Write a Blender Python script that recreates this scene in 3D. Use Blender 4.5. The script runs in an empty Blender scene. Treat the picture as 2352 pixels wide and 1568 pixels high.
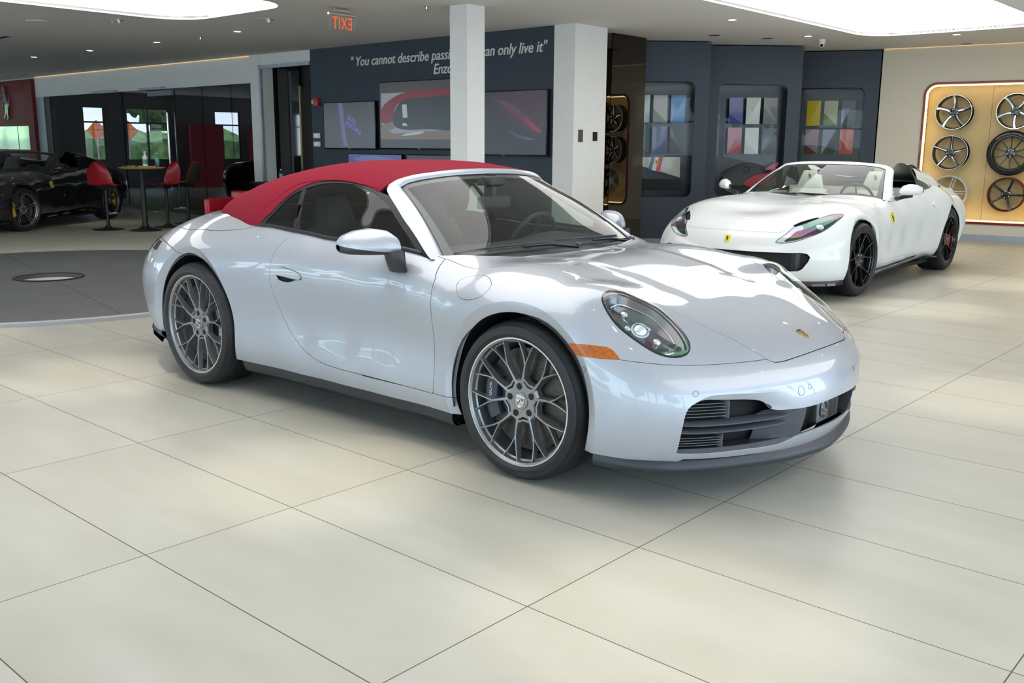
import bpy, bmesh, math, random
import numpy as np
from mathutils import Matrix, Vector

SC = bpy.context.scene
COL = bpy.context.collection
PI = math.pi

# ---------------------------------------------------------------- camera
cam_data = bpy.data.cameras.new('camera'); cam = bpy.data.objects.new('camera', cam_data); COL.objects.link(cam)
_yaw, _pitch, _roll = 2.288775, -.200606, .007416
_f = Vector((math.cos(_yaw) * math.cos(_pitch), math.sin(_yaw) * math.cos(_pitch), math.sin(_pitch)))
_r0 = Vector((math.sin(_yaw), -math.cos(_yaw), 0)); _u0 = _r0.cross(_f)
_r = _r0 * math.cos(_roll) + _u0 * math.sin(_roll); _u = _u0 * math.cos(_roll) - _r0 * math.sin(_roll)
_m = Matrix(((_r.x, _u.x, -_f.x, 2.5076), (_r.y, _u.y, -_f.y, -3.7849), (_r.z, _u.z, -_f.z, 1.3765), (0, 0, 0, 1)))
cam.matrix_world = _m
cam_data.sensor_width = 36; cam_data.lens = 2198.71 / 2352 * 36; cam_data.clip_end = 200; cam_data.clip_start = .05
SC.camera = cam

# ---------------------------------------------------------------- render look
SC.view_settings.view_transform = 'Standard'; SC.view_settings.look = 'None'
SC.view_settings.gamma = 1; SC.view_settings.use_curve_mapping = False
SC.view_settings.exposure = .15
SC.cycles.max_bounces = 8; SC.cycles.diffuse_bounces = 3; SC.cycles.glossy_bounces = 4
SC.cycles.use_adaptive_sampling = True; SC.cycles.adaptive_threshold = .03
SC.cycles.transmission_bounces = 6; SC.cycles.transparent_max_bounces = 16
SC.cycles.sample_clamp_indirect = 6; SC.cycles.caustics_reflective = False; SC.cycles.caustics_refractive = False
SC.cycles.use_denoising = True

# ---------------------------------------------------------------- daylight outside the showroom windows
world = bpy.data.worlds.new('daylight'); SC.world = world; world.use_nodes = True
_wn = world.node_tree; _bg = _wn.nodes['Background']
_tc = _wn.nodes.new('ShaderNodeTexCoord'); _sp = _wn.nodes.new('ShaderNodeSeparateXYZ'); _cr = _wn.nodes.new('ShaderNodeValToRGB')
_wn.links.new(_tc.outputs['Generated'], _sp.inputs[0]); _wn.links.new(_sp.outputs['Z'], _cr.inputs[0]); _wn.links.new(_cr.outputs[0], _bg.inputs[0])
_cr.color_ramp.elements[0].position = .0; _cr.color_ramp.elements[0].color = (.78, .88, 1, 1)
_cr.color_ramp.elements[1].position = .6; _cr.color_ramp.elements[1].color = (.42, .62, 1, 1)
_bg.inputs[1].default_value = 5.2

def light(name, kind, loc, energy, color=(1, 1, 1), rot=(0, 0, 0), **kw):
    l = bpy.data.lights.new(name, kind); l.energy = energy; l.color = color
    for k, v in kw.items(): setattr(l, k, v)
    o = bpy.data.objects.new(name, l); COL.objects.link(o); o.location = loc; o.rotation_euler = rot
    return o
light('sun', 'SUN', (0, 20, 30), 20., (1, .95, .87), (math.radians(-38), 0, 0), angle=.01)      # high sun behind the building, lights the street only
# ---------------------------------------------------------------- numeric surface tools
class Skin:
    """smooth closed skin r(direction) around a spine, thin-plate fitted through measured points (x, w, z), w = |y|"""
    def __init__(self, pts, x0, x1, zc, ws=.6, lam=2e-4, firm=None):
        self.x0, self.x1, self.zc, self.ws = x0, x1, zc, ws
        P = np.array(pts, float)
        M = P.copy(); M[:, 1] *= -1
        P = np.vstack([P, M[P[:, 1] > 1e-6]])
        wt = np.ones(len(P)) if firm is None else np.where(firm(P), .15, 1.)
        E, r, _ = self.emb(P)
        self.E = E
        n = len(E)
        K = self.ker(E, E) + lam * np.diag(wt)
        A = np.zeros((n + 4, n + 4)); A[:n, :n] = K
        Q = np.hstack([np.ones((n, 1)), E]); A[:n, n:] = Q; A[n:, :n] = Q.T
        b = np.zeros(n + 4); b[:n] = r
        self.c = np.linalg.lstsq(A, b, rcond=None)[0]
        self.res = np.abs(self.rad(E) - r)
    def ker(self, A, B):
        d2 = ((A[:, None, :] - B[None, :, :]) ** 2).sum(-1)
        return d2 * np.sqrt(d2)
    def emb(self, P):
        Q = np.array(P, float).copy(); Q[:, 1] *= self.ws; Q[:, 2] -= self.zc
        s = np.clip(Q[:, 0], self.x0, self.x1)
        D = Q.copy(); D[:, 0] -= s
        r = np.linalg.norm(D, axis=1); d = D / np.maximum(r, 1e-9)[:, None]
        E = .5 * d; E[:, 0] += s
        return E, r, d
    def rad(self, E):
        out = np.empty(len(E))
        for i in range(0, len(E), 4000):
            e = E[i:i + 4000]
            out[i:i + 4000] = self.ker(e, self.E) @ self.c[:-4] + self.c[-4] + e @ self.c[-3:]
        return out
    def f(self, P):
        E, r, d = self.emb(P)
        return r - self.rad(E)
    def at(self, s, d):
        E = .5 * d; E[:, 0] += s
        r = self.rad(E)
        P = d * r[:, None]; P[:, 0] += s; P[:, 1] /= self.ws; P[:, 2] += self.zc
        return P
    def grid(self, du, nphi, nh, phi0=-math.pi / 2):
        # half body (y <= 0): phi from below the side up to the top
        xs = np.linspace(self.x0, self.x1, int((self.x1 - self.x0) / du))
        ph = np.linspace(phi0, math.pi / 2, nphi)
        # columns from the tail pole to the nose pole
        cols = [(self.x0, -t) for t in np.linspace(math.pi / 2, 0, nh, endpoint=False)] + [(x, 0.) for x in xs] + \
               [(self.x1, t) for t in np.linspace(0, math.pi / 2, nh + 1)[1:]]
        S, D = [], []
        for x, t in cols:
            t = max(-math.pi / 2 + 1e-4, min(math.pi / 2 - 1e-4, t))
            for p in ph:
                S.append(x); D.append((math.sin(t), -math.cos(t) * math.cos(p), math.cos(t) * math.sin(p)))
        V = self.at(np.array(S), np.array(D))
        nc = len(cols)
        a = np.arange(nc - 1)[:, None] * nphi + np.arange(nphi - 1)[None, :]
        a = a.ravel()
        T = np.vstack([np.stack([a, a + nphi, a + nphi + 1], -1), np.stack([a, a + nphi + 1, a + 1], -1)])
        return V, T

def vnormals(V, T, mirror=True):
    a = np.cross(V[T[:, 1]] - V[T[:, 0]], V[T[:, 2]] - V[T[:, 0]])
    N = np.zeros_like(V)
    for k in range(3): np.add.at(N, T[:, k], a)
    if mirror:
        on = np.abs(V[:, 1]) < 1e-5; N[on, 1] = 0
    return N / np.maximum(np.linalg.norm(N, axis=1), 1e-12)[:, None]

def clip(V, N, T, f, keep_neg=True):
    """cut the triangle soup along f = 0 and keep the negative side"""
    if not keep_neg: f = -f
    ins = f <= 0
    c = ins[T].sum(1)
    full = T[c == 3]
    newV, newN, tris = [], [], []
    ed = {}
    def cutv(i, j):
        k = (i, j) if i < j else (j, i)
        if k in ed: return ed[k]
        t = f[k[0]] / (f[k[0]] - f[k[1]])
        p = V[k[0]] * (1 - t) + V[k[1]] * t; n = N[k[0]] * (1 - t) + N[k[1]] * t
        ed[k] = len(V) + len(newV); newV.append(p); newN.append(n / max(np.linalg.norm(n), 1e-12))
        return ed[k]
    for t in T[(c == 1) | (c == 2)]:
        for r in range(3):
            i, j, k = int(t[r]), int(t[(r + 1) % 3]), int(t[(r + 2) % 3])
            if ins[i] and not ins[j] and not ins[k]:
                tris.append((i, cutv(i, j), cutv(i, k))); break
            if not ins[i] and ins[j] and ins[k]:
                a, b = cutv(i, j), cutv(i, k)
                tris.append((a, j, k)); tris.append((a, k, b)); break
    if newV:
        V = np.vstack([V, newV]); N = np.vstack([N, newN])
    T2 = np.vstack([full, np.array(tris, int).reshape(-1, 3)])
    used = np.unique(T2); m = np.full(len(V), -1); m[used] = np.arange(len(used))
    return V[used], N[used], m[T2]

def sdpoly(P, poly):
    """signed distance to a closed polygon, negative inside"""
    P = np.asarray(P, float); poly = np.asarray(poly, float)
    d = np.full(len(P), 1e9); ins = np.zeros(len(P), bool)
    n = len(poly)
    for i in range(n):
        a, b = poly[i], poly[(i + 1) % n]
        e = b - a; w = P - a
        t = np.clip((w @ e) / max(e @ e, 1e-12), 0, 1)
        d = np.minimum(d, np.linalg.norm(w - t[:, None] * e, axis=1))
        c = (a[1] <= P[:, 1]) != (b[1] <= P[:, 1])
        with np.errstate(divide='ignore', invalid='ignore'):
            xi = a[0] + (P[:, 1] - a[1]) / (b[1] - a[1]) * e[0]
        ins ^= c & (P[:, 0] < xi)
    return np.where(ins, -d, d)

def cspline(pts, n=8, closed=False):
    """centripetal-ish Catmull-Rom through the points"""
    P = np.array(pts, float); m = len(P); out = []
    for i in range(m if closed else m - 1):
        if closed: p0, p1, p2, p3 = P[(i - 1) % m], P[i], P[(i + 1) % m], P[(i + 2) % m]
        else:
            p1, p2 = P[i], P[i + 1]
            p0 = P[i - 1] if i else 2 * p1 - p2
            p3 = P[i + 2] if i + 2 < m else 2 * p2 - p1
        for t in np.arange(n) / n:
            out.append(.5 * ((2 * p1) + (p2 - p0) * t + (2 * p0 - 5 * p1 + 4 * p2 - p3) * t * t + (3 * p1 - p0 - 3 * p2 + p3) * t ** 3))
    if not closed: out.append(P[-1])
    return np.array(out)

def interp_curve(pts, x, k=0):
    """all coordinates of a polyline as functions of coordinate k"""
    P = np.array(pts, float); P = P[np.argsort(P[:, k])]
    return np.stack([np.interp(x, P[:, k], P[:, j]) for j in range(P.shape[1])], -1)
# ---------------------------------------------------------------- object helpers
def tag(o, label=None, cat=None, group=None, kind=None):
    if label: o['label'] = label
    if cat: o['category'] = cat
    if group: o['group'] = group
    if kind: o['kind'] = kind
    return o
def empty(name, loc=(0, 0, 0), rz=0, label=None, cat=None, group=None):
    o = bpy.data.objects.new(name, None); COL.objects.link(o); o.location = loc; o.rotation_euler = (0, 0, rz)
    o.empty_display_size = .1
    return tag(o, label, cat, group)
def mesh_obj(name, V, F, mat, parent=None, N=None, smooth=True, sharp=None):
    me = bpy.data.meshes.new(name)
    me.from_pydata([tuple(map(float, v)) for v in V], [], [tuple(map(int, f)) for f in F]); me.update()
    if smooth: me.polygons.foreach_set('use_smooth', [True] * len(me.polygons))
    if N is not None: me.normals_split_custom_set_from_vertices([tuple(map(float, n)) for n in N])
    elif sharp: me.set_sharp_from_angle(angle=math.radians(sharp))
    for m in (mat if isinstance(mat, (list, tuple)) else [mat]): me.materials.append(m)
    o = bpy.data.objects.new(name, me); COL.objects.link(o)
    if parent: o.parent = parent
    return o
def children(o): return [c for c in bpy.data.objects if c.parent == o]
def copy_tree(o, parent=None, kids=None):
    if kids is None:
        kids = {}
        for c in bpy.data.objects:
            if c.parent: kids.setdefault(c.parent.name, []).append(c)
    c = o.copy(); COL.objects.link(c)
    if parent: c.parent = parent
    for ch in kids.get(o.name, []): copy_tree(ch, c, kids)
    return c

class MB:
    """collects shapes; build() links them as one mesh object"""
    def __init__(s): s.V = []; s.F = []; s.M = []; s.m = 0
    def add(s, V, F, T=None):
        b = len(s.V)
        for v in V:
            v = Vector(v)
            if T is not None: v = T @ v
            s.V.append(tuple(v))
        for f in F: s.F.append(tuple(i + b for i in f)); s.M.append(s.m)
        return s
    def box(s, x0, x1, y0, y1, z0, z1, T=None, bev=0):
        x0, x1 = sorted((x0, x1)); y0, y1 = sorted((y0, y1)); z0, z1 = sorted((z0, z1))
        if bev:
            bm = bmesh.new(); bmesh.ops.create_cube(bm, size=1)
            for v in bm.verts: v.co = Vector(((x0 + x1) / 2 + v.co.x * (x1 - x0), (y0 + y1) / 2 + v.co.y * (y1 - y0), (z0 + z1) / 2 + v.co.z * (z1 - z0)))
            bmesh.ops.bevel(bm, geom=bm.edges[:], offset=bev, segments=3, profile=.5, affect='EDGES')
            bm.verts.index_update()
            s.add([v.co.copy() for v in bm.verts], [[v.index for v in f.verts] for f in bm.faces], T); bm.free(); return s
        V = [(x0, y0, z0), (x1, y0, z0), (x1, y1, z0), (x0, y1, z0), (x0, y0, z1), (x1, y0, z1), (x1, y1, z1), (x0, y1, z1)]
        return s.add(V, [(0, 3, 2, 1), (4, 5, 6, 7), (0, 1, 5, 4), (1, 2, 6, 5), (2, 3, 7, 6), (3, 0, 4, 7)], T)
    def lathe(s, prof, n=32, T=None, cap=True, a0=0, a1=2 * PI):
        # prof: (radius, height) about z
        full = abs(a1 - a0 - 2 * PI) < 1e-6; m = n if full else n + 1
        V = []
        for i in range(m):
            a = a0 + (a1 - a0) * i / n
            for r, z in prof: V.append((r * math.cos(a), r * math.sin(a), z))
        k = len(prof); F = []
        for i in range(n):
            j = (i + 1) % m
            for q in range(k - 1): F.append((i * k + q, j * k + q, j * k + q + 1, i * k + q + 1))
        if cap and full:
            if prof[0][0] > 1e-6: F.append([i * k for i in range(n)][::-1])
            if prof[-1][0] > 1e-6: F.append([i * k + k - 1 for i in range(n)])
        return s.add(V, F, T)
    def tube(s, P, r, n=8, closed=False, flat=None):
        P = [Vector(p) for p in P]; m = len(P); V = []; F = []
        up = None
        for i, p in enumerate(P):
            if closed: d = P[(i + 1) % m] - P[i - 1]
            else: d = P[min(i + 1, m - 1)] - P[max(i - 1, 0)]
            d.normalize()
            if up is None: up = d.orthogonal().normalized()
            up = (up - d * up.dot(d)); up.normalize(); sd = d.cross(up)
            rr = r[i] if isinstance(r, (list, tuple)) else r
            for k in range(n):
                a = 2 * PI * k / n
                V.append(p + (up * math.cos(a) + sd * math.sin(a) * (flat or 1)) * rr)
        for i in range(m if closed else m - 1):
            j = (i + 1) % m
            for k in range(n): F.append((i * n + k, i * n + (k + 1) % n, j * n + (k + 1) % n, j * n + k))
        if not closed: F.append(list(range(n))[::-1]); F.append([(m - 1) * n + k for k in range(n)])
        return s.add(V, F)
    def prism(s, poly, h0, h1, T=None):
        # polygon in xy, extruded along z
        n = len(poly); V = [(x, y, h0) for x, y in poly] + [(x, y, h1) for x, y in poly]
        F = [list(range(n))[::-1], list(range(n, 2 * n))] + [(i, (i + 1) % n, n + (i + 1) % n, n + i) for i in range(n)]
        return s.add(V, F, T)
    def sheet(s, G, T=None, closed_u=False):
        # G: rows of points
        a = len(G); b = len(G[0]); V = [p for r in G for p in r]; F = []
        for i in range(a if closed_u else a - 1):
            j = (i + 1) % a
            for k in range(b - 1): F.append((i * b + k, j * b + k, j * b + k + 1, i * b + k + 1))
        return s.add(V, F, T)
    def build(s, name, mat, parent=None, smooth=True, sharp=35, T=None):
        V = s.V if T is None else [tuple(T @ Vector(v)) for v in s.V]
        o = mesh_obj(name, V, s.F, mat, parent, smooth=smooth, sharp=sharp if smooth else None)
        if any(s.M): o.data.polygons.foreach_set('material_index', s.M)
        return o

def text_geo(body, size, extrude=.0, shear=0, align='LEFT', space=1.0, bold=0):
    cu = bpy.data.curves.new('lettering', 'FONT'); cu.body = body; cu.size = size; cu.extrude = extrude; cu.shear = shear
    cu.align_x = align; cu.space_character = space; cu.offset = bold; cu.resolution_u = 3
    o = bpy.data.objects.new('lettering', cu); COL.objects.link(o)
    bpy.context.view_layer.update()
    me = bpy.data.meshes.new_from_object(o.evaluated_get(bpy.context.evaluated_depsgraph_get()))
    V = np.array([v.co[:] for v in me.vertices]).reshape(-1, 3); F = [tuple(p.vertices) for p in me.polygons]
    bpy.data.objects.remove(o); bpy.data.curves.remove(cu); bpy.data.meshes.remove(me)
    return V, F
def ribbon(P, Nn, w, off=0.):
    """flat band along points P whose face looks along normals Nn"""
    P = np.array(P, float); Nn = np.array(Nn, float); d = np.gradient(P, axis=0)
    sd = np.cross(Nn, d); sd /= np.maximum(np.linalg.norm(sd, axis=1), 1e-9)[:, None]
    return [list(P - sd * w / 2 + Nn * off), list(P + sd * w / 2 + Nn * off)]

# ---------------------------------------------------------------- materials
def mat(name, color=(.8, .8, .8), rough=.5, metal=0., coat=0., coat_rough=.03, emit=None, estr=0., spec=.5, trans=0., ior=1.5, alpha=1., sheen=0.):
    m = bpy.data.materials.new(name); m.use_nodes = True; b = m.node_tree.nodes['Principled BSDF']
    i = b.inputs
    i['Base Color'].default_value = (*color, 1); i['Roughness'].default_value = rough; i['Metallic'].default_value = metal
    i['Coat Weight'].default_value = coat; i['Coat Roughness'].default_value = coat_rough; i['Specular IOR Level'].default_value = spec
    i['Transmission Weight'].default_value = trans; i['IOR'].default_value = ior; i['Alpha'].default_value = alpha; i['Sheen Weight'].default_value = sheen
    if emit: i['Emission Color'].default_value = (*emit, 1); i['Emission Strength'].default_value = estr
    return m
def noise_mix(m, c1, c2, scale, lo=.35, hi=.65, detail=4, coord='Object', bump=0., stretch=None, rough=None):
    nt = m.node_tree; b = nt.nodes['Principled BSDF']
    tc = nt.nodes.new('ShaderNodeTexCoord'); n = nt.nodes.new('ShaderNodeTexNoise'); r = nt.nodes.new('ShaderNodeValToRGB')
    n.inputs['Scale'].default_value = scale; n.inputs['Detail'].default_value = detail
    src = tc.outputs[coord]
    if stretch:
        mp = nt.nodes.new('ShaderNodeMapping'); mp.inputs['Scale'].default_value = stretch; nt.links.new(src, mp.inputs[0]); src = mp.outputs[0]
    nt.links.new(src, n.inputs['Vector']); nt.links.new(n.outputs['Fac'], r.inputs[0])
    r.color_ramp.elements[0].position = lo; r.color_ramp.elements[0].color = (*c1, 1)
    r.color_ramp.elements[1].position = hi; r.color_ramp.elements[1].color = (*c2, 1)
    nt.links.new(r.outputs[0], b.inputs['Base Color'])
    if bump:
        bp = nt.nodes.new('ShaderNodeBump'); bp.inputs['Strength'].default_value = bump; bp.inputs['Distance'].default_value = .002
        nt.links.new(n.outputs['Fac'], bp.inputs['Height']); nt.links.new(bp.outputs[0], b.inputs['Normal'])
    return m
def thin_glass(name, tint=(.8, .9, .88), rough=.0, film=0., ior=1.5):
    m = bpy.data.materials.new(name); m.use_nodes = True; nt = m.node_tree; b = nt.nodes['Principled BSDF']
    b.inputs['Base Color'].default_value = (0, 0, 0, 1); b.inputs['Roughness'].default_value = rough; b.inputs['IOR'].default_value = ior
    if film: b.inputs['Thin Film Thickness'].default_value = film; b.inputs['Thin Film IOR'].default_value = 1.9
    t = nt.nodes.new('ShaderNodeBsdfTransparent'); t.inputs[0].default_value = (*tint, 1)
    a = nt.nodes.new('ShaderNodeAddShader'); nt.links.new(t.outputs[0], a.inputs[0]); nt.links.new(b.outputs[0], a.inputs[1])
    nt.links.new(a.outputs[0], nt.nodes['Material Output'].inputs['Surface'])
    return m
def lamp_mat(name, color, s):
    m = bpy.data.materials.new(name); m.use_nodes = True; nt = m.node_tree; nt.nodes.clear()
    e = nt.nodes.new('ShaderNodeEmission'); e.inputs[0].default_value = (*color, 1); e.inputs[1].default_value = s
    o = nt.nodes.new('ShaderNodeOutputMaterial'); nt.links.new(e.outputs[0], o.inputs[0]); return m

M = {}
M['silver_paint'] = mat('silver_paint', (.41, .435, .485), .42, .42, 1., .012); M['silver_paint'].node_tree.nodes['Principled BSDF'].inputs['Coat IOR'].default_value = 1.48
M['white_paint'] = mat('white_paint', (.83, .85, .86), .3, 0, .8, .02)
M['black_paint'] = mat('black_paint', (.012, .013, .016), .2, .2, 1., .02)
M['red_fabric'] = noise_mix(mat('red_fabric', (.3, .02, .03), .9, spec=.15), (.20, .009, .024), (.245, .014, .031), 160, bump=.25)
M['black_plastic'] = mat('black_plastic', (.022, .025, .03), .42)
M['grey_plastic'] = mat('grey_plastic', (.06, .066, .078), .45)
M['matte_black'] = mat('matte_black', (.006, .006, .007), .75)
M['gloss_black'] = mat('gloss_black', (.008, .008, .01), .08, coat=.5)
M['rubber'] = mat('rubber', (.014, .015, .017), .55, spec=.35)
M['seal_rubber'] = mat('seal_rubber', (.012, .013, .015), .4)
M['rim_grey'] = mat('rim_grey', (.30, .305, .315), .36, .85)
M['rim_lip'] = mat('rim_lip', (.85, .85, .86), .18, 1.)
M['rim_dark'] = mat('rim_dark', (.11, .115, .125), .4, .8)
M['rim_black'] = mat('rim_black', (.012, .012, .013), .18, .3, .6)
M['brake_disc'] = mat('brake_disc', (.10, .09, .085), .4, .9)
M['caliper_dark'] = mat('caliper_dark', (.03, .035, .06), .35, .2, .6)
M['caliper_red'] = mat('caliper_red', (.55, .01, .012), .3, 0, .6)
M['caliper_yellow'] = mat('caliper_yellow', (.75, .5, .02), .3, 0, .6)
M['chrome'] = mat('chrome', (.82, .83, .84), .12, 1.)
M['steel'] = mat('steel', (.55, .55, .56), .28, 1.)
M['gold'] = mat('gold', (.72, .55, .28), .25, .9)
M['shield_red'] = mat('shield_red', (.35, .02, .02), .3)
M['white_print'] = mat('white_print', (.8, .8, .8), .5)
M['grey_print'] = mat('grey_print', (.045, .047, .052), .5)
M['amber'] = noise_mix(mat('amber', (.45, .10, .006), .2, coat=.6), (.34, .07, .004), (.50, .13, .01), 90)
M['lamp_red'] = mat('lamp_red', (.35, .01, .01), .12, coat=.8)
M['windscreen'] = thin_glass('windscreen', (.66, .74, .71))
M['side_glass'] = thin_glass('side_glass', (.34, .40, .385))
def filmed(m, lo, hi, axis='Z', a=.5, b=.85):
    nt = m.node_tree; tc = nt.nodes.new('ShaderNodeTexCoord'); sp = nt.nodes.new('ShaderNodeSeparateXYZ'); mr = nt.nodes.new('ShaderNodeMapRange')
    mr.inputs['From Min'].default_value = a; mr.inputs['From Max'].default_value = b; mr.inputs['To Min'].default_value = lo; mr.inputs['To Max'].default_value = hi
    nt.links.new(tc.outputs['Object'], sp.inputs[0]); nt.links.new(sp.outputs[axis], mr.inputs[0]); nt.links.new(mr.outputs[0], nt.nodes['Principled BSDF'].inputs['Thin Film Thickness']); return m
M['lens'] = filmed(thin_glass('lens', (.90, .93, .94), film=420., ior=1.95), 250, 900)
M['clear_lens'] = filmed(thin_glass('clear_lens', (.9, .92, .93), film=380., ior=1.5), 300, 800)
for _k in ('lens', 'clear_lens'): M[_k].node_tree.nodes['Principled BSDF'].inputs['Thin Film IOR'].default_value = 1.75
M['interior_dark'] = mat('interior_dark', (.035, .038, .04), .6)
M['interior_grey'] = mat('interior_grey', (.07, .075, .075), .6)
M['interior_cream'] = mat('interior_cream', (.62, .63, .55), .5)
M['crystal'] = mat('crystal', (.85, .9, .95), .03, .6)
# ---------------------------------------------------------------- silver car: measured skin points (x, w, z)
def sec(x, wz): return [(x, w, z) for w, z in wz]
def con(z, xw): return [(x, w, z) for x, w in xw]
S_PTS = []
S_PTS += sec(0., [(.905,.2),(.912,.35),(.916,.5),(.916,.62),(.912,.69),(.900,.745),(.872,.79),(.83,.825),(.78,.848),(.72,.860),(.65,.862),(.55,.860),(.4,.863),(.26,.866),(0,.868)])
S_PTS += sec(-.25, [(.892,.2),(.895,.35),(.898,.5),(.900,.62),(.898,.69),(.888,.75),(.862,.797),(.82,.836),(.76,.858),(.70,.868),(.6,.872),(.45,.875),(.26,.878),(0,.880)])
S_PTS += [(-.44,.6,.872),(-.42,.45,.871),(-.40,.25,.871),(-.40,0,.872)]
S_PTS += sec(.2, [(.905,.2),(.911,.35),(.912,.5),(.908,.6),(.898,.67),(.872,.735),(.83,.787),(.78,.822),(.72,.843),(.66,.846),(.6,.836),(.555,.822),(.4,.828),(.26,.830),(0,.831)])
S_PTS += sec(.35, [(.900,.2),(.905,.35),(.900,.48),(.888,.58),(.868,.65),(.83,.715),(.785,.765),(.73,.803),(.68,.815),(.62,.808),(.56,.79),(.51,.779),(.4,.785),(.26,.792),(0,.794)])
S_PTS += [(.5,.495,.735),(.5,.4,.740),(.5,.26,.747),(.5,0,.750),(.6,.46,.692),(.6,.26,.706),(.6,0,.712),(.7,.42,.648),(.7,.2,.662),(.7,0,.668),(.8,.395,.602),(.8,.2,.620),(.8,0,.626),(.873,.36,.563),(.892,.2,.567),(.9,0,.568)]
S_PTS += con(.6, [(.77,.47),(.72,.59),(.655,.69),(.57,.785),(.47,.855)])
S_PTS += con(.68, [(.605,.53),(.585,.60),(.535,.69),(.455,.775),(.37,.84)])
S_PTS += con(.75, [(.475,.54),(.475,.62),(.435,.70),(.36,.77)])
S_PTS += con(.54, [(.935,0),(.92,.2),(.88,.4),(.805,.58),(.71,.71),(.59,.815),(.48,.87)])
S_PTS += con(.47, [(.985,0),(.968,.2),(.922,.4),(.835,.6),(.735,.73),(.60,.835),(.48,.885)])
S_PTS += con(.38, [(1.0,0),(.982,.2),(.932,.4),(.84,.6),(.735,.74),(.60,.845),(.48,.893)])
S_PTS += con(.27, [(.972,0),(.955,.2),(.905,.4),(.815,.6),(.705,.745),(.58,.84),(.45,.893)])
S_PTS += con(.16, [(.935,0),(.915,.2),(.865,.4),(.775,.58),(.665,.72),(.55,.82),(.45,.875)])
# door and sill
S_PTS += sec(-.5, [(.862,.2),(.871,.27),(.866,.34),(.862,.44),(.866,.55),(.873,.64),(.873,.72),(.858,.79),(.832,.84),(.79,.877),(.73,.90)])
S_PTS += sec(-.8, [(.860,.2),(.872,.26),(.864,.33),(.850,.42),(.850,.52),(.862,.62),(.870,.70),(.862,.77),(.845,.83),(.818,.878),(.78,.91),(.6,.975),(0,1.0)])
S_PTS += sec(-1.15, [(.862,.2),(.873,.26),(.864,.33),(.848,.42),(.848,.52),(.862,.62),(.873,.70),(.866,.77),(.848,.84),(.822,.885),(.785,.915),(.6,.995),(0,1.03)])
S_PTS += sec(-1.5, [(.868,.2),(.877,.26),(.868,.34),(.856,.43),(.858,.52),(.872,.62),(.885,.70),(.878,.77),(.856,.84),(.83,.885),(.788,.928),(.6,1.01),(0,1.05)])
S_PTS += sec(-1.85, [(.880,.2),(.890,.27),(.888,.36),(.892,.46),(.902,.56),(.910,.65),(.906,.73),(.886,.80),(.858,.86),(.826,.91),(.785,.955),(.6,1.03),(0,1.07)])
S_PTS += sec(-2.15, [(.900,.2),(.912,.35),(.920,.5),(.925,.62),(.920,.70),(.903,.77),(.876,.83),(.843,.88),(.80,.93),(.75,.97),(.6,1.01),(.3,1.04),(0,1.05)])
S_PTS += sec(-2.45, [(.905,.2),(.915,.35),(.924,.5),(.926,.62),(.920,.70),(.903,.765),(.875,.82),(.838,.87),(.79,.92),(.72,.965),(.6,1.0),(.3,1.035),(0,1.045)])
S_PTS += sec(-2.75, [(.895,.25),(.908,.4),(.912,.52),(.908,.62),(.895,.70),(.87,.76),(.83,.815),(.78,.865),(.72,.91),(.6,.955),(.45,.985),(.2,1.01),(0,1.015)])
S_PTS += sec(-3.0, [(.86,.3),(.872,.42),(.874,.54),(.866,.63),(.846,.71),(.81,.77),(.75,.825),(.68,.868),(.55,.912),(.4,.938),(.2,.955),(0,.96)])
S_PTS += con(.84, [(-3.28,.30),(-3.3,0),(-3.22,.5)])
S_PTS += con(.78, [(-3.45,0),(-3.43,.25),(-3.37,.48),(-3.24,.65)])
S_PTS += con(.70, [(-3.50,0),(-3.48,.3),(-3.40,.55),(-3.24,.73)])
S_PTS += con(.58, [(-3.53,0),(-3.51,.3),(-3.43,.56),(-3.28,.74),(-3.14,.83)])
S_PTS += con(.44, [(-3.53,0),(-3.51,.3),(-3.42,.56),(-3.27,.74),(-3.13,.83)])
S_PTS += con(.30, [(-3.47,0),(-3.45,.3),(-3.37,.55),(-3.24,.72),(-3.10,.81)])
S_PTS += con(.2, [(-3.40,0),(-3.37,.3),(-3.29,.55)])
# underside
S_PTS += [(x, w, z) for x in (-3.0,-2.4,-1.8,-1.2,-.6,0.,.5) for w, z in ((0,-.02),(.5,.0))]
S_FIRM = lambda P: (P[:, 0] > .12) & (P[:, 2] > .58)
S_SKIN = Skin(S_PTS, -2.75, .2, .48, lam=3e-3, firm=S_FIRM)
# ---------------------------------------------------------------- silver car: roof and side-glass skin
R_PTS = []
R_PTS += sec(-.45, [(.79,.86),(.758,.93),(.72,1.0),(.68,1.07),(.63,1.14),(.5,1.20),(0,1.24)])
R_PTS += sec(-.75, [(.79,.86),(.758,.93),(.72,1.0),(.68,1.07),(.638,1.14),(.56,1.20),(.3,1.235),(0,1.24)])
R_PTS += sec(-1.1, [(.79,.88),(.757,.94),(.70,1.03),(.645,1.12),(.60,1.18),(.54,1.218),(.4,1.25),(.2,1.263),(0,1.268)])
R_PTS += sec(-1.45, [(.79,.88),(.757,.94),(.70,1.04),(.65,1.13),(.615,1.19),(.56,1.24),(.45,1.275),(.3,1.292),(0,1.302)])
R_PTS += sec(-1.8, [(.79,.92),(.775,.96),(.735,1.05),(.67,1.14),(.60,1.20),(.5,1.245),(.3,1.278),(0,1.288)])
R_PTS += sec(-2.1, [(.765,.93),(.752,.975),(.71,1.055),(.645,1.13),(.55,1.185),(.36,1.225),(0,1.24)])
R_PTS += sec(-2.4, [(.68,.95),(.665,1.0),(.62,1.06),(.53,1.11),(.34,1.155),(0,1.172)])
R_PTS += sec(-2.65, [(.56,.96),(.52,1.015),(.36,1.07),(0,1.095)])
R_PTS += [(-2.86,0,.98),(-2.8,.3,.97),(-.1,0,.95),(-.15,.5,.93)]
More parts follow.
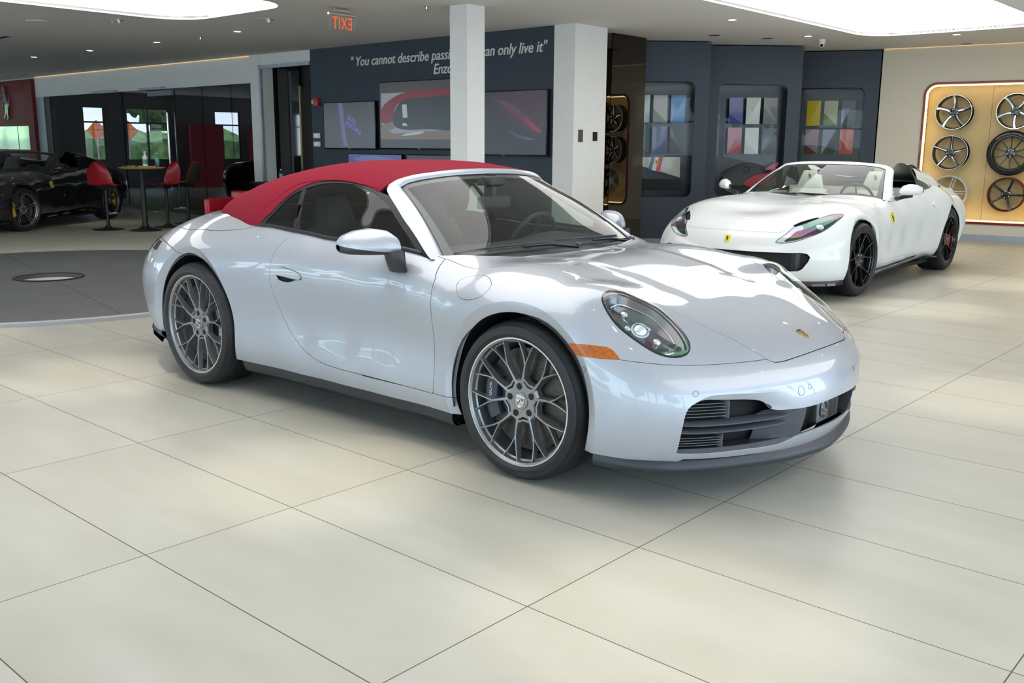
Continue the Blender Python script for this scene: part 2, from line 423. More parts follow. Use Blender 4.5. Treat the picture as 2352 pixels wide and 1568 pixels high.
R_PTS += [(x, w, .7) for x in (-2.5,-2.,-1.5,-1.,-.7) for w in (0,.4)]
R_SKIN = Skin(R_PTS, -2.3, -.9, .93, lam=1e-3)
# ---------------------------------------------------------------- grand tourer skin (front axle at x = 0, nose +x)
G_PTS = []
G_PTS += sec(0., [(.965,.2),(.975,.35),(.98,.5),(.975,.62),(.955,.70),(.92,.77),(.86,.825),(.78,.86),(.68,.876),(.58,.874),(.48,.862),(.38,.855),(.2,.868),(0,.874)])
G_PTS += sec(.3, [(.96,.2),(.97,.35),(.965,.5),(.945,.6),(.905,.68),(.85,.75),(.77,.81),(.68,.838),(.58,.838),(.47,.815),(.38,.80),(.25,.81),(0,.818)])
G_PTS += sec(.55, [(.93,.25),(.93,.4),(.91,.5),(.86,.6),(.79,.68),(.70,.74),(.60,.76),(.5,.75),(.4,.735),(.2,.745),(0,.75)])
G_PTS += sec(.75, [(.845,.25),(.85,.4),(.82,.5),(.76,.575),(.68,.635),(.6,.665),(.5,.672),(.35,.675),(0,.682)])
G_PTS += con(.54, [(.945,0),(.925,.25),(.875,.45),(.80,.62),(.70,.77),(.58,.88)])
G_PTS += con(.45, [(.985,0),(.965,.25),(.91,.45),(.83,.65),(.71,.80),(.56,.915)])
G_PTS += con(.3, [(.96,0),(.94,.25),(.885,.45),(.80,.65),(.69,.81),(.55,.92)])
G_PTS += con(.2, [(.95,0),(.93,.25),(.87,.5),(.77,.7),(.6,.88)])
G_PTS += con(.62, [(.86,0),(.85,.25),(.82,.4),(.77,.55)])
G_PTS += sec(-.4, [(.93,.2),(.94,.3),(.92,.42),(.925,.55),(.935,.68),(.905,.78),(.86,.835),(.78,.868),(.65,.885),(.4,.885),(0,.895)])
G_PTS += sec(-.85, [(.92,.2),(.93,.28),(.90,.38),(.885,.5),(.915,.62),(.935,.7),(.92,.77),(.885,.83),(.84,.87),(.72,.89),(.4,.91),(0,.92)])
G_PTS += sec(-1.3, [(.92,.2),(.925,.28),(.885,.38),(.875,.5),(.90,.62),(.925,.72),(.91,.79),(.87,.85),(.83,.88),(.7,.94),(0,1.03)])
G_PTS += sec(-1.8, [(.93,.22),(.93,.3),(.895,.4),(.895,.52),(.925,.65),(.94,.74),(.925,.81),(.885,.865),(.83,.90),(.7,.97),(0,1.08)])
G_PTS += sec(-2.2, [(.95,.22),(.955,.32),(.95,.45),(.96,.58),(.97,.68),(.965,.76),(.94,.83),(.89,.89),(.82,.935),(.7,.99),(0,1.1)])
G_PTS += sec(-2.72, [(.97,.25),(.98,.4),(.985,.55),(.985,.66),(.975,.75),(.95,.82),(.90,.89),(.83,.95),(.75,.99),(.6,1.02),(.3,1.04),(0,1.04)])
G_PTS += sec(-3.2, [(.93,.3),(.945,.45),(.945,.6),(.935,.7),(.91,.78),(.86,.85),(.78,.91),(.65,.96),(.4,.985),(0,.995)])
G_PTS += sec(-3.5, [(.85,.35),(.865,.5),(.865,.62),(.85,.72),(.81,.80),(.72,.87),(.5,.925),(0,.94)])
G_PTS += con(.85, [(-3.66,0),(-3.64,.4),(-3.56,.65)]) + con(.65, [(-3.70,0),(-3.68,.4),(-3.6,.66),(-3.52,.8)]) + con(.4, [(-3.68,0),(-3.66,.4),(-3.58,.68),(-3.45,.83)])
G_PTS += [(x, w, z) for x in (-3.2,-2.5,-1.8,-1.2,-.6,0.,.5) for w, z in ((0,-.02),(.5,.0))]
G_SKIN = Skin(G_PTS, -2.95, .15, .48, lam=1.2e-2)
# ---------------------------------------------------------------- cutting a skin into panels
def mir(V, N, T): return V * [1, -1, 1], N * [1, -1, 1], T[:, ::-1]
def join(*parts):
    Vs, Ns, Ts, b = [], [], [], 0
    for V, N, T in parts:
        Vs.append(V); Ns.append(N); Ts.append(T + b); b += len(V)
    return np.vstack(Vs), np.vstack(Ns), np.vstack(Ts)
def rimmed(V, N, T, depth=.009):
    """turn the free edges of a panel inwards so that it has thickness"""
    E = np.vstack([T[:, [0, 1]], T[:, [1, 2]], T[:, [2, 0]]])
    k = np.sort(E, 1); key = k[:, 0] * (len(V) + 1) + k[:, 1]
    u, idx, cnt = np.unique(key, return_index=True, return_counts=True)
    B = E[idx[cnt == 1]]
    B = B[~((np.abs(V[B[:, 0], 1]) < 1e-4) & (np.abs(V[B[:, 1], 1]) < 1e-4))]
    if not len(B): return V, N, T
    a, b = V[B[:, 0]], V[B[:, 1]]; na, nb = N[B[:, 0]], N[B[:, 1]]
    sn = np.cross(b - a, (na + nb) / 2); sn /= np.maximum(np.linalg.norm(sn, axis=1), 1e-12)[:, None]
    n0 = len(V); m = len(B); i = np.arange(m)
    r = .0025
    a1, b1 = a + (sn - na) * r * .5, b + (sn - nb) * r * .5
    V2 = np.vstack([V, a, b, a1, b1, a - na * depth, b - nb * depth])
    N2 = np.vstack([N, na, nb, sn, sn, sn, sn])
    A, Bq, A1, B1, A2, B2 = (n0 + i + q * m for q in range(6))
    T2 = np.vstack([T, np.stack([A, A1, B1], -1), np.stack([A, B1, Bq], -1), np.stack([A1, A2, B2], -1), np.stack([A1, B2, B1], -1)])
    return V2, N2, T2
def facet(V, N, T, f, disp):
    """the f < 0 side is displaced by disp(V) with a crisp fold along f = 0"""
    A = clip(V, N, T, f, keep_neg=False)
    Vb, Nb, Tb = clip(V, N, T, f)
    if len(Tb) == 0: return V, N, T
    Vb = disp(Vb); Nb = vnormals(Vb, Tb)
    return join(A, (Vb, Nb, Tb))
def local_sd(V, N, outline, reach=.45, ndot=.15):
    """signed distance to an outline of 3D points, measured in its own plane"""
    O = np.array(outline, float); c = O.mean(0)
    nn = np.zeros(3)
    for i in range(len(O)): nn += np.cross(O[i] - c, O[(i + 1) % len(O)] - c)
    nn /= np.linalg.norm(nn)
    if (N[np.argmin(np.linalg.norm(V - c, axis=1))] @ nn) < 0: nn = -nn
    e1 = np.cross(nn, [0, 0, 1.]); e1 /= np.linalg.norm(e1); e2 = np.cross(nn, e1)
    far = (np.linalg.norm(V - c, axis=1) > reach) | (N @ nn < ndot)
    P = np.stack([(V - c) @ e1, (V - c) @ e2], -1); Q = np.stack([(O - c) @ e1, (O - c) @ e2], -1)
    d = sdpoly(P, Q); d[far] = np.maximum(d[far], .05)
    return d
def panel(name, part, m, parent, depth=.009, both=True, side=0):
    """side 0: one mesh over both halves, -1 near (y<0), +1 far"""
    if len(part[2]) == 0: return None
    p = rimmed(*part, depth) if depth else part
    if side == 0: p = join(p, mir(*p))
    elif side > 0: p = mir(*p)
    return mesh_obj(name, p[0], p[2], m, parent, N=p[1])
def cut(part, f, keep_neg=True): return clip(*part, f(part[0], part[1]) if callable(f) else f, keep_neg=keep_neg)
def xw(part_or_V): V = part_or_V; return np.stack([V[:, 0], -V[:, 1]], -1)
def xz(V): return V[:, [0, 2]]
def yz(V): return np.stack([-V[:, 1], V[:, 2]], -1)
def skin_pt(sk, o, d, t0, t1, n=60):
    """where the ray o + d t leaves the outside of the skin"""
    o = np.array(o, float); d = np.array(d, float); t = np.linspace(t0, t1, n)
    f = sk.f(o + d * t[:, None]); s = np.where((f[:-1] > 0) & (f[1:] <= 0))[0]
    if len(s) == 0: return None
    i = s[0]; return o + d * (t[i] + (t[i + 1] - t[i]) * f[i] / (f[i] - f[i + 1]))
def skin_n(sk, P, h=2e-3):
    P = np.atleast_2d(P); g = np.stack([sk.f(P + np.eye(3)[k] * h) - sk.f(P - np.eye(3)[k] * h) for k in range(3)], -1)
    return g / np.linalg.norm(g, axis=1)[:, None]
def on_front(sk, w, z, x0=1.4): return skin_pt(sk, (x0, -w, z), (-1, 0, 0), 0, 1.6)
def on_side(sk, x, z): return skin_pt(sk, (x, -1.3, z), (0, 1, 0), 0, 1.2)
def on_top(sk, x, w): return skin_pt(sk, (x, -w, 1.6), (0, 0, -1), 0, 1.4)
def along(sk, pts):
    """project points onto the skin along its own normal"""
    P = np.array(pts, float)
    for _ in range(4): P = P - skin_n(sk, P) * sk.f(P)[:, None]
    return P
# ---------------------------------------------------------------- wheels (axis along y, outer face towards -y)
AX = Matrix.Rotation(PI / 2, 4, 'X')          # z of a lathe -> -y
def tread_rubber(R):
    m = bpy.data.materials.get('tyre_%d' % int(R * 1000))
    if m: return m
    m = mat('tyre_%d' % int(R * 1000), (.017, .018, .020), .48, spec=.4); nt = m.node_tree; b = nt.nodes['Principled BSDF']
    tc = nt.nodes.new('ShaderNodeTexCoord'); sp = nt.nodes.new('ShaderNodeSeparateXYZ'); nt.links.new(tc.outputs['Object'], sp.inputs[0])
    def mth(op, a, bb=None):
        n = nt.nodes.new('ShaderNodeMath'); n.operation = op
        for i, v in enumerate((a, bb)):
            if v is None: continue
            if isinstance(v, (int, float)): n.inputs[i].default_value = v
            else: nt.links.new(v, n.inputs[i])
        return n.outputs[0]
    ang = mth('ARCTAN2', sp.outputs['Z'], sp.outputs['X'])
    rad = mth('SQRT', mth('ADD', mth('MULTIPLY', sp.outputs['X'], sp.outputs['X']), mth('MULTIPLY', sp.outputs['Z'], sp.outputs['Z'])))
    w = mth('SINE', mth('ADD', mth('MULTIPLY', ang, 72.), mth('MULTIPLY', sp.outputs['Y'], 55.)))
    groove = mth('MULTIPLY', mth('GREATER_THAN', w, .78), mth('GREATER_THAN', rad, R - .028))
    ring = mth('MULTIPLY', mth('GREATER_THAN', mth('SINE', mth('MULTIPLY', rad, 620.)), .6), mth('LESS_THAN', rad, R - .03))
    h = mth('SUBTRACT', 1., mth('ADD', groove, mth('MULTIPLY', ring, .12)))
    bp = nt.nodes.new('ShaderNodeBump'); bp.inputs['Strength'].default_value = .9; bp.inputs['Distance'].default_value = .004
    nt.links.new(h, bp.inputs['Height']); nt.links.new(bp.outputs[0], b.inputs['Normal'])
    return m
def tyre_mesh(R, r, half, bulge=.012):
    """R outer radius, r bead radius, half = half section width; centred on y = 0"""
    s = R - r; gv = .006
    out = [(r - .004, -half + .026), (r + .004, -half + .016), (r + .012, -half + .006), (r + s * .3, -half - .002), (r + s * .52, -half), (r + s * .72, -half + .006),
           (R - .018, -half + .017), (R - .008, -half + .028), (R - .0025, -half + .045)]
    tw = half - .045; g = []
    for c in (-.55, -.18, .18, .55):
        y = c * tw; g += [(R, y - .006), (R - gv, y - .0045), (R - gv, y + .0045), (R, y + .006)]
    prof = out + g + [(a, -b) for a, b in out[::-1]]
    prof.append(prof[0])
    mb = MB(); mb.lathe(prof, 120, AX, cap=False)
    return mb
def arc_text(body, size, radius, mid_deg, y, ext=.0012, inward=False):
    V, F = text_geo(body, size, ext)
    if len(V) == 0: return None
    w = V[:, 0].max(); out = []
    for x, h, e in V:
        rr = radius + h; a = math.radians(mid_deg) - (x - w / 2) / radius
        out.append((rr * math.cos(a), y - e, rr * math.sin(a)))
    return out, F
def beam(P, wf, wb, dep, T=None):
    """spoke along P (outer-face line); narrow face wf, wide back wb, depth dep (lists); cross section across the xz plane"""
    P = [Vector(p) for p in P]; rows = []
    for i, p in enumerate(P):
        d = (P[min(i + 1, len(P) - 1)] - P[max(i - 1, 0)]); d.y = 0; d.normalize(); s = Vector((-d.z, 0, d.x))
        f, b, h = wf[i] / 2, wb[i] / 2, dep[i]
        rows.append([p + s * f * .55 + Vector((0, -.0012, 0)), p + s * f, p + s * b + Vector((0, h, 0)), p - s * b + Vector((0, h, 0)), p - s * f, p - s * f * .55 + Vector((0, -.0012, 0)), p + s * f * .55 + Vector((0, -.0012, 0))])
    mb = MB(); mb.sheet(rows); n = len(rows)
    mb.F.append(tuple((n - 1) * 7 + k for k in range(6))); mb.F.append(tuple(k for k in range(6))[::-1]); mb.M += [0, 0]
    return mb
def barrel(mb, lip, depth_in, bead, y0=0.):
    """rim barrel: outer lip plane at y = y0, running inward (+y)"""
    prof = [(lip, -(y0 + .012)), (lip + .0005, -y0 + .001), (lip - .004, -y0 + .001), (lip - .012, -(y0 + .006)), (lip - .016, -(y0 + .022)), (lip - .017, -(y0 + .05)), (lip - .03, -(y0 + .085)), (lip - .034, -(y0 + depth_in * .7)), (lip - .02, -(y0 + depth_in - .01)), (lip - .002, -(y0 + depth_in)), (lip - .002, -(y0 + depth_in - .004)),
            (lip - .02, -(y0 + depth_in - .02)), (lip - .022, -(y0 + .03)), (lip - .004, -(y0 + .014)), (lip, -(y0 + .012))]
    mb.lathe(prof, 96, AX, cap=False)
def crest_geo(h, gold=True):
    """the shield badge, in xy (height h), returned as {material: MB}"""
    w = h * .78
    sh = [(-.5, .42), (-.3, .47), (0, .5), (.3, .47), (.5, .42), (.5, .1), (.46, -.14), (.36, -.32), (.2, -.44), (0, -.52), (-.2, -.44), (-.36, -.32), (-.46, -.14), (-.5, .1)]
    P = [(x * w, y * h) for x, y in sh]
    a = MB(); a.prism(P, 0, h * .05)
    b = MB(); c = MB()
    def quad(x0, x1, y0, y1, mb): mb.box(x0 * w, x1 * w, y0 * h, y1 * h, h * .05, h * .065)
    for k in range(3):
        y = .27 - k * .085
        quad(.06, .42, y - .022, y + .022, b); quad(-.38 + .04 * k, -.06, -.12 - k * .085 - .022, -.12 - k * .085 + .022, b)
    for k in range(2):
        quad(-.42, -.06, .24 - k * .11 - .012, .24 - k * .11 + .012, c); quad(.06, .38 - k * .06, -.14 - k * .11 - .012, -.14 - k * .11 + .012, c)
    # small inner shield with a rearing horse shape
    q = [(-.13, .12), (.13, .12), (.13, -.03), (.07, -.14), (0, -.18), (-.07, -.14), (-.13, -.03)]
    a.prism([(x * w, y * h) for x, y in q], h * .05, h * .075)
    hr = [(-.02, .1), (.05, .085), (.03, .03), (.07, .0), (.05, -.1), (.02, -.03), (-.02, -.05), (-.05, -.13), (-.05, -.02), (-.04, .05)]
    c.prism([(x * w, y * h) for x, y in hr], h * .075, h * .085)
    d = MB(); V, F = text_geo('PORSCHE', h * .13, h * .006, align='CENTER')
    d.add([(x, y + h * .35, z + h * .055) for x, y, z in V], F)
    return a, b, c, d

def silver_wheel(R, lip, half, root, x, side, label=None, front=True):
    """Y-spoke wheel; origin at the hub centre, outer face -y"""
    T_ = empty('wheel'); T_.parent = root
    yl = -half + .012                                  # lip plane
    ty = tyre_mesh(R, lip - .006, half).build('tyre', tread_rubber(R), T_)
    s = R - lip
    for body, size, ang in (('PIRELLI', .021, 96), ('P ZERO', .018, 205), ('PIRELLI', .021, -80), ('245/35 ZR 20' if front else '305/30 ZR 21', .015, 42), ('MAX', .009, 118)):
        g = arc_text(body, size, lip + s * .36, ang, -half + .0005)
        mb = MB(); mb.add(*g); mb.build('sidewall_lettering', M['grey_print'], ty, smooth=False)
    rim = MB(); barrel(rim, lip, half * 2 - .03, lip, yl)
    hub_y = yl + .030
    # ten forked spokes
    for k in range(10):
        a0 = math.radians(36 * k + 9)
        def pt(r, a, y): return (r * math.cos(a), y, r * math.sin(a))
        sgn = 1 if k % 2 == 0 else -1
        off = math.radians(7) * sgn
        r1 = lip * .60
        P = [pt(.062, a0 + off * .9, hub_y + .002), pt(.095, a0 + off * .55, hub_y), pt(lip * .5, a0 + off * .2, hub_y - .004), pt(r1, a0, hub_y - .006)]
        b = beam(P, [.014, .012, .009, .009], [.030, .024, .018, .018], [.03, .03, .03, .03]); rim.add(b.V, b.F)
        for q in (-1, 1):
            e = a0 + q * math.radians(9.4)
            P = [pt(r1 - .004, a0, hub_y - .006), pt(lip * .72, a0 + q * math.radians(3.4), hub_y - .009), pt(lip * .86, a0 + q * math.radians(6.8), hub_y - .016), pt(lip - .006, e, yl + .008)]
            b = beam(P, [.008, .0055, .005, .004], [.016, .013, .012, .011], [.03, .028, .025, .02]); rim.add(b.V, b.F)
        # web between this spoke and its partner near the hub
        a1 = math.radians(36 * (k + 1) + 9) - off * 0
        if k % 2 == 1:
            mid = (a0 + a1) / 2
            P = [pt(.098, a0 + off * .5, hub_y + .001), pt(.082, mid, hub_y + .002), pt(.098, a1 - off * .5, hub_y + .001)]
            b = beam(P, [.009] * 3, [.016] * 3, [.03] * 3); rim.add(b.V, b.F)
    # hub star, its lug pockets only painted on
    star = []
    for k in range(5):
        a = math.radians(72 * k + 27)
        for da, rr in ((-24, .080), (-11, .096), (11, .096), (24, .080), (36, .072)):
            star.append((rr * math.cos(a + math.radians(da)), rr * math.sin(a + math.radians(da))))
    st2 = [(x * .93, y * .93) for x, y in star]; n_ = len(star)
    rim.add([(x, y, -(hub_y + .04)) for x, y in star] + [(x, y, -(hub_y + .010)) for x, y in star] + [(x, y, -(hub_y + .001)) for x, y in st2], [(i, (i + 1) % n_, n_ + (i + 1) % n_, n_ + i) for i in range(n_)] + [(n_ + i, n_ + (i + 1) % n_, 2 * n_ + (i + 1) % n_, 2 * n_ + i) for i in range(n_)] + [tuple(range(2 * n_, 3 * n_))], AX)
    rim.lathe([(.036, -(hub_y + .01)), (.036, -(hub_y - .0035)), (.034, -(hub_y - .005)), (0.0001, -(hub_y - .006))], 40, AX, cap=False)
    ro = rim.build('rim', M['rim_grey'], T_, sharp=30)
    lp = MB(); lp.lathe([(lip + .0008, -(yl + .004)), (lip + .001, -yl + .0022), (lip - .0045, -yl + .0022), (lip - .0048, -(yl + .002))], 120, AX, cap=False)
    lp.build('polished_rim_edge', M['rim_lip'], ro)
    for k in range(5):
        lug = MB(); a = math.radians(72 * k + 27); c = Matrix.Translation((.062 * math.cos(a), 0, .062 * math.sin(a))) @ AX
        lug.lathe([(.0145, -(hub_y + .004)), (.0145, -(hub_y - .0006)), (.0001, -(hub_y - .0006))], 20, c, cap=False); lug.lathe([(.0085, -(hub_y + .001)), (.0085, -(hub_y - .0012)), (.0001, -(hub_y - .0012))], 6, c, cap=False)
        lug.build('lug_shade_disc', M['matte_black'], ro)  # raised black disc stands for the shade inside a lug recess
    A, B, Cc, D = crest_geo(.056)
    Tc = Matrix.Translation((0, hub_y - .0056, 0)) @ AX @ Matrix.Rotation(math.radians(-12), 4, 'Z')
    ca = A.build('crest', M['rim_lip'], ro, smooth=False, T=Tc)
    st = MB(); st.add(B.V, B.F, Tc); st.add(Cc.V, Cc.F, Tc); o = st.build('crest_markings', M['matte_black'], ro, smooth=False)
    # brake
    ds = MB(); rd = lip - .052
    ds.lathe([(.07, -(half * .5 - .02)), (.085, -(yl + .07)), (.095, -(yl + .068)), (.096, -(yl + .078)), (rd, -(yl + .078)), (rd, -(yl + .11)), (.09, -(yl + .11)), (.07, -(yl + .13))], 72, AX, cap=False)
    for i in range(36):
        for j in range(3):
            a = math.radians(i * 10 + j * 3.3); rr = .125 + j * (rd - .14) / 2.4
            c = Matrix.Translation((rr * math.cos(a), 0, rr * math.sin(a))) @ AX
            ds.m = 1; ds.lathe([(.0028, -(yl + .0783)), (.0028, -(yl + .0775)), (.0001, -(yl + .0775))], 6, c, cap=False); ds.m = 0
    ds.build('brake_disc', [M['brake_disc'], M['matte_black']], T_)
    cl = MB(); ca = PI if front else 0.                # calliper behind / ahead of the axle
    arc = [ca + math.radians(t) for t in range(-32, 33, 8)]
    rows = [[(r_ * math.cos(a), y, r_ * math.sin(a)) for r_, y in ((rd - .07, yl + .062), (rd - .065, yl + .05), (rd - .01, yl + .046), (rd + .012, yl + .06), (rd + .012, yl + .125), (rd - .07, yl + .125), (rd - .07, yl + .062))] for a in arc]
    cl.sheet(rows); cl.F.append(tuple(range(6))); cl.F.append(tuple((len(rows) - 1) * 7 + k for k in range(6))[::-1]); cl.M += [0, 0]
    co = cl.build('brake_caliper', M['caliper_dark'], T_)
    V, F = text_geo('PORSCHE', .022, .0008, align='CENTER')
    tt = MB(); Tt = Matrix.Translation(((rd - .038) * math.cos(ca), yl + .0478, 0)) @ AX @ Matrix.Rotation(PI / 2, 4, 'Z')
    tt.add(V, F, Tt); tt.build('caliper_lettering', M['white_print'], co, smooth=False)
    return T_
def resamp(Pc, n, brk):
    Pc = np.array(Pc); L1 = np.r_[0, np.cumsum(np.linalg.norm(np.diff(Pc, axis=0), axis=1))]; tb = [0] + [L1[b] for b in brk] + [L1[-1]]
    out = []
    for a, b in zip(tb[:-1], tb[1:]): out += [np.array([np.interp(t, L1, Pc[:, k]) for k in range(3)]) for t in np.linspace(a, b, n, endpoint=False)]
    out.append(Pc[-1]); return out
def windscreen(root, bot, top, pl, hd, paint, frit=(.055, .06, 3), centre=(-1.3, 0, .85)):
    """glass between foot curve and head curve, silver/painted surround; half curves run from the near side to the middle"""
    bot = cspline(bot, 6); top = cspline(top, 6)
    bot = np.vstack([bot, (bot[::-1] * [1, -1, 1])[1:]]); top = np.vstack([top, (top[::-1] * [1, -1, 1])[1:]]); nb = len(bot)
    def wsp(i, v):
        a, b = bot[i], top[i]; p = a * (1 - v) + b * v
        n_ = np.array([.55, .35 * np.sign(a[1]) * abs(a[1]) ** 2, .83]); return p + n_ * 4 * v * (1 - v) * .022
    q = MB(); q.sheet([[wsp(i, v) for i in range(nb)] for v in np.linspace(0, 1, 22)]); ws_o = q.build('windscreen', M['windscreen'], root)
    q = MB(); qv = lambda i, v, d=.003: tuple(wsp(i, v) - np.array([.55, 0, .83]) * d); vv = np.linspace(0, 1, 22)
    q.sheet([[qv(i, v) for i in range(nb)] for v in (0, frit[0] / 2, frit[0])]); q.sheet([[qv(i, v) for i in range(nb)] for v in (1 - frit[1], 1 - frit[1] / 2, 1)])
    for s0, s1 in ((0, frit[2]), (nb - 1 - frit[2], nb - 1)): q.sheet([[qv(i, v) for i in range(s0, s1 + 1)] for v in vv])
    q.build('printed_edge', M['frit'], ws_o)
    inner = [wsp(0, v) for v in np.linspace(-.02, .985, 24)] + [wsp(i, 1) for i in range(0, nb)] + [wsp(nb - 1, v) for v in np.linspace(.985, -.02, 24)]
    pl = cspline(pl, 4); hd = cspline(hd, 6); oh = np.vstack([pl, hd]); outer = np.vstack([oh, (oh[::-1] * [1, -1, 1])[1:]])
    io = resamp(inner, 26, [24, 24 + nb - 1]); oo = resamp(outer, 26, [len(pl) + 1, len(outer) - len(pl) - 2]); rows = []
    for a, b in zip(io, oo):
        c = (a + b) / 2; up = c - np.array(centre, float); up /= np.linalg.norm(up)
        r_ = [tuple(a - up * .010)]
        for t in np.linspace(0, 1, 7): r_.append(tuple(a * (1 - t) + b * t + up * (.012 * 4 * t * (1 - t) + .003 * (1 - t))))
        r_.append(tuple(b - up * .012)); rows.append(r_)
    q = MB(); q.sheet(rows); q.build('windscreen_frame', paint, root, sharp=60)
    q = MB(); q.tube([tuple(v) for v in io], .004, 6); q.build('windscreen_seal', M['seal_rubber'], root)
    return bot, nb
def flipy(q): q.V = [(a, -b, c) for a, b, c in q.V]; q.F = [f[::-1] for f in q.F]; return q
def seat_mb(x, y, zf=.45, h=1.09):
    q = MB()
    def slab(P0, P1, w0, w1, th, n=8):
        rows = []; P0, P1 = Vector(P0), Vector(P1); d = (P1 - P0).normalized(); nn = Vector((-d.z, 0, d.x))
        for i in range(n + 1):
            t = i / n; c = P0.lerp(P1, t); w = w0 + (w1 - w0) * t; tt = th * (1 - .5 * abs(2 * t - 1) ** 4); r_ = []
            for k in range(20):
                a = 2 * PI * k / 20; r_.append(c + Vector((0, math.copysign(abs(math.cos(a)) ** .6, math.cos(a)) * w / 2, 0)) + nn * math.copysign(abs(math.sin(a)) ** .7, math.sin(a)) * tt / 2)
            r_.append(r_[0]); rows.append(r_)
        q.sheet(rows)
    slab((x + .6, y, zf + .01), (x + .18, y, zf - .03), .5, .5, .14); slab((x + .20, y, zf), (x, y, zf + .48), .5, .42, .13); slab((x, y, zf + .46), (x - .045, y, h), .34, .20, .10)
    for s in (-1, 1): slab((x + .15, y + s * .23, zf + .05), (x, y + s * .21, zf + .42), .08, .07, .2)
    return q
def steering_mb(cx, cy, cz, r=.18):
    q = MB(); tl = Matrix.Translation((cx, cy, cz)) @ Matrix.Rotation(math.radians(-66), 4, 'Y')
    q.tube([tl @ Vector((r * math.cos(a), r * math.sin(a), 0)) for a in np.linspace(0, 2 * PI, 40, endpoint=False)], .0135, 10, closed=True)
    q.lathe([(.0001, -.02), (.06, -.02), (.066, 0), (.05, .018), (.0001, .022)], 24, tl, cap=False)
    for a in (0, PI, PI * 1.5): q.tube([tl @ Vector((.05 * math.cos(a), .05 * math.sin(a), 0)), tl @ Vector((.178 * math.cos(a), .178 * math.sin(a), 0))], .013, 8, flat=.5)
    return q
def rearing_horse(h):
    """rearing horse silhouette as a polygon in xy, height h, facing left"""
    P = [(-.10, .50), (-.03, .47), (.02, .40), (.05, .30), (.08, .18), (.13, .08), (.18, -.02), (.22, .02), (.26, .12), (.30, .16), (.28, .05), (.25, -.08), (.20, -.14), (.14, -.14), (.16, -.24), (.12, -.33), (.15, -.42), (.10, -.50), (.04, -.50), (.08, -.42), (.05, -.33), (.02, -.26),
         (-.01, -.32), (-.06, -.40), (-.12, -.47), (-.17, -.45), (-.10, -.36), (-.06, -.26), (-.04, -.16), (-.06, -.06), (-.08, .02), (-.14, .04), (-.18, -.02), (-.17, -.10), (-.21, -.10), (-.22, .02), (-.17, .10), (-.10, .12), (-.14, .18), (-.20, .20), (-.25, .14), (-.28, .20), (-.22, .27), (-.14, .26), (-.11, .30), (-.14, .36), (-.20, .33), (-.22, .37), (-.17, .43), (-.12, .45)]
    return [(x * h, y * h) for x, y in P]
def yellow_shield(h):
    sh = [(-.36, .46), (0, .5), (.36, .46), (.36, .0), (.30, -.22), (.16, -.40), (0, -.5), (-.16, -.40), (-.30, -.22), (-.36, .0)]
    a = MB(); a.prism([(x * h, y * h) for x, y in sh], 0, h * .05)
    b = MB(); b.prism([(x, y - h * .03) for x, y in rearing_horse(h * .62)], h * .05, h * .065)
    c = MB(); 
    for k in range(3): c.m = k; c.box((-.3 + .2 * k) * h, (-.1 + .2 * k) * h, .385 * h, .44 * h, h * .05, h * .062)
    return a, b, c
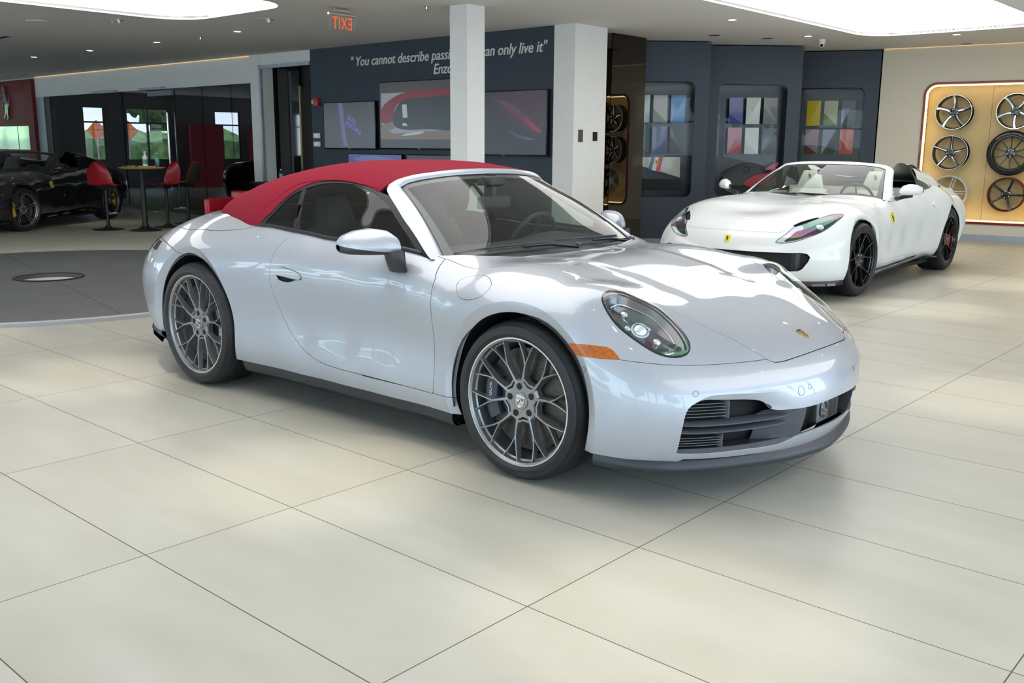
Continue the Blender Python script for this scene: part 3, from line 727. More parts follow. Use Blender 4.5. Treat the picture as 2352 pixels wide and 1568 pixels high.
# ---------------------------------------------------------------- other wheels: rims in their own frame, face -y
def gt_rim(lip, kind, y0=0., depth=.2):
    """returns (dark MB, face MB, lip MB, lugs MB)"""
    A = MB(); barrel(A, lip, depth, lip, y0); Fc = MB(); L = MB(); G = MB()
    def pt(r, a, y): return (r * math.cos(a), y, r * math.sin(a))
    def sp(P, f, b, d, face=None):
        q = beam(P, f, b, d); A.add(q.V, q.F)
        if face:
            rows = []
            for i, p in enumerate(P):
                p = Vector(p); dd = Vector(P[min(i + 1, len(P) - 1)]) - Vector(P[max(i - 1, 0)]); dd.y = 0; dd.normalize(); s = Vector((-dd.z, 0, dd.x))
                e0, e1 = face[0][i], face[1][i]; rows.append([p + s * e0 + Vector((0, -.0022, 0)), p + s * e1 + Vector((0, -.0022, 0))])
            Fc.sheet(rows)
    hy = y0 + .035
    n = 5; ph = math.radians(90)
    for k in range(n):
        a = ph + 2 * PI * k / n
        if kind == 'star':            # broad five-spoke, polished flank
            P = [pt(.06, a, hy), pt(lip * .45, a, hy - .004), pt(lip * .75, a + .05, hy - .014), pt(lip - .008, a + .12, y0 + .006)]
            sp(P, [.05, .042, .046, .062], [.06, .05, .05, .07], [.03] * 4, ([.004, .0, .0, .0], [.02, .018, .022, .03]))
        elif kind == 'twin':
            for q in (-1, 1):
                P = [pt(.055, a + q * .30, hy), pt(lip * .5, a + q * .13, hy - .004), pt(lip * .8, a + q * .10, hy - .014), pt(lip - .006, a + q * .07, y0 + .006)]
                sp(P, [.016, .014, .013, .014], [.024, .022, .02, .02], [.03] * 4, ([-.0055] * 4, [.0055] * 4) if q > 0 else None)
        elif kind == 'five':
            P = [pt(.055, a, hy), pt(lip * .5, a, hy - .004), pt(lip * .8, a, hy - .014), pt(lip - .006, a + .02, y0 + .006)]
            sp(P, [.036, .03, .03, .04], [.045, .04, .04, .05], [.035] * 4, ([-.014, -.011, -.011, -.015], [-.002, -.002, -.002, -.003]))
        elif kind == 'ten':
            for q in (0, 1):
                aa = a + q * PI / 5; P = [pt(.05, aa, hy), pt(lip * .5, aa, hy - .004), pt(lip * .8, aa, hy - .014), pt(lip - .006, aa, y0 + .006)]
                sp(P, [.016, .012, .011, .014], [.024, .02, .018, .02], [.03] * 4)
        elif kind == 'forked':        # ten thin blades in five forks
            for q in (-1, 1):
                P = [pt(.05, a, hy), pt(lip * .36, a + q * .10, hy - .004), pt(lip * .7, a + q * .27, hy - .012), pt(lip - .006, a + q * .30, y0 + .006)]
                sp(P, [.018, .012, .010, .012], [.026, .02, .018, .018], [.03] * 4, ([-.0015] * 4, [.0015] * 4))
    A.lathe([(.075, -(hy + .035)), (.072, -(hy + .002)), (.06, -(hy - .004)), (.032, -(hy - .004)), (.030, -(hy - .010)), (.0001, -(hy - .011))], 40, AX, cap=False)
    L.lathe([(lip + .001, -(y0 + .010)), (lip + .0012, -y0 + .0025), (lip - .008, -y0 + .0025), (lip - .0085, -(y0 + .004))], 96, AX, cap=False)
    for k in range(5):
        a = ph + PI / 5 + 2 * PI * k / 5; c = Matrix.Translation((.052 * math.cos(a), 0, .052 * math.sin(a))) @ AX
        G.lathe([(.010, -(hy + .004)), (.010, -(hy - .010)), (.006, -(hy - .012)), (.0001, -(hy - .012))], 10, c, cap=False)
    return A, Fc, L, G
def gt_wheel(R, lip, half, root, kind, m_dark, m_face, m_lip, m_cal, front=True):
    T_ = empty('wheel'); T_.parent = root; yl = -half + .012
    tyre_mesh(R, lip - .006, half).build('tyre', tread_rubber(R), T_)
    A, Fc, L, G = gt_rim(lip, kind, yl, half * 2 - .03)
    ro = A.build('rim', m_dark, T_, sharp=30)
    if Fc.V: Fc.build('spoke_face', m_face, ro)
    L.build('rim_edge', m_lip, ro); G.build('wheel_nuts', M['steel'], ro)
    rd = lip - .05; ds = MB()
    ds.lathe([(.07, -(yl + .13)), (.085, -(yl + .07)), (.095, -(yl + .068)), (.096, -(yl + .078)), (rd, -(yl + .078)), (rd, -(yl + .11)), (.09, -(yl + .11))], 64, AX, cap=False); ds.build('brake_disc', M['brake_disc'], T_)
    ca = PI if front else 0.; arc = [ca + math.radians(t) for t in range(-32, 33, 8)]; cl = MB()
    rows = [[(r_ * math.cos(a), y, r_ * math.sin(a)) for r_, y in ((rd - .07, yl + .062), (rd - .065, yl + .05), (rd - .01, yl + .046), (rd + .012, yl + .06), (rd + .012, yl + .125), (rd - .07, yl + .125), (rd - .07, yl + .062))] for a in arc]
    cl.sheet(rows); cl.F.append(tuple(range(6))); cl.F.append(tuple((len(rows) - 1) * 7 + k for k in range(6))[::-1]); cl.M += [0, 0]; cl.build('brake_caliper', m_cal, T_)
    return T_
# ================================================================ SILVER CONVERTIBLE
def build_silver():
    root = empty('convertible_car', (0, 0, 0), 0, 'silver metallic convertible with red fabric roof parked in the foreground', 'car')
    P = M['silver_paint']
    V, T = S_SKIN.grid(.0125, 210, 75)
    N = vnormals(V, T)
    B = clip(V, N, T, .12 - V[:, 2])
    # arch openings with folded flanges
    arches = ((0., .342, .376, .044, .026), (-2.45, .372, .388, .046, .030))
    for cx, cz, r, bw, am in arches:
        rr = lambda V_, cx=cx, cz=cz: np.hypot(V_[:, 0] - cx, V_[:, 2] - cz)
        far = lambda V_: np.where(V_[:, 1] > -.45, 1., 0.)
        B = clip(*B, np.where(B[0][:, 1] > -.45, -1., r - rr(B[0])))
        def disp(V_, cx=cx, cz=cz, r=r, bw=bw, am=am):
            V_ = V_.copy(); d = np.hypot(V_[:, 0] - cx, V_[:, 2] - cz); V_[:, 1] += am * np.clip(1 - (d - r) / bw, 0, 1); return V_
        B = facet(*B, np.where(B[0][:, 1] > -.45, 1., rr(B[0]) - (r + bw)), disp)
    # brow above the big intake
    brow = [(0, .40), (.2, .430), (.277, .443), (.34, .452), (.406, .458), (.476, .461), (.55, .466), (.62, .469), (.67, .468), (.698, .459), (.723, .443), (.74, .43), (.75, .40), (.9, .3)]
    bz = lambda w: interp_curve(brow, w)[:, 1]
    tp = lambda w: np.clip((w - .28) / .26, 0, 1) ** 1.5
    def fb(V_): return np.where(V_[:, 0] > .55, np.where(V_[:, 2] > .3, V_[:, 2] - bz(-V_[:, 1]), 1.), 1.)
    def db(V_):
        V_ = V_.copy(); w = -V_[:, 1]; d = np.maximum(0, bz(w) - V_[:, 2]); k = np.where(w > .74, 0, tp(w)) * np.clip((.745 - w) / .03, 0, 1)
        V_[:, 0] -= .7 * np.minimum(d, .06) * k; return V_
    front_hole = [(-.05, .376), (.05, .376), (.16, .373), (.255, .374), (.344, .379), (.405, .384), (.435, .396), (.452, .414), (.478, .430), (.53, .439), (.626, .447), (.69, .452), (.715, .446), (.742, .428), (.757, .39), (.760, .32), (.752, .25), (.742, .236), (.65, .233), (.515, .234), (.38, .231), (.3, .238), (.24, .25), (.1, .253), (-.05, .254)]
    front_hole = cspline(front_hole, 4)
    isf = lambda V_: V_[:, 0] > .5
    B = facet(*B, fb(B[0]), db)
    B = clip(*B, np.where(isf(B[0]), -sdpoly(yz(B[0]), front_hole), -1.))
    # lower edge
    zb_f = [(0, .183), (.2, .193), (.36, .201), (.5, .208), (.64, .210), (.72, .212), (.735, .196), (.8, .200), (.92, .214)]
    def bottom(V_):
        zf = interp_curve(zb_f, -V_[:, 1])[:, 1]
        z = np.where(V_[:, 0] > .3, zf, np.where(V_[:, 0] < -2.45, .262, .212))
        return z - V_[:, 2]
    B = clip(*B, bottom(B[0]))
    # cabin opening
    cab = cspline([(-.39, -.3), (-.39, 0), (-.392, .3), (-.415, .45), (-.455, .6), (-.52, .705), (-.57, .75), (-.66, .775), (-1.0, .781), (-1.4, .778), (-1.7, .779), (-1.94, .775), (-2.1, .748), (-2.3, .683), (-2.5, .59), (-2.68, .44), (-2.77, .2), (-2.79, 0), (-2.79, -.3)], 6)
    B = clip(*B, np.where(B[0][:, 2] > .8, -sdpoly(xw(B[0]), cab), -1.))
    g = .0023
    # hood
    hood = cspline([(.905, -.2), (.905, 0), (.902, .12), (.896, .2), (.886, .29), (.872, .345)], 6)
    hood = np.vstack([hood, cspline([(.857, .366), (.8, .392), (.7, .427), (.6, .466), (.5, .508), (.4, .549), (.3, .585), (.2, .616), (.1, .642), (0, .664), (-.2, .705), (-.36, .735), (-.56, .762)], 5), [(-.6, .76), (-.6, -.2)]])
    fh = lambda V_: np.where(V_[:, 2] > .45, sdpoly(xw(V_), hood), 1.)
    H = cut(B, fh(B[0]) + g); B = cut(B, fh(B[0]) - g, False)
    # the two long creases of the hood
    cr = [(.62, .30), (.5, .262), (.4, .264), (.3, .268), (.1, .275), (-.1, .285), (-.27, .295), (-.45, .31)]
    fc = lambda V_: interp_curve([(a, b) for a, b in cr], V_[:, 0])[:, 1] + V_[:, 1]      # <0 outboard
    def dc(V_):
        V_ = V_.copy(); o = -fc(V_); t = np.clip((.60 - V_[:, 0]) / .35, 0, 1); V_[:, 2] -= .006 * t * np.clip(o / .07, 0, 1) ** 1.2 * np.clip((.33 - o) / .2, 0, 1); return V_
    H = facet(*H, fc(H[0]), dc)
    panel('hood', H, P, root)
    hood_o = [c for c in children(root)][-1]
    # engine lid / rear deck
    deck = cspline([(-1.90, .76), (-1.953, .774), (-1.99, .787), (-2.07, .803), (-2.2, .815), (-2.376, .816), (-2.556, .793), (-2.797, .743), (-3.0, .68), (-3.2, .58), (-3.33, .45), (-3.40, .2), (-3.41, 0), (-3.41, -.2)], 6)
    deck = np.vstack([deck, [(-1.9, -.2)]])
    fd = lambda V_: np.where(V_[:, 2] > .78, sdpoly(xw(V_), deck), 1.)
    D = cut(B, fd(B[0]) + g); B = cut(B, fd(B[0]) - g, False)
    panel('rear_deck', D, P, root)
    # door
    door = [(-.505, .283), (-.505, .80), (-.535, .88), (-.60, 1.1), (-1.60, 1.1), (-1.612, .935), (-1.623, .92), (-1.642, .893), (-1.663, .864), (-1.679, .83), (-1.687, .79), (-1.690, .75), (-1.688, .70), (-1.681, .655), (-1.668, .61), (-1.650, .56), (-1.622, .50), (-1.583, .44), (-1.525, .388), (-1.44, .34), (-1.34, .306), (-1.245, .295), (-1.15, .292), (-.8, .289)]
    fdr = lambda V_: np.where(V_[:, 1] < -.6, sdpoly(xz(V_), door), 1.)
    DR = cut(B, fdr(B[0]) + g); B = cut(B, fdr(B[0]) - g, False)
    # handle pocket
    hb = [(-1.632, .753), (-1.60, .7615), (-1.54, .757), (-1.478, .747), (-1.450, .733), (-1.441, .716), (-1.49, .7125), (-1.562, .718), (-1.623, .723), (-1.634, .735)]
    pk = cspline([(-1.632, .757), (-1.60, .765), (-1.54, .760), (-1.478, .750), (-1.446, .735), (-1.437, .714), (-1.48, .708), (-1.505, .70), (-1.54, .690), (-1.59, .69), (-1.625, .70), (-1.638, .73)], 5, True)
    fpk = lambda V_: sdpoly(xz(V_), pk)
    HB = cut(DR, fpk(DR[0])); DR = cut(DR, fpk(DR[0]) - .0005, False)
    bar = cut(HB, sdpoly(xz(HB[0]), cspline(hb, 4, True)))
    # fuel flap, front lamp, headlight
    flap = [(-.374,-.862,.784),(-.383,-.844,.808),(-.371,-.822,.829),(-.335,-.801,.842),(-.286,-.794,.846),(-.233,-.808,.839),(-.192,-.833,.822),(-.174,-.856,.803),(-.181,-.878,.778),(-.214,-.89,.755),(-.268,-.891,.74),(-.318,-.886,.741),(-.35,-.877,.757)]
    flap = cspline(along(S_SKIN, flap), 4, True)
    hl = [(.326,-.756,.797),(.313,-.723,.812),(.307,-.68,.819),(.311,-.634,.819),(.329,-.60,.81),(.36,-.575,.793),(.4,-.558,.777),(.45,-.553,.76),(.499,-.556,.735),(.55,-.564,.706),(.601,-.582,.673),(.637,-.602,.648),(.658,-.624,.628),(.667,-.652,.61),(.662,-.679,.601),(.644,-.709,.597),(.616,-.736,.602),(.583,-.755,.613),(.545,-.768,.633),(.498,-.777,.657),(.455,-.783,.682),(.41,-.785,.712),(.37,-.78,.749),(.345,-.772,.775)]
    hl = cspline(along(S_SKIN, hl), 3, True)
    fl = lambda V_, N_: local_sd(V_, N_, hl, .3)
    L = cut(B, fl); B = cut(B, fl(B[0], B[1]) - .001, False)
    lampo = [(.255,-.898,.628),(.301,-.889,.6305),(.369,-.868,.631),(.426,-.848,.629),(.454,-.844,.617),(.488,-.848,.589),(.416,-.874,.5865),(.344,-.889,.587),(.24,-.897,.589)]
    flm = lambda V_, N_: local_sd(V_, N_, lampo, .25)
    LM = cut(B, flm); B = cut(B, flm(B[0], B[1]) - .0015, False)
    # front bumper: below the seam
    seam = [(.2, .588), (.486, .589), (.567, .582), (.62, .577), (.69, .5725), (.749, .571), (.80, .570), (.855, .569), (.9, .6), (1.1, .6)]
    fbp = lambda V_: np.where(V_[:, 0] > .2, V_[:, 2] - interp_curve(seam, V_[:, 0])[:, 1], np.maximum(.2 - V_[:, 0], .01))
    BP = cut(B, fbp(B[0]) + g * .7); B = cut(B, fbp(B[0]) - g * .7, False)
    # sensors as fine engraved rings
    panel('front_bumper', BP, P, root); bump_o = children(root)[-1]
    rb = [(-2.45, 0), (-2.50, .738), (-2.63, .763), (-2.825, .802), (-2.95, .812), (-3.8, .812), (-3.8, 0)]
    frb = lambda V_: sdpoly(xz(V_), rb)
    RB = cut(B, frb(B[0]) + g); B = cut(B, frb(B[0]) - g, False)
    lb = lambda V_: np.where(V_[:, 0] < -2.9, np.abs(V_[:, 2] - .775) - .024, 1.)
    LB = cut(RB, lb(RB[0])); RB = cut(RB, lb(RB[0]) - .001, False)
    panel('rear_bumper', RB, P, root)
    LB = (LB[0] + LB[1] * .004, LB[1], LB[2]); panel('rear_light_bar', LB, M['lamp_smoke'], root)
    FF = cut(B, .285 - B[0][:, 2] + np.where(B[0][:, 0] < -.6, 1, 0)); FF = cut(B, np.maximum(-1.0 - B[0][:, 0], .2 - B[0][:, 2]))   # everything ahead of the door
    REST = cut(B, B[0][:, 0] + 1.0)
    Bf = FF
    frk = lambda V_: np.where(V_[:, 0] < -.2, V_[:, 2] - .287, 1.)
    RK1 = cut(Bf, frk(Bf[0]) + g); Bf = cut(Bf, frk(Bf[0]) - g, False)
    frk2 = lambda V_: np.maximum(V_[:, 2] - .287, -V_[:, 0] - 1.72)
    RK2 = cut(REST, frk2(REST[0]) + g * .3); REST = cut(REST, frk2(REST[0]) - g * .3, False)
    RK = join(RK1, RK2)
    ffl = lambda V_, N_: local_sd(V_, N_, flap, .2)
    FL = cut(Bf, ffl(Bf[0], Bf[1]) + .0018); Bfn = cut(Bf, ffl(Bf[0], Bf[1]) - .0018, False)
    for side in (-1, 1):
        f_o = panel('front_fender', Bfn if side < 0 else Bf, P, root, side=side)
        if side < 0: panel('fuel_flap', FL, P, f_o, side=side)
        panel('side_marker_lamp', (LM[0] + LM[1] * .001, LM[1], LM[2]), M['amber'], f_o, side=side)
        d_o = panel('door', DR, P, root, side=side)
        bb = (bar[0] + bar[1] * .009, bar[1], bar[2]); panel('door_handle', bb, P, d_o, .02, side=side)
        pv = (HB[0] - HB[1] * .018, HB[1], HB[2]); h_ = panel('handle_recess', pv, P, d_o, 0, side=side)
        panel('rear_quarter_panel', REST, P, root, side=side)
        panel('sill', RK, P, root, side=side)
        # headlight: dark bowl, crystal projectors, clear cover
        S = 1 if side > 0 else -1
        sd = local_sd(L[0], L[1], hl, .3)
        n_ = L[0] - L[1] * np.minimum(.075, np.maximum(0, -sd) * 1.25)[:, None] - L[1] * .004
        bowl = (n_, vnormals(n_, L[2], False), L[2])
        ho = panel('headlight', bowl, M['lamp_bowl'], root, 0, side=side)
        ringp = clip(*L, -sd - .010); ringp = (ringp[0] - ringp[1] * .001, ringp[1], ringp[2]); panel('headlight_seal', ringp, M['gloss_black'], ho, .006, side=side)
        bulge = .016 * (1 - np.exp(np.minimum(sd, 0) / .02)); lens = clip(L[0] + L[1] * (bulge - .001)[:, None], L[1], L[2], sd + .006)
        lens = (lens[0], vnormals(lens[0], lens[2], False), lens[2]); panel('lens_cover', lens, M['lens'], ho, 0, side=side)
        c0 = np.array([.495, -.715, .705]); nn = skin_n(S_SKIN, c0)[0]
        for (dx, dz, r_, nm, dd) in ((0, 0, .030, 'projector', .030), (-.075, .058, .011, 'daytime_light', .03), (.055, -.052, .012, 'daytime_light', .035), (-.06, -.012, .011, 'daytime_light', .045), (.03, .03, .011, 'daytime_light', .04)):
            p = along(S_SKIN, [(c0[0] + dx, c0[1] + (0.03 if nm != 'projector' and dx > 0 else 0), c0[2] + dz)])[0] - nn * dd
            q = MB(); e1 = np.array([nn[1], -nn[0], 0]); e1 /= np.linalg.norm(e1); e2 = np.cross(nn, e1)
            Tm = Matrix(((*e1[:1], e2[0], nn[0], p[0]), (e1[1], e2[1], nn[1], p[1]), (e1[2], e2[2], nn[2], p[2]), (0, 0, 0, 1)))
            q.lathe([(r_ * 1.0, -.03), (r_ * 1.0, -.002), (r_ * .95, .003), (r_ * .7, r_ * .35), (r_ * .4, r_ * .52), (.0001, r_ * .58)], 24 if r_ > .02 else 12, Tm, cap=False)
            q.lathe([(r_ * 1.05, -.03), (r_ * 1.25, -.002), (r_ * 1.25, .002), (r_ * 1.02, .003)], 24, Tm, cap=False)
            if side > 0: q.V = [(a, -b, c) for a, b, c in q.V]; q.F = [f[::-1] for f in q.F]
            q.build(nm, M['crystal'], ho)
        # bright inner contour of the lamp
        cc = hl.mean(0); ring_ = along(S_SKIN, cc + (hl - cc) * .74) ; nr_ = skin_n(S_SKIN, ring_); q = MB(); q.tube([tuple(v) for v in ring_ - nr_ * .045], .0035, 6, closed=True)
        if side > 0: flipy(q)
        q.build('light_guide', M['steel'], ho)
        q = MB(); P1 = along(S_SKIN, [(.36 + .03 * t, -.745 + .012 * t, .775 - .016 * t) for t in range(10)]); n1 = skin_n(S_SKIN, P1)
        q.sheet([[tuple(v) for v in P1 - n1 * .02], [tuple(v) for v in P1 - n1 * .06 + np.array([0, .02, 0])]])
        if side > 0: flipy(q)
        q.build('reflector', M['chrome'], ho)
    # inner shell that closes the gaps
    g2 = Skin.grid(S_SKIN, .035, 90, 30); n2 = vnormals(*g2); V2 = g2[0] - n2 * .016
    I = clip(V2, n2, g2[1], .15 - V2[:, 2])
    for cx, cz, r, bw, am in arches: I = clip(*I, np.where(I[0][:, 1] > -.45, -1., (r + bw + .012) - np.hypot(I[0][:, 0] - cx, I[0][:, 2] - cz)))
    I = clip(*I, np.where(I[0][:, 2] > .78, -sdpoly(xw(I[0]), cab) - .01, -1.))
    I = clip(*I, np.where(isf(I[0]), -sdpoly(yz(I[0]), front_hole), -1.))
    hlv = local_sd(I[0], I[1], hl, .3, -.5); I = clip(*I, -hlv - .02)
    panel('inner_shell', I, M['matte_black'], root, 0)
    # wheel housings, floor pan
    for cx, cz, r, bw, am in arches:
        for side in (-1, 1):
            q = MB(); a = [math.radians(t) for t in range(-14, 195, 8)]
            rows = [[(cx + (r + .012) * math.cos(t), side * .40, cz + (r + .012) * math.sin(t)), (cx + (r + .012) * math.cos(t), side * .873, cz + (r + .012) * math.sin(t)), (cx + (r - .003) * math.cos(t), side * .883, cz + (r - .003) * math.sin(t))] for t in a]
            q.sheet(rows); q.add([r_[0] for r_ in rows], [tuple(range(len(rows)))])
            q.build('wheel_housing', M['matte_black'], root)
    q = MB(); q.box(-2.05, -.42, -.82, .82, .15, .19); q.box(.42, .60, -.6, .6, .15, .19); q.box(-3.1, -2.9, -.6, .6, .2, .3); q.box(-2.9, .45, -.4, .4, .15, .2); q.build('floor_pan', M['matte_black'], root)
    for side in (-1, 1):
        q = MB(); xs = np.linspace(-.40, -2.0, 22); rows = []
        for x in xs:
            p = on_side(S_SKIN, x, .215); y = p[1]
            rows.append([(x, y + .012, .222), (x, y + .010, .19), (x, y + .020, .16), (x, y + .045, .145), (x, y + .2, .145)])
        q.sheet(rows)
        if side > 0: q.V = [(a, -b, c) for a, b, c in q.V]
        q.build('lower_sill_trim', M['black_plastic'], root)
    # ---- front intake interior
    def contour(z, ws, inset): 
        out = []
        for w in ws:
            p = on_front(S_SKIN, w, z); out.append((p[0] - inset, -w, z))
        return out
    q = MB()
    ws = list(np.linspace(0, .74, 40))
    back = [[(contour(z, [w], .09 if w > .25 else .07)[0]) for w in ws] for z in (.46, .40, .33, .27, .22)]
    q.sheet(back); q2 = MB(); q2.add([(a, -b, c) for a, b, c in q.V], q.F); q.add(q2.V, [f[::-1] for f in q2.F])
    q.build('intake_back', M['matte_black'], bump_o)
    for S in (-1, 1):
        for z in (.352, .322):
            q = MB(); wv = list(np.linspace(.752, .30, 30)); rows = []
            for i, w in enumerate(wv):
                t = min(1, (w - .30) / .08); zz = z + .012 * (1 - min(1, (w - .30) / .12)) * 0 - (0.006 * (w - .5))
                p = on_front(S_SKIN, w, zz); xx = p[0] - .014 - .02 * (1 - t) ** 2 - (.0 if w < .7 else (w - .7) * .3)
                rows.append([(xx - .05 * t - .004, S * w, zz + .010), (xx - .012, S * w, zz + .0075), (xx, S * w, zz + .001), (xx, S * w, zz - .004), (xx - .05 * t - .004, S * w, zz - .006)])
            q.sheet(rows); q.build('intake_vane', M['grey_plastic'], bump_o)
        # ribbed radiator pieces, top and bottom outboard
        for z0, z1 in ((.375, .436), (.245, .300)):
            q = MB(); n = 5
            for k in range(n):
                z = z0 + (z1 - z0) * (k + .5) / n; ww = [w for w in np.linspace(.60, .755, 10)]
                rows = [[], [], [], []]
                for w in ww:
                    p = on_front(S_SKIN, w, z); x = p[0] - .035
                    for j, (dx, dz) in enumerate(((-.03, .002), (0, .0012), (0, -.0012), (-.03, -.002))): rows[j].append((x + dx, S * w, z + dz))
                q.sheet(rows)
            p = on_front(S_SKIN, .60, (z0 + z1) / 2); q.box(p[0] - .065, p[0] - .028, S * .592 - .004, S * .592 + .004, z0 - .004, z1 + .004)
            q.build('radiator_fin', M['steel_dim'], bump_o)
        # grey divider beside the centre opening
        q = MB(); rows = []
        for w in np.linspace(.235, .44, 12):
            t = (w - .235) / .205; r_ = []
            for z in np.linspace(.384, .236, 9):
                p = on_front(S_SKIN, w, max(z, .24)); r_.append((p[0] - .010 - .055 * t ** 1.5 * (1 if .25 < z < .38 else .5), S * w, z - .0))
            rows.append(r_)
        q.sheet(rows); rows2 = [[(p[0] - .07, S * .235, p[2]) for p in rows[0]], rows[0]]; q.sheet(rows2)
        q.build('intake_divider', M['grey_plastic'], bump_o)
        # lower shelf of the intake
        q = MB(); rows = []
        for w in np.linspace(.2, .745, 24):
            p = on_front(S_SKIN, w, .236); p2 = on_front(S_SKIN, w, .25)
            rows.append([(p[0] - .002, S * w, .234), (p[0] - .006, S * w, .242), (p2[0] - .02, S * w, .252), (p2[0] - .085, S * w, .258)])
        q.sheet(rows); q.build('intake_shelf', M['black_plastic'], bump_o)
    # distance sensor box in the middle
    q = MB(); q.box(.905, .950, -.082, .125, .262, .368, bev=.006); so = q.build('distance_sensor', M['steel_dim'], bump_o)
    q = MB(); Ty = Matrix.Translation((.952, -.03, .316)) @ Matrix.Rotation(PI / 2, 4, 'Y'); q.lathe([(.036, -.004), (.036, .002), (.031, .004), (.024, -.004), (.012, -.002), (.0001, .003)], 32, Ty, cap=False); q.build('sensor_eye', M['gloss_black'], so)
    q = MB()
    for k in range(11): q.box(.950, .9535, .022, .112, .272 + k * .0085, .2745 + k * .0085)
    q.build('sensor_ribs', M['matte_black'], so)
    # black lip under the bumper
    q = MB(); ctr = []
    for w in np.linspace(0, .735, 26): p = on_front(S_SKIN, w, .20); ctr.append((p[0], w))
    for x in np.linspace(ctr[-1][0] - .025, .405, 14): p = on_side(S_SKIN, x, .205); ctr.append((x, -p[1]))
    ctr = np.array(ctr); tn = np.gradient(ctr, axis=0); tn /= np.linalg.norm(tn, axis=1)[:, None]; nr = np.stack([tn[:, 1], -tn[:, 0]], -1)
    rows = []
    for (x, w), (nx, nw) in zip(ctr, nr):
        zt = float(np.interp(w, [0, .5, .735, .92], [.186, .206, .204, .214])); sdv = min(1, max(0, (x - .45) / .2)); o = .006 + .014 * sdv
        pr_ = [(-.03, zt + .004), (-.004, zt + .003), (o * .4, zt - .010), (o * .8, zt - .026), (o * .8, zt - .036), (o * .8 - .006, zt - .047), (-.02, zt - .05), (-.12, zt - .046)]
        rows.append([(x + nx * a, -(w + nw * a), z) for a, z in pr_])
    q.sheet(rows); k = len(q.V); q.add([(a, -b, c) for a, b, c in q.V], [f[::-1] for f in q.F]); q.build('front_lip', M['black_plastic'], root)
    q = MB(); rows = []
    for w in np.linspace(-.8, .8, 24):
        p = on_front(S_SKIN, abs(w), .3); o = [None]
        b = skin_pt(S_SKIN, (-4.2, -abs(w), .28), (1, 0, 0), 0, 1.6)
        rows.append([(b[0] + .0, -w, .285), (b[0] - .012, -w, .25), (b[0] + .0, -w, .20), (b[0] + .1, -w, .16)])
    q.sheet(rows); q.build('rear_diffuser', M['black_plastic'], root)
    for S in (-1, 1):
        q = MB(); rows = []
        for x in np.linspace(-2.84, -3.13, 10):
            p = on_side(S_SKIN, x, .28); t = (x + 2.84) / -.29
            rows.append([(x, p[1] + .004, .27), (x, p[1] - .010 * t, .25), (x, p[1] + .02, .225 - .0 * t), (x, p[1] + .2, .2)])
        q.sheet(rows)
        if S > 0: q.V = [(a, -b, c) for a, b, c in q.V]
        q.build('rear_corner_trim', M['black_plastic'], root)
    # parking sensors, towing cover: fine dark rings
    for c_, r_ in (((.742, -.717, .476), .011), ((.962, -.277, .443), .019), ((.97, -.22, .451), .010), ((.352, -.897, .537), .010), ((.742, .717, .476), .011), ((.97, .22, .451), .010)):
        p = along(S_SKIN, [c_])[0]; n_ = skin_n(S_SKIN, p)[0]; a = np.cross(n_, [0, 0, 1.]); a /= np.linalg.norm(a); b = np.cross(n_, a)
        ring = [p + (a * math.cos(t) + b * math.sin(t)) * r_ for t in np.linspace(0, 2 * PI, 24, endpoint=False)]
        ring = along(S_SKIN, ring); q = MB(); q.tube(list(ring), .0008, 5, closed=True); q.build('parking_sensor', M['matte_black'], bump_o)
    # crest on the hood
    p = along(S_SKIN, [(.827, 0, .614)])[0]; n_ = skin_n(S_SKIN, p)[0]
    ez = Vector(n_); ey = Vector((-1, 0, 0)); ey = (ey - ez * ey.dot(ez)).normalized(); ex = ey.cross(ez)
    Tm = Matrix(((ex.x, ey.x, ez.x, p[0]), (ex.y, ey.y, ez.y, p[1]), (ex.z, ey.z, ez.z, p[2]), (0, 0, 0, 1)))
    A, Bc, Cc, Dc = crest_geo(.062)
    co = A.build('crest', M['gold'], hood_o, smooth=False, T=Tm); Bc.build('red_stripes', M['shield_red'], co, smooth=False, T=Tm); Cc.build('black_markings', M['matte_black'], co, smooth=False, T=Tm); Dc.build('crest_lettering', M['matte_black'], co, smooth=False, T=Tm)
    # ---- roof and side windows from the roof skin
    V, T = R_SKIN.grid(.0125, 150, 45, phi0=-.6); N = vnormals(V, T); R0 = (V, N, T)
    opening = [(-1.950, .945), (-1.936, .951), (-1.897, .993), (-1.856, 1.027), (-1.826, 1.069), (-1.79, 1.109), (-1.755, 1.143), (-1.709, 1.167), (-1.656, 1.186), (-1.572, 1.199), (-1.498, 1.203), (-1.425, 1.203), (-1.354, 1.198), (-1.273, 1.187), (-1.211, 1.175), (-1.16, 1.163), (-1.12, 1.153)]
    op = cspline(opening, 3)
    pill = [(-1.105, 1.184), (-1.013, 1.132), (-.857, 1.041), (-.715, .957), (-.614, .893), (-.60, .87)]
    side_poly = np.vstack([op, pill[1:], [(-.6, .80), (-1.95, .80)]])
    fs = lambda V_: np.where(V_[:, 1] < -.45, sdpoly(xz(V_), side_poly), 1.)
    front_line = [(0, -1.032), (.2, -1.034), (.33, -1.04), (.46, -1.062), (.553, -1.097), (.60, -1.12), (.64, -1.14), (.9, -1.2)]
    ff = lambda V_: V_[:, 0] - interp_curve(front_line, -V_[:, 1])[:, 1]
    ST = cut(R0, fs(R0[0]), False); ST = clip(*ST, ff(ST[0])); ST = clip(*ST, np.where((ST[0][:, 0] > -1.16) & (ST[0][:, 1] < -.5), 1.150 - ST[0][:, 2], -1.))
    # lower boundary: a little under the body surface
    ST = clip(*ST, np.maximum(-S_SKIN.f(ST[0]) - .02, .9 - ST[0][:, 2]))
    so = panel('soft_top', ST, M['red_fabric'], root, .012)
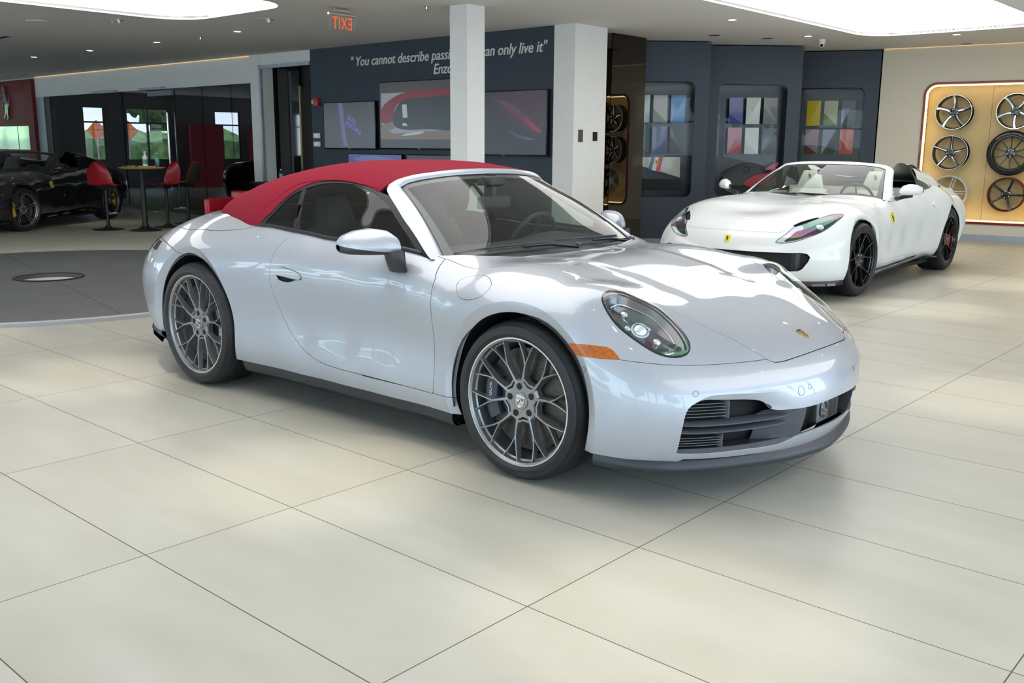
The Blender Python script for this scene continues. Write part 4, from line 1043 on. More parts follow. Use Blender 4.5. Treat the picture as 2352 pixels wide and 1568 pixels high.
    gtop = cspline([(-1.905, .955), (-1.893, .962), (-1.829, 1.030), (-1.776, 1.105), (-1.735, 1.135), (-1.68, 1.158), (-1.62, 1.176), (-1.552, 1.186), (-1.47, 1.190), (-1.40, 1.190), (-1.33, 1.185), (-1.262, 1.175), (-1.18, 1.157), (-1.121, 1.136)], 3)
    gl_poly = np.vstack([gtop, [(-1.045, 1.105), (-.96, 1.052), (-.865, .998), (-.765, .945), (-.675, .888), (-.67, .80), (-1.905, .80)]])
    SG = cut(R0, fs(R0[0])); SG = clip(*SG, np.maximum(-S_SKIN.f(SG[0]) - .015, .86 - SG[0][:, 2]))
    fg = lambda V_: sdpoly(xz(V_), gl_poly)
    seal = cut(SG, fg(SG[0]), False); seal = (seal[0] - seal[1] * .004, seal[1], seal[2])
    glass = cut(SG, fg(SG[0]) - .002)
    bsp = [(-1.705, 1.152), (-1.675, 1.155), (-1.645, 1.04), (-1.613, .90), (-1.605, .80), (-1.66, .80), (-1.668, .9), (-1.69, 1.04), (-1.715, 1.14)]
    fbp2 = lambda V_: V_[:, 0] - np.interp(V_[:, 2], [.85, .93, 1.044, 1.16], [-1.603, -1.612, -1.65, -1.70])
    gf = cut(glass, fbp2(glass[0]) - .012, False); gr = cut(glass, fbp2(glass[0]) + .012); pil = cut(cut(glass, fbp2(glass[0]) - .014), fbp2(glass[0]) + .014, False)
    for side in (-1, 1):
        so_ = panel('window_seal', seal, M['seal_rubber'], root, .012, side=side)
        panel('side_window', (gf[0] - gf[1] * .008, gf[1], gf[2]), M['side_glass'], root, 0, side=side)
        panel('quarter_window', (gr[0] - gr[1] * .008, gr[1], gr[2]), M['side_glass'], root, 0, side=side)
        panel('window_pillar', (pil[0] - pil[1] * .006, pil[1], pil[2]), M['seal_rubber'], root, .01, side=side)
        # belt seal along the foot of the glass
        q = MB(); bl = []
        for x in np.linspace(-.665, -1.93, 40):
            p = skin_pt(S_SKIN, (x, -.772 if x > -1.9 else -.768, 1.4), (0, 0, -1), 0, .8); pr2 = R_SKIN.f(np.array([[x, -.78, .9]])); bl.append((x, -.779, p[2] + .003))
        q.tube(bl, .010, 8, flat=.8)
        if side > 0: q.V = [(a, -b, c) for a, b, c in q.V]; q.F = [f[::-1] for f in q.F]
        q.build('belt_seal', M['seal_rubber'], root)
    # seam welts of the fabric
    for S in (-1, 1):
        q = MB(); w = along(R_SKIN, [(x, -.62, z + .018) for x, z in op[2:-2]]); q.tube([(a, b, c) for a, b, c in w], .0035, 6)
        if S > 0: flipy(q)
        q.build('fabric_welt', M['red_fabric'], so)
    q = MB(); rim = [(-1.95, .776), (-2.03, .764), (-2.1, .75), (-2.2, .72), (-2.3, .685), (-2.4, .642), (-2.5, .592), (-2.6, .52), (-2.68, .44), (-2.74, .32), (-2.775, .18), (-2.785, 0)]
    rim = cspline(rim, 4); L_ = [on_top(S_SKIN, x, w) for x, w in rim]; L_ = [(p[0], p[1], p[2] + .001) for p in L_] ; L_ += [(a, -b, c) for a, b, c in L_[::-1][1:]]
    q.tube(L_, .007, 8); q.build('roof_gasket', M['seal_rubber'], root)
    # ---- windscreen with silver surround
    bot, nb = windscreen(root, [(-.575, -.728, .878), (-.552, -.6, .882), (-.540, -.4, .885), (-.532, -.2, .886), (-.528, 0, .886)], [(-1.058, -.545, 1.176), (-1.040, -.50, 1.198), (-1.012, -.38, 1.217), (-.995, -.2, 1.230), (-.988, 0, 1.234)],
        [(-.588, -.800, .880), (-.615, -.797, .897), (-.712, -.765, .960), (-.79, -.732, .998), (-.869, -.702, 1.036), (-.95, -.670, 1.083), (-1.025, -.642, 1.127), (-1.08, -.618, 1.158)], [(-1.105, -.592, 1.186), (-1.097, -.553, 1.209), (-1.064, -.46, 1.236), (-1.044, -.33, 1.250), (-1.036, -.2, 1.259), (-1.034, 0, 1.263)], P)
    # black cowl between hood and glass
    q = MB(); rows = []
    for i in range(nb):
        y = bot[i][1]; w = abs(y); xr = float(np.interp(w, [0, .3, .45, .6, .705, .76], [-.387, -.389, -.412, -.452, -.52, -.57])); zt = on_top(S_SKIN, max(xr, -.56), min(w, .72))[2]
        rows.append([(xr + .02, y, zt - .012), (xr - .015, y, zt - .024), (bot[i][0] + .01, y, bot[i][2] - .014), (bot[i][0] - .03, y, bot[i][2] - .01)])
    q.sheet(rows); q.build('cowl', M['black_plastic'], root)
    # wipers
    def wiper(piv, mid, tips):
        q = MB(); q.tube([piv, ((piv[0] + mid[0]) / 2, (piv[1] + mid[1]) / 2, (piv[2] + mid[2]) / 2 + .012), mid], [.011, .009, .007], 8, flat=.6)
        q.lathe([(.017, 0), (.017, .018), (.010, .024), (.0001, .025)], 16, Matrix.Translation(piv))
        q.tube(tips, .0065, 6, flat=.7); q.tube([(a - .004, b, c + .009) for a, b, c in tips], .0035, 6); q.build('wiper', M['black_plastic'], root)
    wiper((-.455, .12, .878), (-.545, -.22, .898), [(-.575, -.66, .886), (-.560, -.45, .897), (-.550, -.22, .898), (-.548, .0, .898)])
    wiper((-.455, .60, .872), (-.53, .34, .893), [(-.556, .05, .903), (-.552, .25, .898), (-.552, .45, .895), (-.57, .62, .89)])
    # mirrors
    for S in (-1, 1):
        q = MB(); n = 16; rows = []
        st = [(0, .0, .0, 0), (.010, .30, .35, .004), (.035, .55, .62, .006), (.08, .82, .86, .004), (.13, .98, .98, 0), (.175, 1, 1, 0), (.20, .93, .93, 0)]
        # loft from the outer tip inwards; section in xz
        cx_, cz_ = -.845, .945
        secs = [(-1.052, .012, .014, -.925, .922), (-1.046, .034, .030, -.915, .924), (-1.025, .060, .046, -.895, .929), (-.985, .082, .058, -.862, .936), (-.935, .092, .064, -.825, .940), (-.895, .088, .060, -.795, .938), (-.868, .066, .046, -.775, .932), (-.858, .02, .015, -.77, .926)]
        for y, rx, rz, cx2, cz2 in secs:
            r_ = []
            for k in range(28):
                a = 2 * PI * k / 28; c, s = math.cos(a), math.sin(a); e = .8
                xx = math.copysign(abs(c) ** e, c) * rx; zz = math.copysign(abs(s) ** e, s) * rz * (1.1 if s > 0 else .75)
                r_.append((cx2 + xx + (zz * -.25), y, cz2 + zz))
            r_.append(r_[0]); rows.append(r_)
        q.sheet(rows); Vv = np.array(q.V); F_ = q.F
        bm = bmesh.new(); vs = [bm.verts.new(v) for v in Vv]
        for f in F_: bm.faces.new([vs[i] for i in f])
        bmesh.ops.remove_doubles(bm, verts=bm.verts, dist=1e-5)
        top_ = bm.copy(); low = bm.copy()
        pc = Vector((0, 0, .912)); pn = Vector((.12, .25 , 1)).normalized(); pc = Vector((-.84, -.94, .922)); pn = Vector((.12, .02, 1)).normalized()
        for b_, flip in ((top_, True), (low, False)):
            bmesh.ops.bisect_plane(b_, geom=b_.verts[:] + b_.edges[:] + b_.faces[:], plane_co=pc, plane_no=pn, clear_inner=flip, clear_outer=not flip)
        def emit(b_, nm, m_, par, sc=1.):
            b_.verts.index_update(); V_ = [v.co.copy() for v in b_.verts]; F2 = [[v.index for v in f.verts] for f in b_.faces]
            if S > 0: V_ = [Vector((v.x, -v.y, v.z)) for v in V_]; F2 = [f[::-1] for f in F2]
            return mesh_obj(nm, V_, F2, m_, par, sharp=50)
        mo = emit(top_, 'side_mirror', P, root); emit(low, 'mirror_lower_shell', M['black_plastic'], mo)
        bm.free(); top_.free(); low.free()
        q = MB(); rows = []
        for t in np.linspace(0, 1, 9):
            c = np.array([-.735, -.886, .905]) * (1 - t) + np.array([-.742, -.856, .815]) * t + np.array([.012, -.012, 0]) * math.sin(t * PI)
            rx, ry = .060 * (1 - t) + .054 * t, .034 * (1 - t) + .028 * t
            rows.append([(c[0] + rx * math.cos(a), c[1] + ry * math.sin(a), c[2] + (0.012 * math.cos(a) * (1 - t))) for a in np.linspace(0, 2 * PI, 20)])
        q.sheet(rows)
        if S > 0: q.V = [(a, -b, c) for a, b, c in q.V]; q.F = [f[::-1] for f in q.F]
        q.build('mirror_foot', M['black_plastic'], mo)
        q = MB(); G = [[(-.90 - .02 + (0.0), y, z) for y in (-1.0, -.87)] for z in (.905, .985)]
        q.sheet(G)
        if S > 0: q.V = [(a, -b, c) for a, b, c in q.V]
        q.build('mirror_glass', M['chrome'], mo)
    # ---- interior
    q = MB(); G = []
    for y in np.linspace(-.70, .70, 15):
        hump = .03 * math.exp(-((y - .37) / .16) ** 2); G.append([(-.56, y, .872), (-.68, y, .885), (-.80, y, .893 + hump), (-.88, y, .885 + hump), (-.905, y, .84), (-.93, y, .68), (-.95, y, .5)])
    q.sheet(G); q.build('dashboard', M['interior_dark'], root)
    q = MB(); cz = Vector((-.985, .37, .845)); tl = Matrix.Translation(cz) @ Matrix.Rotation(math.radians(-66), 4, 'Y')
    ring = [tl @ Vector((.182 * math.cos(a), .182 * math.sin(a), 0)) for a in np.linspace(0, 2 * PI, 40, endpoint=False)]
    q.tube(ring, .0135, 10, closed=True); q.lathe([(.0001, -.02), (.06, -.02), (.066, 0), (.05, .018), (.0001, .022)], 24, tl, cap=False)
    for a in (0, PI, PI * 1.5): q.tube([tl @ Vector((.05 * math.cos(a), .05 * math.sin(a), 0)), tl @ Vector((.178 * math.cos(a), .178 * math.sin(a), 0))], .013, 8, flat=.5)
    q.build('steering_wheel', M['interior_dark'], root)
    for S in (-1, 1):
        q = MB(); y = .37 * S
        def slab(P0, P1, w0, w1, th, n=8):
            rows = []
            P0, P1 = Vector(P0), Vector(P1); d = (P1 - P0).normalized(); nn = Vector((-d.z, 0, d.x))
            for i in range(n + 1):
                t = i / n; c = P0.lerp(P1, t); w = w0 + (w1 - w0) * t; tt = th * (1 - .5 * abs(2 * t - 1) ** 4); r_ = []
                for k in range(20):
                    a = 2 * PI * k / 20; r_.append(c + Vector((0, math.copysign(abs(math.cos(a)) ** .6, math.cos(a)) * w / 2, 0)) + nn * math.copysign(abs(math.sin(a)) ** .7, math.sin(a)) * tt / 2)
                r_.append(r_[0]); rows.append(r_)
            q.sheet(rows)
        slab((-1.2, y, .46), (-1.62, y, .42), .5, .5, .14); slab((-1.60, y, .45), (-1.80, y, .93), .5, .40, .13); slab((-1.80, y, .91), (-1.845, y, 1.09), .30, .22, .10)
        q.build('seat', M['interior_grey'], root)
    q = MB()
    for S in (-1, 1): q.box(-1.75, -.62, S * .755 - .012, S * .755 + .012, .3, .905)
    q.box(-2.1, -1.95, -.7, .7, .3, .95); q.box(-.95, -.7, -.7, .7, .25, .5); q.box(-2.0, -1.0, -.13, .13, .25, .62, bev=.02); q.box(-2.1, -.5, -.75, .75, .22, .26); q.build('cabin_trim', M['interior_dark'], root)
    q = MB(); q.box(-.945, -.915, -.125, .125, 1.055, 1.12, bev=.014); q.box(-.99, -.93, -.015, .015, 1.11, 1.23); q.box(-1.01, -.9, -.06, .06, 1.175, 1.225, bev=.01); q.build('rear_view_mirror', M['interior_dark'], root)
    # inner roof lining
    L3 = clip(*ST, ST[0][:, 2] * -1 + 1.0); L3 = (L3[0] - L3[1] * .02, -L3[1], L3[2][:, ::-1]); panel('roof_lining', L3, M['interior_dark'], root, 0)
    # wheels
    for x, R, lip, half, yl in ((0., .340, .271, .1225, -.885), (-2.45, .358, .285, .1525, -.896)):
        for S in (-1, 1):
            w = silver_wheel(R, lip, half, root, x, S, front=x > -1)
            w.location = (x, S * (abs(yl) - (half - .012)), R)
            if S > 0: w.rotation_euler = (0, 0, PI)
    return root
M['lamp_bowl'] = mat('lamp_bowl', (.16, .17, .18), .22, .8); M['lamp_smoke'] = mat('lamp_smoke', (.03, .006, .006), .08, coat=1.)
M['steel_dim'] = mat('steel_dim', (.16, .17, .18), .4, .8)
M['frit'] = mat('frit', (.06, .06, .065), .35)
silver_car = build_silver()
# ================================================================ GRAND TOURERS (white one right behind, dark one far left)
def build_gt(name, loc, yaw, label, paint, seat_m, wheel_args, steer=0., horse=True):
    root = empty(name, loc, yaw, label, 'car')
    V, T = G_SKIN.grid(.02, 150, 55); N = vnormals(V, T); B = clip(V, N, T, .15 - V[:, 2])
    arches = ((0.02, .350, .378, .035, .022), (-2.72, .364, .395, .035, .022))
    for cx, cz, r, bw, am in arches:
        rr = lambda V_, cx=cx, cz=cz: np.hypot(V_[:, 0] - cx, V_[:, 2] - cz)
        B = clip(*B, np.where(B[0][:, 1] > -.45, -1., r - rr(B[0])))
        def disp(V_, cx=cx, cz=cz, r=r, bw=bw, am=am):
            V_ = V_.copy(); d = np.hypot(V_[:, 0] - cx, V_[:, 2] - cz); V_[:, 1] += am * np.clip(1 - (d - r) / bw, 0, 1); return V_
        B = facet(*B, np.where(B[0][:, 1] > -.45, 1., rr(B[0]) - (r + bw)), disp)
    isf = lambda V_: V_[:, 0] > .5
    hole = [(-.05, .455), (.3, .452), (.6, .455), (.69, .460), (.732, .45), (.757, .42), (.742, .375), (.70, .31), (.665, .287), (.6, .283), (.3, .25), (-.05, .245)]
    B = clip(*B, np.where(isf(B[0]), -sdpoly(yz(B[0]), hole), -1.))
    def bottom(V_): return np.where(V_[:, 0] > .3, .19, np.interp(V_[:, 0], [-3.6, -3.1, -2.3, -2.2, -1.7, -.3], [.26, .26, .215, .215, .25, .20])) - V_[:, 2]
    B = clip(*B, bottom(B[0]))
    cab = cspline([(-.62, -.3), (-.62, 0), (-.66, .3), (-.76, .6), (-.92, .78), (-1.1, .825), (-1.7, .83), (-2.2, .79), (-2.5, .72), (-2.75, .6), (-2.95, .4), (-3.05, 0), (-3.05, -.3)], 6)
    B = clip(*B, np.where(B[0][:, 2] > .8, -sdpoly(xw(B[0]), cab), -1.))
    g = .002
    hlo = cspline(along(G_SKIN, [(.868, -.455, .541), (.795, -.52, .622), (.72, -.552, .675), (.66, -.605, .70), (.58, -.65, .728), (.41, -.722, .772), (.30, -.785, .795), (.25, -.83, .787), (.375, -.828, .735), (.592, -.79, .648), (.74, -.705, .595), (.83, -.585, .548)]), 4, True)
    vent = along(G_SKIN, [(.705, -.53, .695), (.62, -.57, .724), (.45, -.68, .77), (.49, -.69, .752), (.61, -.66, .712), (.69, -.592, .688), (.715, -.55, .688)])
    L = cut(B, lambda V_, N_: local_sd(V_, N_, hlo, .45, -.1)); B = cut(B, local_sd(B[0], B[1], hlo, .45, -.1) - .001, False)
    VT = cut(B, local_sd(B[0], B[1], vent, .3, -.1)); B = cut(B, local_sd(B[0], B[1], vent, .3, -.1), False)
    hood = np.vstack([cspline([(.855, -.2), (.855, 0), (.848, .2), (.825, .36), (.79, .49)], 5), cspline([(.76, .50), (.6, .56), (.4, .66), (.2, .74), (0, .79), (-.2, .80), (-.5, .795), (-.72, .79), (-.9, .80)], 5), [(-.95, -.2)]])
    fh = lambda V_: np.where(V_[:, 2] > .5, sdpoly(xw(V_), hood), 1.)
    H = cut(B, fh(B[0]) + g); B = cut(B, fh(B[0]) - g, False); panel('hood', H, paint, root)
    door = [(-.66, .29), (-.60, .6), (-.66, .84), (-.95, 1.1), (-2.0, 1.1), (-2.13, .88), (-2.17, .65), (-2.0, .40), (-1.72, .28)]
    fd = lambda V_: np.where(V_[:, 1] < -.6, sdpoly(xz(V_), door), 1.)
    DR = cut(B, fd(B[0]) + g); B = cut(B, fd(B[0]) - g, False)
    FB = cut(B, np.where((B[0][:, 0] > .2), np.maximum(B[0][:, 2] - (.64 - .0 * B[0][:, 0]), .42 - B[0][:, 0]), 1.)); B = cut(B, np.where((B[0][:, 0] > .2), np.maximum(B[0][:, 2] - .64, .42 - B[0][:, 0]), 1.), False)
    panel('front_bumper', FB, paint, root); bump_o = children(root)[-1]
    FR = cut(B, -1.2 - B[0][:, 0]); RR = cut(B, B[0][:, 0] + 1.2)
    for side in (-1, 1):
        panel('front_fender', FR, paint, root, side=side); d_o = panel('door', DR, paint, root, side=side); panel('rear_quarter_panel', RR, paint, root, side=side)
        hnd = along(G_SKIN, [(-2.04, -.95, .79), (-2.07, -.95, .775), (-2.11, -.95, .752), (-2.10, -.95, .772), (-2.07, -.95, .795)]); q = MB()
        q.tube([(-2.05, hnd[0][1] - .012, .80), (-2.08, hnd[1][1] - .014, .775), (-2.115, hnd[2][1] - .008, .745)], [.012, .017, .008], 10)
        if side > 0: flipy(q)
        q.build('door_handle', paint, d_o)
        sd = local_sd(L[0], L[1], hlo, .45, -.1); n_ = L[0] - L[1] * np.minimum(.05, np.maximum(0, -sd) * 1.2)[:, None]
        # pale covered nose part, dark bowl with projector behind
        tail = L[0][:, 0] - .60 + (L[0][:, 2] - .66) * .6
        bowl = (n_, vnormals(n_, L[2], False), L[2]); ho = panel('headlight', clip(*bowl, n_[:, 0] - .68 + (np.abs(n_[:, 1]) - .70) * -.3), M['lamp_bowl'], root, 0, side=side)
        panel('headlight_trim', clip(*bowl, n_[:, 0] - .68 + (np.abs(n_[:, 1]) - .70) * -.3, keep_neg=False), M['lamp_pale'], ho, 0, side=side)
        lens = (L[0] + L[1] * .001, L[1], L[2]); panel('lens_cover', lens, M['clear_lens'], ho, 0, side=side)
        p = along(G_SKIN, [(.555, -.735, .68)])[0]; nn = skin_n(G_SKIN, p)[0]; p = p - nn * .02; q = MB()
        e1 = np.array([nn[1], -nn[0], 0]); e1 /= np.linalg.norm(e1); e2 = np.cross(nn, e1); Tm = Matrix(((e1[0], e2[0], nn[0], p[0]), (e1[1], e2[1], nn[1], p[1]), (e1[2], e2[2], nn[2], p[2]), (0, 0, 0, 1)))
        q.lathe([(.034, -.03), (.034, 0), (.028, .002), (.022, .010), (.012, .014), (.0001, .016)], 24, Tm, cap=False)
        if side > 0: flipy(q)
        q.build('projector', M['crystal'], ho)
        q = MB(); q.tube([tuple(v) for v in np.vstack([hlo, hlo[:1]])], .003, 6)
        if side > 0: flipy(q)
        q.build('headlight_seal', M['seal_rubber'], ho)
        vv = (VT[0] - VT[1] * .02, VT[1], VT[2]); panel('air_vent', vv, M['matte_black'], root, 0, side=side)
        a = [math.radians(t) for t in range(12, 42, 5)]; q = MB(); rows = []
        for t in a:
            x, z = .02 + .395 * math.cos(t), .35 + .395 * math.sin(t); s = on_side(G_SKIN, x, z); s2 = on_side(G_SKIN, x + .016 * math.cos(t), z + .016 * math.sin(t)); rows.append([(x, s[1] - .004 + .012, z), (x + .016 * math.cos(t), s2[1] - .003, z + .016 * math.sin(t))])
        q.sheet(rows)
        if side > 0: flipy(q)
        q.build('side_marker_lamp', M['amber'], root)
        # black skirt
        q = MB(); rows = []
        for x in np.linspace(-.28, -2.28, 30):
            zb = float(np.interp(x, [-2.3, -2.2, -1.7, -.3], [.215, .215, .25, .20])); s = on_side(G_SKIN, x, zb + .01); rise = .03 * math.exp(-((x + 1.95) / .18) ** 2)
            rows.append([(x, s[1] + .01, zb + .012), (x, s[1] + .012, zb - .01 + rise), (x, s[1] - .035, zb - .012 + rise), (x, s[1] - .038, zb - .028 + rise), (x, s[1] + .05, zb - .06), (x, s[1] + .3, zb - .06)])
        q.sheet(rows)
        if side > 0: flipy(q)
        q.build('side_skirt', M['gloss_black'], root)
        q = MB(); rows = []
        for z in np.linspace(.62, .42, 6): s = on_side(G_SKIN, -3.36, z); s2 = on_side(G_SKIN, -3.41, z); rows.append([(-3.36, s[1] - .004, z), (-3.41, s2[1] - .004, z)])
        q.sheet(rows)
        if side > 0: flipy(q)
        q.build('rear_reflector', M['lamp_red'], root)
        # seat, wheel housings
        seat_mb(-1.80, .38 * side, .44, 1.13).build('seat', seat_m, root)
        if horse: 
            q = MB(); Tm = Matrix.Translation((-1.775, .38 * side, 1.07)) @ Matrix.Rotation(PI / 2, 4, 'Z') @ Matrix.Rotation(PI / 2 - .15, 4, 'X'); q.prism(rearing_horse(.06), 0, .004, Tm); q.build('headrest_emblem', M['shield_red'], [c for c in children(root) if c.name.startswith('seat')][-1], smooth=False)
        for cx, cz, r, bw, am in arches:
            q = MB(); rows = [[(cx + (r + .01) * math.cos(t), side * .45, cz + (r + .01) * math.sin(t)), (cx + (r + .01) * math.cos(t), side * .93, cz + (r + .01) * math.sin(t))] for t in [math.radians(u) for u in range(-40, 221, 10)]]
            q.sheet(rows); q.add([r_[0] for r_ in rows], [tuple(range(len(rows)))]); q.build('wheel_housing', M['matte_black'], root)
        # shield on the flank
        p = along(G_SKIN, [(-.79, -.93, .703)])[0]; nn = skin_n(G_SKIN, p)[0]; ez = Vector(nn); ey = Vector((0.10, 0, 1)); ey = (ey - ez * ey.dot(ez)).normalized(); ex = ey.cross(ez)
        Tm = Matrix(((ex.x, ey.x, ez.x, p[0]), (ex.y, ey.y, ez.y, p[1]), (ex.z, ey.z, ez.z, p[2]), (0, 0, 0, 1)))
        if side > 0: Tm = Matrix(((-ex.x, ey.x, ez.x, p[0]), (ex.y, -ey.y, -ez.y, -p[1]), (-ex.z, ey.z, ez.z, p[2]), (0, 0, 0, 1)))
        a_, b_, c_ = yellow_shield(.115); so = a_.build('flank_shield', M['shield_yellow'], root, smooth=False, T=Tm); b_.build('horse_mark', M['matte_black'], so, smooth=False, T=Tm); c_.build('tricolour_bar', [M['flag_green'], M['white_print'], M['shield_red2']], so, smooth=False, T=Tm)
        # mirror
        q = MB(); rows = []
        for y, rx, rz, cx2, cz2 in [(-1.13, .015, .015, -1.03, .965), (-1.12, .045, .035, -1.02, .967), (-1.08, .075, .052, -.99, .970), (-1.02, .088, .058, -.95, .972), (-.97, .075, .048, -.92, .965), (-.945, .03, .02, -.91, .96)]:
            r_ = [(cx2 + rx * math.cos(t), y, cz2 + rz * math.sin(t) * (1.15 if math.sin(t) > 0 else .8)) for t in np.linspace(0, 2 * PI, 25)]; rows.append(r_)
        q.sheet(rows)
        if side > 0: flipy(q)
        mo = q.build('side_mirror', paint, root)
        q = MB(); q.tube([(-1.0, -1.04, .925), (-.97, -.96, .908), (-.98, -.88, .882)], [.028, .026, .03], 12, flat=.5)
        if side > 0: flipy(q)
        q.build('mirror_foot', M['gloss_black'], mo)
    # inner shell and pans
    g2 = G_SKIN.grid(.05, 70, 26); n2 = vnormals(*g2); V2 = g2[0] - n2 * .035; I = clip(V2, n2, g2[1], .17 - V2[:, 2])
    for cx, cz, r, bw, am in arches: I = clip(*I, np.where(I[0][:, 1] > -.45, -1., (r + bw + .012) - np.hypot(I[0][:, 0] - cx, I[0][:, 2] - cz)))
    I = clip(*I, np.where(I[0][:, 2] > .78, -sdpoly(xw(I[0]), cab) - .01, -1.)); panel('inner_shell', I, M['matte_black'], root, 0)
    q = MB(); q.box(-2.3, -.42, -.86, .86, .13, .17); q.box(-3.2, .8, -.42, .42, .14, .20); q.build('floor_pan', M['matte_black'], root)
    # splitter
    q = MB(); rows = []
    ctr = [(on_front(G_SKIN, w, .2)[0], w) for w in np.linspace(0, .80, 22)]; ctr += [(x, -on_side(G_SKIN, x, .2)[1]) for x in np.linspace(ctr[-1][0] - .04, .43, 8)]
    for x, w in ctr:
        o = .03 if x > .6 else .012; rows.append([(x - .02, -w, .20), (x - .004, -w * 1.0, .195), (x + o * .8, -w - (.02 if w > .6 else 0), .175), (x + o, -w - (.024 if w > .6 else 0), .155), (x - .03, -w, .145), (x - .2, -w * .9, .14)])
    q.sheet(rows); k = MB(); k.V = list(q.V); k.F = list(q.F); flipy(k); q.add(k.V, k.F); q.build('front_splitter', M['gloss_black'], root)
    q = MB(); rows = []
    for z in (.47, .40, .32, .25, .2): rows.append([(on_front(G_SKIN, abs(w), max(z, .22))[0] - .10 - (.06 if abs(w) > .66 else 0), w, z) for w in np.linspace(-.76, .76, 41)])
    q.sheet(rows); q.build('grille_back', M['matte_black'], bump_o)
    q = MB()
    for j in range(26):
        for s in (-1, 1):
            w = j * .021 + .01; p = on_front(G_SKIN, w, .35); q.box(p[0] - .06, p[0] - .05, s * w - .002, s * w + .002, .25, .45)
    for z in np.arange(.27, .45, .022):
        rows = [[(on_front(G_SKIN, abs(w), z)[0] - .05, w, z - .0015), (on_front(G_SKIN, abs(w), z)[0] - .05, w, z + .0015)] for w in np.linspace(-.56, .56, 25)]; q.sheet(rows)
    q.build('grille_mesh', M['gloss_black'], bump_o)
    for s in (-1, 1):
        q = MB(); P = [[(on_front(G_SKIN, w, z)[0] - d, s * w, z) for w, d in ((.57, .05), (.64, .015), (.70, .07))] for z in (.45, .40, .34, .29)]; q.sheet(P); q.build('grille_blade', M['black_plastic'], bump_o)
    # glass, frame, roofless cabin
    windscreen(root, [(-.955, -.755, .872), (-.85, -.6, .876), (-.76, -.4, .880), (-.71, -.2, .882), (-.69, 0, .882)], [(-1.475, -.585, 1.165), (-1.44, -.52, 1.188), (-1.40, -.36, 1.205), (-1.375, -.18, 1.212), (-1.36, 0, 1.214)],
        [(-1.0, -.835, .862), (-1.12, -.80, .930), (-1.28, -.74, 1.02), (-1.43, -.69, 1.10), (-1.54, -.655, 1.155)], [(-1.56, -.62, 1.185), (-1.52, -.55, 1.215), (-1.46, -.36, 1.236), (-1.43, -.18, 1.244), (-1.42, 0, 1.246)], paint, (.03, .03, 2), (-1.8, 0, .8))
    q = MB(); rows = []
    zf = lambda p, o: (p[0], p[1], p[2])
    for y in np.linspace(-.80, .80, 17):
        w = abs(y); xb = float(np.interp(w, [0, .3, .6, .78], [-.62, -.66, -.76, -.92])); z = on_top(G_SKIN, xb, min(w, .76))[2]; rows.append([(xb + .02, y, z - .01), (xb - .02, y, z - .02), (xb - .12, y, z - .012)])
    q.sheet(rows); q.build('cowl', M['black_plastic'], root)
    q = MB(); q.tube([(-.70, .25, .895), (-.78, -.1, .912), (-.84, -.45, .900)], .008, 6); q.tube([(-.72, .55, .89), (-.72, .2, .915), (-.75, -.05, .918)], .007, 6); q.build('wiper', M['black_plastic'], root)
    q = MB(); G_ = []
    for y in np.linspace(-.75, .75, 13): G_.append([(-.75, y, .862), (-.95, y, .885), (-1.12, y, .895 + .03 * math.exp(-((y - .38) / .17) ** 2)), (-1.2, y, .86), (-1.24, y, .6)])
    q.sheet(G_); q.build('dashboard', M['interior_dark'], root); steering_mb(-1.26, .38, .85).build('steering_wheel', M['interior_dark'], root)
    q = MB()
    for s in (-1, 1): q.box(-2.15, -1.0, s * .80 - .02, s * .80 + .02, .3, .885)
    q.box(-2.4, -2.05, -.74, .74, .25, .95); q.box(-2.2, -1.2, -.11, .11, .25, .62); q.box(-2.3, -1.1, -.8, .8, .2, .24); q.build('cabin_trim', seat_m, root)
    q = MB(); q.box(-1.33, -1.30, -.10, .10, 1.10, 1.155, bev=.01); q.build('rear_view_mirror', M['interior_dark'], root)
    # rear buttresses and deck
    q = MB(); rows = []
    T_ = [(-1.99, .79, .93, .735, 1.13, .64, 1.215, .53, 1.222, .42, 1.12, 1.06), (-2.15, .80, .93, .75, 1.10, .66, 1.195, .54, 1.205, .44, 1.11, 1.06), (-2.4, .80, .94, .75, 1.07, .66, 1.155, .55, 1.165, .46, 1.09, 1.055), (-2.7, .78, .965, .74, 1.045, .66, 1.10, .56, 1.105, .46, 1.06, 1.045), (-3.0, .72, .96, .68, 1.01, .62, 1.045, .52, 1.05, .42, 1.03, 1.02), (-3.3, .62, .93, .58, .965, .52, .985, .42, .99, .3, .985, .98)]
    for x, w1, z1, w2, z2, w3, z3, w4, z4, w5, z5, z6 in T_:
        h = [(x, -w1, z1), (x, -w2, z2), (x, -w3, z3), (x, -w4, z4), (x, -w5, z5), (x, 0, z6)]; h = [tuple(v) for v in cspline(h, 4)]; rows.append(h + [(a, -b, c) for a, b, c in h[::-1][1:]])
    R_ = [[tuple(v) for v in r_] for r_ in zip(*[cspline([rows[i][k] for i in range(len(rows))], 5) for k in range(len(rows[0]))])]
    q.sheet(R_); q.build('rear_deck', paint, root, sharp=70)
    for s in (-1, 1):
        q = MB(); z0 = [(-1.62, -.775, .90), (-1.80, -.75, 1.00), (-1.93, -.70, 1.13), (-2.0, -.67, 1.19)]
        top_ = cspline([(-1.93, -.665, 1.205), (-2.03, -.672, 1.205), (-2.16, -.70, 1.15), (-2.30, -.735, 1.06), (-2.40, -.775, .965), (-2.42, -.80, .925)], 6); bt = [(-1.90 - .52 * i / (len(top_) - 1), -.812, .905) for i in range(len(top_))]
        q.sheet([[tuple(a + np.array([0, -.012, 0])) for a in top_], [tuple((a + np.array(b)) / 2 + np.array([0, -.020, 0])) for a, b in zip(top_, bt)], bt])
        if s > 0: flipy(q)
        q.build('quarter_window', M['dark_glass'], root)
        q = MB(); q.tube([tuple(a + np.array([0, -.012, 0])) for a in top_], .009, 8)
        if s > 0: flipy(q)
        q.build('window_seal', M['seal_rubber'], root)
